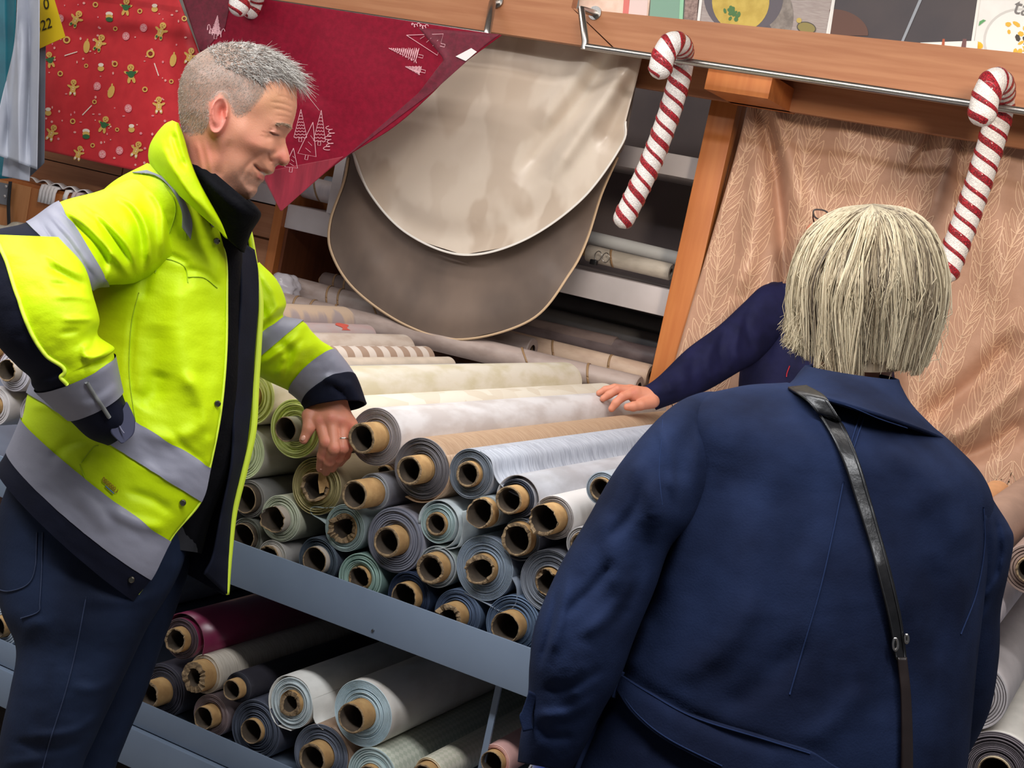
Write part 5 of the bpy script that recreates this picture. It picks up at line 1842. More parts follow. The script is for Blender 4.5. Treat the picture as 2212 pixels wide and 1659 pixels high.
blend((62, 30, 28), H * np.clip(gauss(Q, 606, 356, 5, 2.2) * .9, 0, 1))
browm = np.clip(folds(Q, [([(590, 270), (604, 267), (616, 269), (627, 277)], 3.4, 1.0)]), 0, 1) * (.7 + .6 * vnoise(Q / 2.4, 9))
blend((140, 112, 90), H * np.clip(browm, 0, .6))
# cropped hair at the sides and back is a tint on the scalp
hair_line = [(380, 60), (380, 276), (410, 292), (440, 290), (452, 262), (452, 222), (474, 206), (496, 226), (505, 248), (518, 254), (536, 244), (562, 216), (574, 196), (572, 174), (600, 168), (622, 176), (644, 176), (660, 60)]
hd = dist_poly(Q[:nh], hair_line)
hw = np.zeros(N)
hw[:nh] = np.clip(hd / 9 + .35, 0, 1)
tone = vnoise(Q / 1.7, 21) + .5 * vnoise(Q / 5.0, 22)
fade = np.clip((Q[:, 1] - 150) / 130, 0, 1)
blend((140, 126, 114), hw * np.clip(.94 - .20 * fade + tone * .35, 0, .97))
P_ = np.zeros(N)
P_[nh:nh + len(hv)] = 1
blend((216, 142, 120), P_ * .55)
for k in range(4):
    for j in range(2):
        x, y, _z = fing[k][j]
        blend((206, 116, 100), P_ * gauss(Q, x, y, 9, 8) * .5)
    blend((214, 128, 112), P_ * gauss(Q, *to_px(mc[k])[0], 10, 9) * .6)
col = col * np.array([.90, .80, .76])
paint(body, 'skin_colour', col)

# nails and ring
for (x, y, z), a in (((693, 1009, 2.7115), -.2), ((706, 1016, 2.7145), -.3), ((655, 946, 2.6795), .5)):
    q = oval(x, y, 4.6, 6.2, a, 14)
    g = np.array([at(q[:, 0], q[:, 1], np.full(14, z)), at(x + (q[:, 0] - x) * .6, y + (q[:, 1] - y) * .6, np.full(14, z - .0012))])
    g2 = np.concatenate([g.reshape(-1, 3), at(x, y, z - .0014)[None]])
    child(mesh_obj('fingernail', g2, grid_faces(2, 14, True) + [(14 + i, 14 + (i + 1) % 14, 28) for i in range(14)], mat('nail', (232, 172, 152), .3)), man)
rc_ = J(740, 950, 2.692)
ax = J(741, 968, 2.686) - mc[2]
ax /= np.linalg.norm(ax)
e1 = np.cross(ax, FWD)
e1 /= np.linalg.norm(e1)
e2 = np.cross(ax, e1)
child(MB().tube([rc_ + .0122 * (math.cos(t) * e1 + math.sin(t) * e2) for t in np.linspace(0, 6.2832, 30)], .0019, 8, cap=False).build('ring', mat('silver', (225, 222, 215), .2, metal=1.0), None, smooth=True), man)

# ---- hair: short strands
def strands(roots, dirs, length, rad, curl, segs, rs, gravity=None):
    V, Fc = [], []
    n0 = 0
    for i in range(len(roots)):
        d = dirs[i] / np.linalg.norm(dirs[i])
        a = np.cross(d, rs.randn(3))
        a /= np.linalg.norm(a) + 1e-9
        b = np.cross(d, a)
        L = length[i]
        p = roots[i]
        cd = rs.randn(3) * curl
        rows = []
        for s in range(segs + 1):
            t = s / segs
            c = p + d * L * t + cd * L * t * t
            if gravity is not None:
                c = c + gravity * L * t * t
            r = rad * (1 - .75 * t)
            rows.append([c + r * (math.cos(q) * a + math.sin(q) * b) for q in (0, 2.09, 4.19)])
        V.append(np.array(rows).reshape(-1, 3))
        for s in range(segs):
            for q in range(3):
                Fc.append((n0 + s * 3 + q, n0 + s * 3 + (q + 1) % 3, n0 + (s + 1) * 3 + (q + 1) % 3, n0 + (s + 1) * 3 + q))
        n0 += 3 * (segs + 1)
    return np.concatenate(V), Fc


M_hair_m = mat('grey_hair', (150, 142, 134), .5, attr='hair_colour', spec=.35)
rs = np.random.RandomState(17)
cen = at(510, 230, ZH)
hn = head_v - cen
hn /= np.linalg.norm(hn, axis=1)[:, None]
top_poly = [(448, 104), (470, 140), (520, 160), (560, 178), (600, 172), (640, 190), (668, 150), (600, 80), (480, 70)]
inside = in_poly(Q[:nh], hair_line)
topm = in_poly(Q[:nh], top_poly) & inside
it = np.where(topm)[0]
isd = np.where(inside & ~topm)[0]
pick = it[rs.randint(len(it), size=5600)]
fwdv = at(640, 230, ZH) - at(520, 130, ZH)
fwdv /= np.linalg.norm(fwdv)
Lq = (0.005 + 0.012 * np.clip((Q[pick, 0] - 480) / 150, 0, 1)) * rs.uniform(.6, 1.15, len(pick))
tuft = np.clip((Q[pick, 0] - 585) / 35, 0, 1)
Lq = Lq + .006 * tuft * rs.uniform(.5, 1.2, len(pick))
sv, sf = strands(head_v[pick], hn[pick] * .55 + fwdv * (.35 + 1.0 * np.clip((Q[pick, 0] - 480) / 150, 0, 1))[:, None] + rs.randn(len(pick), 3) * .17, Lq, .0006, .45, 4, rs, gravity=np.array([.1, 0, -.55]))
pick2 = isd[rs.randint(len(isd), size=6500)]
dn = np.array([0, 0, -1.0]) - CAMX * .2
sv2, sf2 = strands(head_v[pick2], hn[pick2] * .35 + dn * .8 + rs.randn(len(pick2), 3) * .25, rs.uniform(.0018, .0036, len(pick2)), .00032, .1, 2, rs)
brow = np.where((np.abs(folds(Q[:nh], [([(590, 270), (604, 267), (616, 269), (627, 277)], 3.6, 1.0)])) > .5) & (hz < ZH + .01))[0]
pick3 = brow[rs.randint(len(brow), size=60)]
sv3, sf3 = strands(head_v[pick3], hn[pick3] * .5 + CAMX * .9 - CAMY * .2 + rs.randn(len(pick3), 3) * .2, rs.uniform(.005, .009, len(pick3)), .0005, .1, 2, rs)
hv_all, hf_all = join([(sv, sf), (sv2, sf2), (sv3, sf3)])
hair = child(mesh_obj('hair', hv_all, hf_all, M_hair_m), man)
hair['kind'] = 'stuff'
c1 = np.repeat(np.array([L3(c) for c in ((206, 200, 192), (168, 160, 152), (120, 110, 102), (222, 218, 212))])[rs.choice(4, len(pick), p=[.26, .3, .30, .14])], 15, 0)
c2_ = np.repeat(np.array([L3(c) for c in ((168, 152, 138), (138, 122, 108), (188, 174, 160))])[rs.choice(3, len(pick2), p=[.4, .4, .2])], 9, 0)
c3 = np.repeat(np.tile(L3((150, 128, 106)), (len(pick3), 1)), 9, 0)
paint(hair, 'hair_colour', np.concatenate([c1, c2_, c3]))

# ---- jeans, shoes
near_leg = Loft([(30, 1010, 400, 1090, 2.44, .12), (-8, 1120, 402, 1190, 2.43, .13), (-16, 1215, 376, 1262, 2.42, .13), (2, 1320, 322, 1350, 2.40, .115), (34, 1400, 288, 1420, 2.40, .10), (22, 1490, 250, 1500, 2.40, .095),
                 (2, 1580, 208, 1590, 2.41, .09), (-14, 1680, 172, 1680, 2.43, .085), (-40, 1900, 130, 1890, 2.45, .07), (-80, 2150, 70, 2140, 2.45, .062), (-95, 2240, 60, 2230, 2.45, .065)], 150, 64,
                fold=[([(350, 1280), (270, 1300), (180, 1290)], 14, .006), ([(390, 1205), (372, 1260), (360, 1300)], 9, .010), ([(20, 1600), (110, 1620), (190, 1600)], 12, -.006), ([(0, 1650), (90, 1640)], 10, .006), ([(220, 1540), (160, 1580), (60, 1590)], 10, .006),
                      ([(100, 1340), (60, 1360), (40, 1400)], 14, .006), ([(255, 1470), (200, 1490), (150, 1480)], 12, .005)], noise=.002)
jeans = child(near_leg.mesh('trousers_seat', M_jean), man)
jeans.name = 'trousers'
far_leg = Loft([(150, 1100, 412, 1120, 2.58, .10), (160, 1200, 410, 1215, 2.58, .10), (170, 1290, 390, 1290, 2.58, .10), (170, 1390, 352, 1390, 2.58, .09), (160, 1500, 314, 1500, 2.59, .085), (130, 1600, 272, 1600, 2.60, .08), (100, 1680, 244, 1680, 2.61, .08),
                (60, 1900, 190, 1900, 2.62, .07), (10, 2130, 130, 2130, 2.62, .062), (0, 2190, 122, 2190, 2.62, .064)], 90, 48, fold=[([(380, 1260), (340, 1340), (300, 1400)], 9, .006)], noise=.003)
sub(far_leg.mesh('trouser_leg', M_jean), jeans)
look = near_leg.depth_map()
for nm, pts in (('side_seam', [(186, 1290), (165, 1400), (140, 1500), (108, 1600), (92, 1659)]), ('pocket_seam', [(92, 1150), (90, 1230), (86, 1300), (82, 1322), (45, 1336)]), ('pocket_seam', [(80, 1150), (76, 1225), (60, 1262), (20, 1277), (-10, 1272)])):
    seam_line(nm, pts, look, M_jean_st, jeans, .0011, .001)
for cx_, cy_, z_, nm in ((-80, 2235, 2.42, 'shoe'), (75, 2195, 2.60, 'shoe')):
    c = at(cx_, cy_, z_)
    d = np.array([.55, .82, 0])
    s_ = np.array([.82, -.55, 0])
    rows = []
    for t, w, h in ((-.12, .03, .05), (-.09, .042, .09), (-.02, .044, .10), (.06, .048, .07), (.13, .046, .055), (.18, .03, .045), (.20, .006, .02)):
        rows.append([(c[0] + d[0] * t + s_[0] * w * math.cos(q), c[1] + d[1] * t + s_[1] * w * math.cos(q), max(0.002, h / 2 + h / 2 * math.sin(q))) for q in np.linspace(0, 6.2832, 20, endpoint=False)])
    rows = np.array(rows)
    child(mesh_obj(nm, rows.reshape(-1, 3), grid_faces(7, 20, True) + [tuple(range(20)), tuple(range(120, 140))[::-1]], mat('black_leather', (30, 28, 28), .4)), man)

# ---- shirt and fleece inside the open jacket
fl_ = Loft([(420, 430, 520, 500, 2.36, .07), (380, 520, 524, 560, 2.42, .085), (350, 640, 522, 680, 2.44, .095), (320, 800, 516, 850, 2.44, .10), (290, 960, 496, 1010, 2.45, .10), (250, 1080, 456, 1120, 2.46, .10), (220, 1160, 436, 1196, 2.47, .10)], 80, 48, noise=.005)
child(fl_.mesh('fleece', M_fleece), man)
sh_ = Loft([(240, 1060, 440, 1090, 2.45, .095), (220, 1140, 436, 1172, 2.46, .10), (215, 1165, 432, 1194, 2.46, .10)], 20, 40)
child(sh_.mesh('shirt_tail', M_shirt), man)
co = Loft([(396, 312, 554, 452, 2.262, .066, 8), (398, 326, 560, 462, 2.265, .073, 8), (396, 352, 556, 474, 2.272, .082, 6), (412, 408, 540, 500, 2.285, .074, 4), (446, 466, 524, 545, 2.32, .066, 0)], 40, 64,
          fold=[([(420, 350), (470, 410), (530, 465)], 10, .006), ([(410, 400), (470, 460)], 10, -.004)], noise=.002)
child(co.mesh('fleece_collar', M_fleece, thick=.006), man)

# ---- jacket body
jst = [(318, 352, 440, 400, 2.36, .135), (232, 402, 468, 480, 2.395, .172), (150, 500, 488, 560, 2.41, .160), (112, 620, 490, 650, 2.42, .165), (96, 712, 488, 770, 2.42, .165), (92, 755, 476, 895, 2.42, .165),
       (88, 785, 453, 1011, 2.42, .165), (60, 850, 433, 1084, 2.42, .165), (48, 903, 373, 1158, 2.42, .168, 20), (17, 975, 334, 1234, 2.42, .170, 32), (-6, 1012, 298, 1283, 2.42, .165, 28)]
jst = [tuple(list(r) + [0] * (7 - len(r))) for r in jst]
jfar = [(505, 430, .03), (536, 490, .05), (551, 580, .06), (559, 650, .06), (554, 740, .06), (547, 830, .06), (541, 930, .06), (521, 1020, .06), (501, 1110, .06), (493, 1200, .06), (489, 1285, .06)]
jfold = [([(352, 545), (385, 560), (405, 575), (406, 625)], 7, -.006), ([(400, 580), (440, 590), (475, 625)], 7, -.005), ([(300, 650), (285, 720), (282, 800), (290, 870)], 6, -.005),
         ([(394, 590), (386, 690), (398, 790), (424, 880)], 30, .009), ([(448, 620), (456, 740), (444, 850)], 20, -.005), ([(388, 800), (430, 850), (448, 930), (440, 980)], 15, .010), ([(300, 930), (370, 945), (420, 930), (450, 890)], 16, .008), ([(340, 700), (330, 800), (345, 880)], 24, -.008),
         ([(300, 880), (330, 850), (350, 800)], 22, -.010), ([(370, 925), (392, 960), (440, 1000)], 9, -.006), ([(455, 940), (448, 980), (450, 1010)], 7, .006), ([(160, 1060), (210, 1110), (240, 1150)], 16, .006),
         ([(235, 1100), (300, 1130), (360, 1140)], 12, .008), ([(270, 1060), (330, 1080), (372, 1110)], 11, -.007), ([(110, 1000), (145, 960), (200, 950)], 10, -.007), ([(60, 880), (110, 880), (150, 905)], 9, .006),
         ([(370, 400), (395, 460), (400, 520)], 9, .006), ([(345, 560), (318, 600), (310, 650)], 8, -.008), ([(450, 470), (470, 540), (478, 600)], 8, .006), ([(180, 1000), (205, 975), (230, 985)], 12, -.006), ([(395, 1040), (350, 1030), (300, 1000)], 14, .004)]
JK = Loft(jst, 240, 150, fold=jfold, noise=.002, far=jfar, p=.8, open_deg=38)
half = JK.m // 2
jlook = JK.depth_map()
K = len(jst)
cols_open = list(range(0, JK.m))
jacket = JK.mesh('jacket', [M_hv, M_navy], None, cols=slice(JK.k0, JK.m), closed=False)
jacket.data.materials.clear()
for x in (M_hv, M_navy):
    jacket.data.materials.append(x)
md = jacket.modifiers.new('lining', 'SOLIDIFY')
md.thickness, md.offset, md.material_offset = .005, -1, 1
child(jacket, man)
hem_row = JK.row_at(9, K)
nf = JK.m - JK.k0 - 1
mi = np.zeros(len(jacket.data.polygons), np.int32)
for i in range(hem_row, JK.n - 1):
    mi[i * nf:(i + 1) * nf] = 1
jacket.data.polygons.foreach_set('material_index', mi)
jacket['label'] = 'yellow and navy safety jacket with silver reflective bands'
# reflective bands right round the jacket
for k0 in (6, 8):
    r0, r1 = JK.row_at(k0, K), JK.row_at(k0 + 1, K)
    sub(JK.mesh('reflective_band', M_tape, None, .0035, slice(r0, r1 + 1), slice(JK.k0, JK.m), closed=False), jacket)
sub(JK.mesh('navy_hem', M_navy, None, .002, slice(hem_row, JK.n), slice(JK.k0, JK.m), closed=False), jacket)
patch('shoulder_band', [(286, 373), (335, 379), (371, 410), (392, 455), (394, 492)], [(318, 368), (360, 387), (392, 424), (414, 475), (412, 518)], jlook, M_tape, jacket, .005)
# front edge: navy inside facing and yellow piping of the near panel
seam_line('edge_piping', [(452, 475), (474, 520), (488, 560), (490, 650), (488, 770), (476, 895), (453, 1011), (433, 1084), (373, 1158), (334, 1234), (298, 1283)], lambda P: np.full(P.shape[:-1], 2.42 - .165 * math.sin(2 * math.pi * JK.k0 / JK.m) ** .8), M_hv_edge, jacket, .0022, 0, 120)
fe = np.array(jfar)
fz = np.full(len(fe), 2.42) + fe[:, 2]
q = spline(np.c_[fe[:, :2], fz], 120)
P0 = at(q[:, 0], q[:, 1], q[:, 2])
wv = np.interp(np.linspace(0, 1, 120), [0, .15, .3, .5, .7, .85, 1], [0, .002, .006, .009, .009, .006, .002])
P1 = at(q[:, 0] + 2, q[:, 1], q[:, 2] + .002) + CAMX * wv[:, None] * .9 + FWD * .004
sub(sheet('far_edge_trim', np.stack([P0, P1]), M_hv_edge, None, .003), jacket)
# storm flap hanging inside the opening
fa = [(494, 505), (516, 560), (520, 640), (512, 760), (505, 880), (500, 1000), (478, 1110), (460, 1200), (440, 1240)]
fb = [(548, 540), (556, 590), (556, 660), (548, 770), (540, 890), (528, 980), (502, 1090), (492, 1200), (489, 1283)]
a_, b_ = polyline(fa, 90), polyline(fb, 90)
u = np.linspace(0, 1, 18)[None, :, None]
SP = a_[:, None] * (1 - u) + b_[:, None] * u
SZ = 2.40 + .06 * np.sin(np.pi * u[..., 0]) * 0 + .075 * u[..., 0] + .006 * vnoise(SP / 30, 4)
sub(sheet('storm_flap', at(SP[..., 0], SP[..., 1], SZ), mat('navy_flap', (19, 23, 40), .8, c2=(14, 17, 31), scale=12, spec=.2, bump=.1, bscale=300), None, .004), jacket)


def snap(x, y, z, parent, r=.0055, m=None):
    c = at(x, y, z)
    t = [c + FWD * .001, c - FWD * .0015, c - FWD * .003]
    o = MB().tube(t, [r, r, r * .7], 14).build('snap_button', m or M_snap, None, smooth=True, auto=40)
    return sub(o, parent)


for x, y in ((461, 484), (468, 521)):
    snap(x, y, float(jlook(np.array([x, y], float))) - .006, jacket)
for x, y in ((395, 1086), (284, 1252), (470, 872)):
    snap(x, y, float(jlook(np.array([x, y], float))) - .004, jacket)
snap(519, 690, 2.425, jacket)
for nm, pts in (('pocket_seam', [(175, 1000), (200, 968), (212, 962)]), ('pocket_seam', [(172, 1003), (190, 1045), (232, 1085)]), ('panel_seam', [(300, 632), (284, 700), (279, 800), (288, 880), (296, 920)]), ('yoke_seam', [(330, 555), (372, 562), (400, 578), (406, 610)]), ('yoke_seam', [(404, 598), (440, 600), (470, 622)]),
                ('shoulder_seam', [(345, 385), (390, 440), (404, 520)]), ('armhole_seam', [(352, 392), (380, 450), (352, 540), (335, 590)])):
    seam_line(nm, pts, jlook, M_stitch, jacket, .0009, .0008)
# illegible little embroidered maker's mark on the pocket
mk = MB()
rs = np.random.RandomState(4)
t = np.linspace(0, 1, 60)
px_ = 222 + 30 * t + 3 * np.sin(t * 40)
py_ = 1034 + 26 * t + 5 * np.cos(t * 40)
qq = np.stack([px_, py_], 1)
mk.tube(at(px_, py_, jlook(qq) - .004), .0007, 5)
sub(mk.build('embroidered_mark', mat('brown_thread', (150, 110, 20), .6)), jacket)
t = np.linspace(0, 1, 12)
qq = np.stack([228 + 18 * t, 1050 + 16 * t], 1)
sub(MB().tube(at(qq[:, 0], qq[:, 1], jlook(qq) - .004), .0012, 5).build('embroidered_line', mat('blue_thread', (60, 96, 150), .6)), jacket)

# ---- collar
CO = Loft([(372, 260, 386, 266, 2.28, .10), (356, 268, 399, 300, 2.282, .115), (338, 288, 410, 340, 2.288, .127), (324, 312, 424, 378, 2.295, .135), (320, 336, 444, 418, 2.305, .142), (324, 356, 476, 476, 2.32, .146), (330, 372, 492, 516, 2.34, .145)], 60, 84,
          fold=[([(372, 282), (382, 320), (402, 368)], 7, -.008), ([(345, 300), (362, 345), (392, 395), (430, 450)], 9, .009), ([(330, 335), (355, 375), (392, 430)], 8, -.007)], noise=.002, open_deg=52)
collar = CO.mesh('collar', [M_hv, M_navy], None, cols=slice(CO.k0, 66), closed=False)
md = collar.modifiers.new('thickness', 'SOLIDIFY')
md.thickness, md.offset, md.material_offset = .005, -1, 1
sub(collar, jacket)

# ---- near sleeve
ust = [(400, 345, 430, 560, 2.36, .09), (310, 375, 352, 590, 2.32, .105), (215, 412, 290, 612, 2.27, .10), (128, 437, 236, 616, 2.22, .09), (58, 482, 199, 626, 2.18, .085), (-25, 505, 150, 690, 2.16, .08), (-80, 560, 60, 750, 2.17, .075), (-95, 640, 0, 740, 2.18, .06)]
ufold = [([(118, 438), (180, 480), (250, 555), (284, 604)], 9, .013), ([(140, 470), (200, 520), (250, 590)], 11, -.013), ([(166, 428), (215, 468), (275, 530), (300, 590)], 8, .012), ([(190, 440), (250, 520), (280, 570)], 9, -.010), ([(235, 404), (296, 455), (322, 520), (322, 590)], 9, .013), ([(262, 420), (302, 490), (304, 590)], 10, -.011),
         ([(310, 395), (348, 450), (352, 560)], 9, .010), ([(335, 400), (372, 460), (372, 540)], 9, -.008), ([(95, 446), (160, 520), (216, 606)], 8, .008), ([(75, 470), (130, 540), (190, 620)], 10, -.008), ([(240, 540), (236, 590), (222, 618)], 7, .010)]
UA = Loft(ust, 160, 90, fold=ufold, noise=.002, p=.8)
sleeve = UA.mesh('sleeve', M_hv, None)
child(sleeve, man)
sleeve['label'] = 'near sleeve bent with its cuff on the hip'
r0, r1 = UA.row_at(3, 8), UA.row_at(4, 8)
sub(UA.mesh('reflective_band', M_tape, None, .003, slice(r0, r1 + 1)), sleeve)
sub(UA.mesh('navy_elbow', M_navy, None, .0015, slice(r1, UA.n)), sleeve)
fst = [(-50, 505, 128, 512, 2.13, .07, 0), (-58, 560, 182, 575, 2.115, .085, 0), (-48, 650, 202, 640, 2.10, .09, 0), (-12, 735, 215, 690, 2.10, .09, 0), (36, 790, 212, 724, 2.11, .088, 4), (64, 815, 246, 750, 2.12, .085, 12), (76, 842, 246, 766, 2.125, .082, 18), (148, 906, 263, 846, 2.16, .075, 14), (190, 945, 278, 885, 2.18, .07, 10), (232, 962, 291, 915, 2.20, .062, 6)]
ffold = [([(105, 575), (150, 600), (190, 620)], 7, -.009), ([(95, 545), (140, 575), (192, 600)], 8, .008), ([(120, 640), (165, 640), (205, 650)], 8, .005), ([(135, 690), (170, 690), (205, 690)], 7, .005), ([(180, 765), (205, 772), (232, 760)], 8, .009), ([(185, 740), (182, 765), (200, 790)], 7, .006),
         ([(205, 700), (204, 730), (200, 755)], 5, -.006), ([(195, 790), (220, 785), (240, 770)], 8, -.007), ([(212, 720), (225, 735), (244, 748)], 6, .008), ([(110, 610), (150, 618)], 6, -.004), ([(130, 720), (170, 715)], 8, -.004), ([(170, 880), (220, 860), (258, 830)], 10, .004)]
seam = [.78, .70, .645, .65, .645, .625, .645, .66, .66, .66]
FA = Loft(fst, 170, 96, fold=ffold, noise=.002, p=.8, seam=seam)
k4 = FA.m // 4
KF = len(fst)
rt0, rt1 = FA.row_at(6, KF), FA.row_at(7, KF)
fore = FA.mesh('forearm_sleeve', [M_hv, M_navy, M_tape], None)
mi = np.zeros((FA.n - 1, FA.m), np.int32)
mi[:, k4:] = 1
mi[rt1:, :] = 1
fore.data.materials.clear()
for x in (M_hv, M_navy, M_tape):
    fore.data.materials.append(x)
fore.data.polygons.foreach_set('material_index', mi.ravel())
sub(fore, sleeve)
flook = FA.depth_map()
sub(FA.mesh('reflective_band', M_tape, None, .0028, slice(rt0, rt1 + 1)), sleeve)
sp_ = at(FA.P[:rt0 + 1, k4, 0], FA.P[:rt0 + 1, k4, 1], FA.Z[:rt0 + 1, k4] - .0018)
sub(MB().tube(sp_, .003, 8).build('seam_piping', M_hv_edge, None, smooth=True), sleeve)
seam_line('grey_piping', [(187, 826), (205, 855), (222, 880), (236, 902)], flook, mat('grey_piping', (120, 122, 120), .5), sleeve, .0032, .004)
patch('cuff_tab', [(273, 868), (258, 896), (244, 918), (240, 935), (262, 958)], [(276, 872), (288, 898), (291, 915), (287, 938), (266, 957)], lambda P: flook(P) * 0 + 2.118 + .0004 * (P[..., 0] - 250), mat('slate_tab', (62, 64, 88), .6), sleeve, 0, 30, 14, .004)
seam_line('tab_stitch', [(258, 920), (262, 928), (268, 936)], lambda P: np.full(P.shape[:-1], 2.116), mat('tab_thread', (110, 110, 130), .6), sleeve, .0012, 0, 12)
# cream cloth edge poking out above the elbow is a separate rag, built further down

# ---- far sleeve lying on the rolls
ast = [(495, 620, 560, 566, 2.60, .06, 0), (500, 680, 598, 605, 2.60, .068, 0), (515, 722, 618, 652, 2.61, .070, 0), (534, 750, 613, 684, 2.62, .070, -4), (540, 793, 655, 695, 2.64, .070, -4), (548, 806, 672, 714, 2.65, .072, -6), (580, 824, 694, 736, 2.665, .072, -10), (626, 846, 724, 757, 2.69, .068, -20),
       (655, 872, 765, 812, 2.715, .062, -24), (662, 885, 788, 872, 2.725, .058, -14)]
afold = [([(560, 590), (590, 630), (600, 672)], 9, .008), ([(545, 640), (575, 690), (560, 725)], 9, -.008), ([(600, 740), (625, 760), (612, 800)], 9, -.009), ([(560, 790), (610, 755), (650, 720)], 9, .010), ([(600, 815), (612, 790), (615, 765)], 7, .010), ([(655, 735), (640, 780), (625, 820)], 10, .006), ([(560, 700), (590, 675), (612, 655)], 8, .007),
         ([(700, 815), (725, 822), (745, 838)], 9, .008), ([(715, 830), (740, 850), (760, 880)], 6, -.009), ([(750, 820), (765, 850), (780, 875)], 7, .008)]
AA = Loft(ast, 150, 80, fold=afold, noise=.003, p=.85)
asl = AA.mesh('sleeve', [M_hv, M_navy], None)
asl.data.materials.clear()
for x in (M_hv, M_navy):
    asl.data.materials.append(x)
KA = len(ast)
mi = np.zeros((AA.n - 1, AA.m), np.int32)
mi[AA.row_at(8, KA):, :] = 1
asl.data.polygons.foreach_set('material_index', mi.ravel())
child(asl, man)
asl['label'] = 'far sleeve lying on the stacked rolls'
sub(AA.mesh('reflective_band', M_tape, None, .003, slice(AA.row_at(3, KA), AA.row_at(4, KA) + 1)), asl)
sub(AA.mesh('reflective_band', M_tape, None, .003, slice(AA.row_at(7, KA), AA.row_at(8, KA) + 1)), asl)
sub(AA.mesh('cuff', M_navy, None, .002, slice(AA.row_at(8, KA), AA.n), thick=.004), asl)


# ================================================================== the woman in the denim coat, seen from behind
M_denim = mat('denim_coat', (27, 38, 66), 0.9, c2=(14, 21, 42), scale=9, detail=10, spec=.12, bump=0.16, bscale=420)
M_denim_seam = mat('denim_seam', (30, 42, 72), .9, spec=.1)
M_strap = mat('black_strap_leather', (18, 18, 20), .32, c2=(26, 25, 26), scale=60, bump=.1, bscale=200)
M_blue = mat('bright_blue_denim', (22, 58, 150), .75, c2=(18, 48, 128), scale=20, sheen=.2)
wom = empty('person', (-0.42, 1.62, 0.0), 'woman with blonde bob in dark blue denim coat, seen from behind', 'person')
cst = [(1700, 826, 1985, 900, 1.66, .06), (1590, 836, 2050, 950, 1.65, .095), (1462, 880, 2125, 1030, 1.63, .130), (1420, 1000, 2150, 1120, 1.63, .150), (1400, 1170, 2130, 1270, 1.62, .165), (1360, 1340, 2110, 1440, 1.61, .165),
       (1318, 1465, 2095, 1610, 1.60, .160), (1262, 1590, 2080, 1760, 1.60, .165), (1190, 1740, 2080, 1900, 1.60, .175), (1080, 2080, 2040, 2260, 1.60, .19), (1010, 2350, 2000, 2540, 1.60, .20)]
cst = [tuple(list(r) + [10 if 1 < i < 5 else 0]) for i, r in enumerate(cst)]
cfold = [([(1438, 1010), (1436, 1120), (1405, 1240), (1360, 1380)], 22, -.026), ([(1480, 1080), (1470, 1160), (1420, 1300)], 20, .012), ([(1500, 900), (1600, 960), (1720, 1060)], 60, .008), ([(1560, 1000), (1540, 1150), (1480, 1350)], 34, -.008), ([(1640, 1050), (1600, 1250), (1560, 1450)], 40, .006),
         ([(1730, 1100), (1690, 1300), (1680, 1500)], 34, -.006), ([(1880, 1180), (1940, 1300), (1990, 1400)], 30, .006), ([(2010, 1200), (2030, 1330), (2010, 1450)], 26, -.010), ([(1960, 1060), (2040, 1100), (2100, 1180)], 40, .008), ([(2128, 1090), (2126, 1200), (2096, 1330)], 12, -.014),
         ([(1330, 1450), (1420, 1505), (1560, 1580), (1700, 1625)], 16, -.006), ([(1400, 1330), (1370, 1420), (1345, 1450)], 16, .010), ([(1320, 1490), (1280, 1560), (1240, 1640)], 14, -.016), ([(1560, 870), (1600, 960), (1590, 1080)], 26, -.007), ([(1900, 960), (1990, 1010), (2060, 1090)], 26, .007), ([(1640, 1280), (1560, 1400), (1440, 1470)], 30, .008), ([(1740, 1380), (1640, 1480), (1560, 1540)], 26, -.007), ([(1980, 1300), (1930, 1440), (1900, 1560)], 34, -.007), ([(1870, 1480), (1800, 1560), (1740, 1610)], 24, .007), ([(1300, 1600), (1400, 1640)], 40, .006)]
CT = Loft(cst, 190, 130, fold=cfold, noise=.0012, p=.75)
coat = CT.mesh('coat', M_denim, None)
child(coat, wom)
coat['label'] = 'dark blue denim coat with a tied belt'
clook = CT.depth_map(4.0)
# hidden body
wb = [(J(1848, 800, 1.80), .038, J(1830, 940, 1.74), .05), (J(1760, 1000, 1.66), .09, J(1700, 1500, 1.62), .10), (J(1700, 1500, 1.62), .11, J(1640, 1900, 1.62), .12), (J(1600, 950, 1.66), .045, J(1300, 1250, 1.60), .038), (J(1300, 1250, 1.60), .036, J(1180, 1600, 1.56), .03),
      (J(2010, 1020, 1.68), .04, J(2110, 1200, 1.72), .035), (J(2110, 1200, 1.72), .033, J(2020, 1560, 1.86), .03), (J(1560, 1950, 1.60), .08, J(1440, 2900, 1.66), .055), (J(1440, 2900, 1.66), .05, J(1330, 3980, 1.72), .04),
      (J(1800, 1950, 1.66), .08, J(1640, 2900, 1.72), .055), (J(1640, 2900, 1.72), .05, J(1500, 3900, 1.78), .04)]
hb = [(J(1872, 574, 1.83), .064, J(1872, 620, 1.83), .066), (J(1868, 650, 1.86), .062, J(1866, 720, 1.88), .045), (J(1858, 650, 1.84), .05, J(1842, 860, 1.79), .046)]
bv, bf = limbs(wb, .011, .03)
hvv, hff = limbs(hb, .0035, .02)
v_, f_ = join([(hvv, hff), (bv, bf)])
wbody = child(mesh_obj('body', v_, f_, M_skin), wom)
paint(wbody, 'skin_colour', np.tile(L3((214, 160, 138)), (len(v_), 1)))
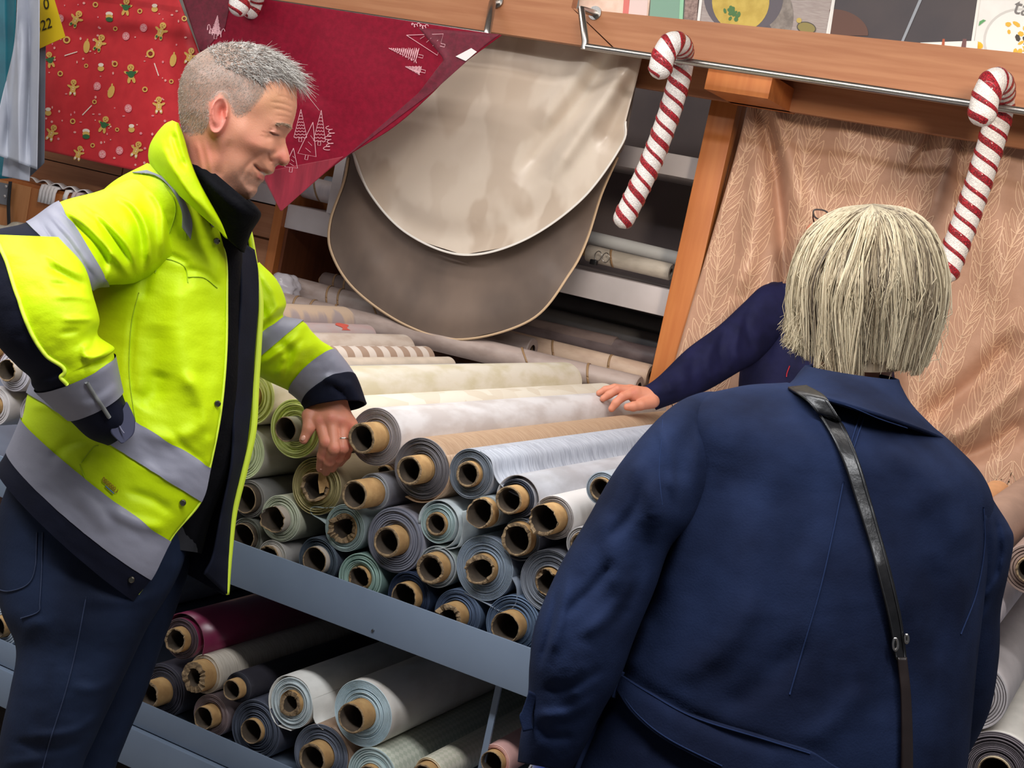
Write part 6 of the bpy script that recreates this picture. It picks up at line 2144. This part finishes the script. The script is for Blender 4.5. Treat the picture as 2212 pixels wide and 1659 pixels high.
# coat hem legs and shoes below the frame
for k, (cx_, cy_, z_) in enumerate(((1325, 4010, 1.72), (1495, 3930, 1.78))):
    c = at(cx_, cy_, z_)
    rows = []
    for t, w, h in ((-.10, .028, .05), (-.08, .036, .08), (-.02, .038, .09), (.05, .042, .06), (.11, .04, .05), (.15, .026, .04), (.165, .006, .02)):
        rows.append([(c[0] + w * math.cos(q), c[1] + t, max(0.002, h / 2 + h / 2 * math.sin(q))) for q in np.linspace(0, 6.2832, 20, endpoint=False)])
    rows = np.array(rows)
    child(mesh_obj('shoe', rows.reshape(-1, 3), grid_faces(7, 20, True) + [tuple(range(20)), tuple(range(120, 140))[::-1]], mat('brown_leather', (60, 42, 32), .45)), wom)
wl = Loft([(1190, 1560, 1330, 1600, 1.66, .06), (1150, 1645, 1370, 1665, 1.66, .08), (1180, 1800, 1560, 1840, 1.64, .10), (1240, 2200, 1560, 2240, 1.64, .09), (1340, 2900, 1530, 2900, 1.67, .07), (1260, 3950, 1400, 3950, 1.72, .055)], 60, 40, noise=.003)
child(wl.mesh('jeans', M_blue), wom)
wl2 = Loft([(1600, 1800, 1960, 1840, 1.70, .10), (1600, 2200, 1900, 2240, 1.70, .09), (1560, 2900, 1740, 2900, 1.73, .07), (1430, 3880, 1570, 3880, 1.78, .055)], 50, 40, noise=.003)
child(wl2.mesh('jeans', M_blue), wom)

# left sleeve
sst = [(1580, 850, 1640, 1020, 1.67, .060), (1510, 852, 1580, 1050, 1.625, .075), (1437, 894, 1525, 1090, 1.575, .088), (1340, 1005, 1490, 1135, 1.54, .085), (1268, 1128, 1444, 1185, 1.53, .080), (1211, 1226, 1412, 1272, 1.52, .078), (1160, 1345, 1370, 1372, 1.51, .078),
       (1147, 1430, 1334, 1470, 1.51, .078), (1143, 1500, 1296, 1540, 1.52, .074), (1127, 1590, 1256, 1620, 1.53, .068), (1121, 1646, 1232, 1664, 1.54, .062)]
sfold = [([(1420, 905), (1445, 990), (1450, 1080)], 9, .006), ([(1360, 985), (1410, 1080), (1420, 1140)], 22, .008), ([(1290, 1100), (1330, 1200), (1330, 1290)], 24, .008), ([(1230, 1250), (1215, 1330), (1190, 1420)], 9, .008), ([(1206, 1270), (1190, 1350), (1168, 1440)], 6, -.007),
         ([(1400, 1130), (1380, 1230), (1330, 1360)], 20, -.010), ([(1290, 1300), (1270, 1420), (1240, 1540)], 22, .007), ([(1160, 1560), (1190, 1590), (1240, 1590)], 12, -.006), ([(1540, 880), (1480, 960), (1460, 1050)], 26, -.008), ([(1400, 1010), (1370, 1100), (1300, 1180)], 14, -.007), ([(1330, 1210), (1270, 1280), (1215, 1330)], 13, -.007), ([(1380, 1230), (1320, 1320), (1250, 1380)], 14, .006), ([(1300, 1440), (1240, 1480), (1170, 1490)], 12, -.006), ([(1290, 1500), (1230, 1540), (1150, 1545)], 12, .006)]
SL = Loft(sst, 170, 96, fold=sfold, noise=.0015, p=.8)
sl = SL.mesh('sleeve', M_denim, None, thick=.003)
child(sl, wom)
slook = SL.depth_map(4.0)
patch('cuff_strap', [(1143, 1492), (1128, 1535), (1122, 1548), (1130, 1580)], [(1160, 1500), (1150, 1540), (1148, 1560), (1152, 1575)], lambda P: 1.47 + 0 * P[..., 0], M_denim, sl, 0, 20, 10, .004)
# right sleeve, its elbow pushed out
rst = [(1960, 925, 2060, 960, 1.66, .06), (1990, 1000, 2112, 1024, 1.66, .085), (2020, 1080, 2152, 1090, 1.66, .09), (2050, 1140, 2180, 1135, 1.66, .09), (2070, 1190, 2190, 1168, 1.665, .088), (2066, 1260, 2178, 1240, 1.68, .085), (2052, 1330, 2162, 1320, 1.70, .08),
       (2040, 1420, 2158, 1420, 1.72, .078), (2016, 1520, 2140, 1530, 1.75, .074), (1984, 1610, 2098, 1620, 1.78, .068), (1960, 1670, 2060, 1680, 1.80, .06)]
rfold = [([(2130, 1090), (2124, 1150), (2126, 1220)], 6, .008), ([(2150, 1110), (2158, 1180), (2150, 1260)], 8, -.012), ([(2140, 1300), (2110, 1360), (2080, 1440)], 8, .006), ([(2170, 1200), (2150, 1260), (2120, 1300)], 9, .008), ([(2120, 1240), (2100, 1330), (2080, 1400)], 6, .007)]
RA = Loft(rst, 120, 80, fold=rfold, noise=.0015, p=.8)
child(RA.mesh('sleeve', M_denim, None), wom)
for nm, pts, lk in (('back_seam', [(1868, 895), (1850, 950), (1838, 985)], clook), ('back_seam', [(1858, 893), (1842, 945), (1832, 980)], clook), ('back_seam', [(1822, 1040), (1800, 1150), (1770, 1280), (1735, 1400), (1706, 1500)], clook),
                    ('armhole_seam', [(1432, 905), (1428, 960), (1424, 1020), (1430, 1090)], slook), ('side_seam', [(2125, 1095), (2127, 1180), (2110, 1280), (2076, 1370)], clook)):
    seam_line(nm, pts, lk, M_denim_seam, coat, .0009, .0006)
# collar
WC = Loft([(1742, 792, 1938, 822, 1.70, .070, 6), (1730, 806, 1944, 838, 1.695, .088, 4), (1716, 824, 1966, 876, 1.68, .105, 0), (1700, 838, 2006, 918, 1.67, .125, -8), (1694, 846, 2046, 956, 1.66, .135, -20)], 50, 90,
          fold=[([(1740, 830), (1800, 850), (1900, 880)], 12, -.004), ([(1935, 845), (1952, 880), (2000, 925)], 10, .004)], noise=.0015)
wcol = WC.mesh('collar', M_denim, None, thick=.005)
sub(wcol, coat)
wlook = WC.depth_map(3.0)
seam_line('collar_stitch', [(1722, 846), (1780, 862), (1840, 880), (1900, 905), (1960, 925)], wlook, M_denim_seam, coat, .0007, .001)
# belt with its loop
blt = patch('belt', [(1333, 1452), (1400, 1492), (1500, 1546), (1650, 1592), (1750, 1622), (1830, 1668), (2090, 1790)], [(1331, 1484), (1372, 1545), (1440, 1600), (1560, 1662), (1660, 1700), (1760, 1740), (2060, 1880)], clook, M_denim, coat, .011, 90, 26, .006)
for pts in ([(1335, 1456), (1400, 1496), (1500, 1550), (1650, 1597), (1750, 1628)], [(1333, 1482), (1375, 1541), (1442, 1595), (1560, 1655)]):
    seam_line('belt_edge', pts, clook, M_denim_seam, coat, .0008, .0145)
patch('belt_loop', [(1330, 1440), (1318, 1470), (1302, 1500)], [(1346, 1452), (1336, 1478), (1326, 1508)], clook, M_denim, coat, .016, 20, 8, .004)
patch('belt', [(1296, 1500), (1270, 1560), (1230, 1640), (1208, 1690)], [(1310, 1502), (1285, 1570), (1252, 1650), (1236, 1700)], clook, M_denim, coat, .008, 40, 10, .005)

# shoulder strap of her bag: hangs on her, a thing of its own
bag = empty('shoulder_bag', at(1950, 1420, 1.44), 'black leather crossbody bag strap running down the denim back', 'bag')
sl_ = [(1702, 838), (1748, 872), (1790, 930), (1822, 1000), (1850, 1085), (1877, 1170), (1898, 1250), (1920, 1340), (1935, 1425)]
sr_ = [(1742, 834), (1786, 862), (1824, 925), (1854, 995), (1880, 1080), (1904, 1165), (1926, 1245), (1946, 1335), (1958, 1425)]


def strap_look(P):
    t = np.clip((850 + (P[..., 0] - 1700) * .4 - P[..., 1]) / 40 + 1, 0, 1) * 0
    return np.minimum(clook(P), np.where(P[..., 1] < 950, wlook(P), 9.0)) + t


st_o = patch('strap', sl_, sr_, strap_look, M_strap, bag, .007, 110, 14, .003)
for ch_ in (sl_, sr_):
    q = polyline(ch_, 110)
    o_ = polyline(sr_ if ch_ is sl_ else sl_, 110)
    q = q + (o_ - q) * .12
    seam_line('strap_stitch', q[::2], strap_look, mat('dark_thread', (40, 40, 42), .6), st_o if False else bag, .0005, .0095)
patch('strap', [(1938, 1420), (1946, 1500), (1948, 1600), (1946, 1700)], [(1958, 1420), (1966, 1500), (1970, 1600), (1970, 1700)], clook, mat('brown_strap_leather', (34, 24, 22), .4), bag, .008, 40, 8, .003)
for x, y, s_ in ((1934, 1392, 1.0), (1958, 1380, .7)):
    t = np.linspace(0, 6.2832, 24)
    z_ = float(clook(np.array([x, y], float))) - .013
    child(MB().tube(at(x + 5 * s_ * np.cos(t), y + 13 * s_ * np.sin(t), np.full(24, z_)), .0016, 8, cap=False).build('strap_ring', M_chrome, None, smooth=True), bag)
bz = at(1958, 2010, 1.30)
child(MB().box(bz[0] - .09, bz[0] + .09, bz[1] - .03, bz[1] + .03, bz[2] - .09, bz[2] + .075, .015).build('bag_body', M_strap, None, smooth=True, auto=40), bag)

# hair: a bob, base volume and strands
M_blond = mat('blonde_hair', (206, 188, 156), .5, attr='hair_colour', spec=.3)
rs = np.random.RandomState(31)
CRX, CRY = 1884, 468


def bob(al, t, r=1.0):
    """direction al round the head (0 right, pi/2 towards the viewer, pi left), t from crown to ends"""
    c, s = np.cos(al), np.sin(al)
    near = np.clip(s, 0, 1)
    x = [CRX + 0 * c, 1884 + c * 74, 1880 + c * 134, 1875 + c * 166, 1872 + c * (161 + 6 * (c < 0)), 1864 + c * 134 - 12 * (c < -.6)]
    y = [CRY - 26 + 0 * c, 446 + 22 * near + 6 * np.abs(c), 496 + 38 * near + 6 * np.abs(c), 600 + 14 * near, 695 + 0 * near, 778 + 44 * near - 22 * (c < -.5) * np.abs(c) + 8 * c]
    z = [1.835 + 0 * c, 1.837 - s * .052, 1.837 - s * .092, 1.836 - s * .115, 1.828 - s * .112, 1.806 - s * .104]
    X = np.stack([np.stack(np.broadcast_arrays(*w), 0) for w in (x, y, z)], -1)           # (6, n, 3)
    k = t * 5
    i = np.clip(k.astype(int), 0, 4)
    u = (k - i)[:, None]
    n = np.arange(len(al))
    a = X[np.maximum(i - 1, 0), n]
    b, d = X[i, n], X[i + 1, n]
    e = X[np.minimum(i + 2, 5), n]
    q = .5 * (2 * b + (d - a) * u + (2 * a - 5 * b + 4 * d - e) * u ** 2 + (3 * b - a - 3 * d + e) * u ** 3)
    ax = np.stack([CRX + (1868 - CRX) * t, q[:, 1], 1.835 + 0 * t], -1)
    return ax + (q - ax) * np.asarray(r)[..., None] if np.ndim(r) else ax + (q - ax) * r


na, nt_ = 90, 40
AL, TT = np.meshgrid(np.linspace(0, 2 * np.pi, na, endpoint=False), np.linspace(0.01, .96, nt_))
g = bob(AL.ravel(), TT.ravel(), .955)
g[:, 2] += .006 * vnoise(np.stack([AL.ravel() * 9, TT.ravel() * 1.5], 1), 3)
gw = at(g[:, 0], g[:, 1], g[:, 2])
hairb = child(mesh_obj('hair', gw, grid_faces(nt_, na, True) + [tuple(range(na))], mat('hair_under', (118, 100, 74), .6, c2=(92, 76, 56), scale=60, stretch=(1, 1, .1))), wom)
NS = 4200
al0 = rs.uniform(0, 2 * np.pi, NS)
al0 = np.where(rs.rand(NS) < .6, rs.uniform(-.25, np.pi + .25, NS), al0)
clump = np.round(al0 * 22 + .9 * np.sin(al0 * 61)) / 22
al1 = clump + (al0 - clump) * rs.uniform(.05, .8, NS) + rs.randn(NS) * .012
seg = 11
tt = np.linspace(0, 1, seg + 1)
r0 = 1 + rs.uniform(-.05, .03, NS) + .085 * vnoise(np.stack([clump * 11, clump * 3], 1), 8)
tend = 1.0 - .16 * rs.rand(NS) ** 2.0 + .16 * vnoise(np.stack([clump * 7, clump * 0 + 3], 1), 5)
tst = rs.uniform(0.0, .55, NS) ** 2.2
pts = np.zeros((NS, seg + 1, 3))
swing = .05 * rs.randn(NS) + .30 * vnoise(np.stack([clump * 9, clump * 2], 1), 15)
for k in range(seg + 1):
    tk = tst + (tend - tst) * tt[k]
    a_ = al0 + (al1 - al0) * tt[k] + swing * tt[k] ** 2 * .5 + .5 * (1 - tk) ** 3 * vnoise(np.stack([al0 * 3, al0 * 0 + 9], 1), 19) * 2 + .05 * np.sin(tk * 9 + clump * 50)
    pts[:, k] = bob(a_, tk, r0 + .006 * np.sin(tt[k] * 5 + al0 * 40))
flick = (np.cos(al0) < -.80) & (rs.rand(NS) < .35)
pts[flick, -1, 0] -= rs.uniform(6, 30, flick.sum())
pts[flick, -2, 0] -= rs.uniform(2, 10, flick.sum())
pts[flick, -1, 1] -= rs.uniform(0, 18, flick.sum())
fly = rs.rand(NS) < .05
for k in range(4, seg + 1):
    pts[fly, k, :2] += rs.randn(fly.sum(), 2) * (k - 3) * 1.6
Wp = at(pts[..., 0], pts[..., 1], pts[..., 2])
tg = np.gradient(Wp, axis=1)
tg /= np.linalg.norm(tg, axis=2)[..., None] + 1e-12
u_ = np.cross(tg, FWD)
u_ /= np.linalg.norm(u_, axis=2)[..., None] + 1e-12
w_2 = np.cross(tg, u_)
rad = .00075 * (1 - .6 * tt ** 3)[None, :, None] * rs.uniform(.6, 1.25, NS)[:, None, None]
ringp = np.stack([Wp + rad * (math.cos(q) * u_ + math.sin(q) * w_2) for q in (0, 2.094, 4.189)], 2)       # NS, seg+1, 3, 3
vv = ringp.reshape(-1, 3)
base = (np.arange(NS) * (seg + 1) * 3)[:, None, None]
kk = (np.arange(seg) * 3)[None, :, None]
jj = np.arange(3)[None, None, :]
i0 = base + kk + jj
i1 = base + kk + (jj + 1) % 3
fq = np.stack([i0, i1, i1 + 3, i0 + 3], -1).reshape(-1, 4)
hs = mesh_obj('hair_strands', vv, fq, M_blond, None)
sub(hs, hairb)
hs['kind'] = 'stuff'
pal = np.array([L3(c) for c in ((216, 200, 168), (190, 173, 142), (156, 138, 110), (112, 95, 73), (76, 62, 47))])
ctn = vnoise(np.stack([clump * 13, clump * 5], 1), 12)
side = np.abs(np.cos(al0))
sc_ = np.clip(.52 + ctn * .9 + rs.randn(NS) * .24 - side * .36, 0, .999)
cidx = (sc_ * 5).astype(int)
ccol = np.repeat(pal[cidx][:, None, :], (seg + 1) * 3, 1)
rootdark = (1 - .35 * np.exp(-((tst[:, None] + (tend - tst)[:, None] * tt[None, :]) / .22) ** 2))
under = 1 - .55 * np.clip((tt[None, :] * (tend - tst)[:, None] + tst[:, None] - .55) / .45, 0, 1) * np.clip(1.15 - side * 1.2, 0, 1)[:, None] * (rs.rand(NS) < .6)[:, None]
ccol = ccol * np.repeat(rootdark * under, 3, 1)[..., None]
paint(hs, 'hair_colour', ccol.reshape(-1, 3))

# ================================================================== the third person, mostly hidden behind her
M_sweat = mat('navy_knit', (26, 27, 62), .75, c2=(19, 20, 48), scale=16, spec=.15, bump=.1, bscale=300)
tp = empty('person', (-0.92, 3.9, 0.0), 'person in navy sweater behind the blonde woman, hand resting on the rolls', 'person')
ZT = 3.89
tst_ = [(1700, 612, 1850, 640, ZT, .08), (1655, 618, 1880, 660, ZT, .10), (1618, 720, 1880, 760, ZT, .105), (1598, 800, 1872, 840, ZT, .105), (1590, 930, 1866, 960, 3.90, .10), (1570, 1150, 1860, 1180, 3.95, .095), (1545, 1300, 1840, 1320, 3.98, .095)]
TT_ = Loft(tst_, 90, 64, fold=[([(1690, 640), (1672, 720), (1650, 790)], 9, -.012), ([(1640, 660), (1620, 740), (1602, 800)], 9, .010)], noise=.004)
swt = TT_.mesh('sweater', M_sweat, None)
child(swt, tp)
tsl = [(1690, 608, 1720, 720, 3.86, .065), (1646, 618, 1680, 740, 3.84, .075), (1604, 656, 1636, 780, 3.80, .072), (1552, 704, 1592, 806, 3.76, .066), (1484, 754, 1530, 842, 3.71, .058), (1424, 812, 1466, 868, 3.66, .050), (1388, 838, 1417, 886, 3.645, .042)]
TS = Loft(tsl, 90, 56, fold=[([(1600, 690), (1590, 750), (1596, 790)], 8, .010), ([(1570, 700), (1556, 760), (1570, 810)], 8, -.010), ([(1540, 730), (1530, 790), (1545, 830)], 8, .008), ([(1500, 760), (1494, 810)], 8, -.006), ([(1470, 780), (1480, 830)], 8, .006), ([(1440, 820), (1452, 850)], 7, .005), ([(1630, 650), (1612, 700), (1630, 760)], 9, -.010)], noise=.004)
child(TS.mesh('sleeve', M_sweat, None), tp)
TS2 = Loft([(1830, 640, 1880, 632, 3.90, .06), (1848, 720, 1912, 690, 3.89, .07), (1862, 800, 1930, 790, 3.88, .066), (1872, 900, 1938, 895, 3.87, .058), (1882, 980, 1938, 980, 3.865, .050), (1890, 1052, 1936, 1052, 3.86, .042)], 70, 48, noise=.003)
child(TS2.mesh('sleeve', M_sweat, None), tp)
tl = Loft([(1545, 1280, 1840, 1300, 3.98, .09), (1520, 1480, 1800, 1500, 4.03, .09), (1490, 1700, 1720, 1710, 4.04, .085), (1420, 2060, 1600, 2070, 4.04, .08)], 40, 40)
child(tl.mesh('trousers', M_fleece, None), tp)
seam_line('lanyard', [(1706, 790), (1700, 806), (1699, 814)], TT_.depth_map(), mat('red_cord', (170, 24, 40), .5), tp, .0016, .004, 12)
# head with pushed-up glasses, body and hand
hd = [(J(1768, 514, 3.83), .010, J(1757, 540, 3.825), .013), (J(1830, 534, 3.775), .010, J(1828, 558, 3.78), .008), (J(1764, 574, 3.83), .012, J(1770, 574, 3.85), .014), (J(1818, 518, 3.86), .070, J(1814, 558, 3.85), .066), (J(1798, 568, 3.85), .05, J(1792, 598, 3.85), .04), (J(1758, 498, 3.84), .022, J(1760, 538, 3.84), .03), (J(1827, 598, 3.9), .05, J(1800, 720, ZT), .055)]
tb = [(J(1780, 720, ZT), .075, J(1720, 1250, 3.97), .06), (J(1700, 680, 3.87), .04, J(1560, 760, 3.76), .036), (J(1560, 760, 3.76), .034, J(1410, 858, 3.645), .027), (J(1700, 1250, 3.98), .06, J(1510, 2040, 4.04), .05)]
palm = [(J(1428, 858, 3.655), .027, J(1408, 860, 3.63), .024), (J(1408, 858, 3.63), .022, J(1374, 846, 3.615), .016), (J(1408, 862, 3.63), .022, J(1370, 856, 3.605), .017), (J(1408, 858, 3.64), .020, J(1362, 843, 3.635), .015)]
fgs = [[(J(1374, 848, 3.605), .0125, J(1344, 858, 3.585), .0115), (J(1344, 858, 3.585), .0115, J(1330, 871, 3.58), .0105), (J(1330, 871, 3.58), .0105, J(1321, 883, 3.58), .0088)],
       [(J(1370, 845, 3.615), .0125, J(1334, 842, 3.60), .0115), (J(1334, 842, 3.60), .0115, J(1316, 852, 3.60), .0105), (J(1316, 852, 3.60), .0105, J(1303, 861, 3.60), .0088)],
       [(J(1364, 842, 3.635), .0118, J(1328, 838, 3.625), .0108), (J(1328, 838, 3.625), .0108, J(1308, 842, 3.625), .0098), (J(1308, 842, 3.625), .0098, J(1294, 849, 3.625), .008)],
       [(J(1408, 868, 3.61), .018, J(1384, 875, 3.585), .0135), (J(1384, 875, 3.585), .0135, J(1368, 878, 3.575), .0125), (J(1368, 878, 3.575), .0125, J(1355, 879, 3.57), .0095)]]
h3v, h3f = hand_mesh(palm, fgs, .0018)
r_palm = [(J(1915, 1040, 3.86), .026, J(1918, 1090, 3.85), .024)] + [(J(1918, 1085, 3.85), .016, J(1904 + 9 * k, 1118, 3.84 + .008 * k), .012) for k in range(4)]
r_fing = [[(J(1904 + 9 * k, 1118, 3.84 + .008 * k), .010, J(1902 + 9 * k, 1146, 3.835 + .008 * k), .0095), (J(1902 + 9 * k, 1146, 3.835 + .008 * k), .0095, J(1906 + 8 * k, 1168 + (k in (1, 2)) * 6, 3.845 + .008 * k), .008)] for k in range(4)]
r_fing.append([(J(1908, 1082, 3.83), .013, J(1896, 1112, 3.82), .011), (J(1896, 1112, 3.82), .011, J(1894, 1134, 3.82), .009)])
h4v, h4f = hand_mesh(r_palm, r_fing, .002)
hdv, hdf = limbs(hd, .004, .02)
tbv, tbf = limbs(tb, .012, .03)
v_, f_ = join([(hdv, hdf), (tbv, tbf), (h3v, h3f), (h4v, h4f)])
tbody = child(mesh_obj('body', v_, f_, M_skin), tp)
col3 = np.tile(L3((212, 140, 112)), (len(v_), 1))
Q3, _ = to_px(v_)
for x, y in ((1344, 858), (1334, 842), (1372, 847), (1369, 846)):
    w = gauss(Q3, x, y, 8, 7)[:, None] * .4
    col3 = col3 * (1 - w) + L3((196, 112, 92)) * w
for x, y, sx, sy, c_ in ((1774, 510, 5, 3, (60, 44, 40)), (1768, 560, 6, 3, (176, 92, 86)), (1776, 498, 9, 3, (110, 80, 62)), (1830, 546, 8, 14, (206, 124, 104))):
    w = gauss(Q3, x, y, sx, sy)[:, None] * .8
    col3 = col3 * (1 - w) + L3(c_) * w
paint(tbody, 'skin_colour', col3)
hc = Loft([(1796, 456, 1846, 460, 3.87, .045), (1776, 476, 1872, 482, 3.88, .072), (1800, 525, 1880, 530, 3.90, .075), (1812, 582, 1876, 588, 3.91, .055)], 30, 40, noise=.004)
child(hc.mesh('hair', mat('brown_hair', (96, 70, 52), .5, c2=(76, 54, 40), scale=90, stretch=(1, 1, .2)), None), tp)
gl = []
mg = mat('dark_spectacle_frame', (40, 34, 40), .3)
spec = empty('spectacles', at(1772, 465, 3.78), 'dark-rimmed spectacles just showing beside the top of the blonde hair', 'spectacles')
t = np.linspace(0, 6.2832, 30)
sq = lambda a, p: np.sign(a) * np.abs(a) ** p
child(MB().tube(at(1774 + 17 * sq(np.cos(t), .75) + 2 * np.sin(t), 464 + 11 * sq(np.sin(t), .75) + 3 * np.cos(t), np.full(30, 3.78)), .0022, 8, cap=False).build('rim', mg, None, smooth=True), spec)
child(MB().tube(at(1812 + 17 * sq(np.cos(t), .75), 476 + 11 * sq(np.sin(t), .75), np.full(30, 3.77)), .0022, 8, cap=False).build('rim', mg, None, smooth=True), spec)
child(MB().tube(at(np.array([1791., 1796]), np.array([466., 472]), np.array([3.78, 3.772])), .002, 8).build('bridge', mg, None, smooth=True), spec)
child(MB().tube(at(np.array([1757., 1756, 1759]), np.array([460., 470, 482]), np.array([3.785, 3.80, 3.86])), .0022, 8).build('temple', mg, None, smooth=True), spec)
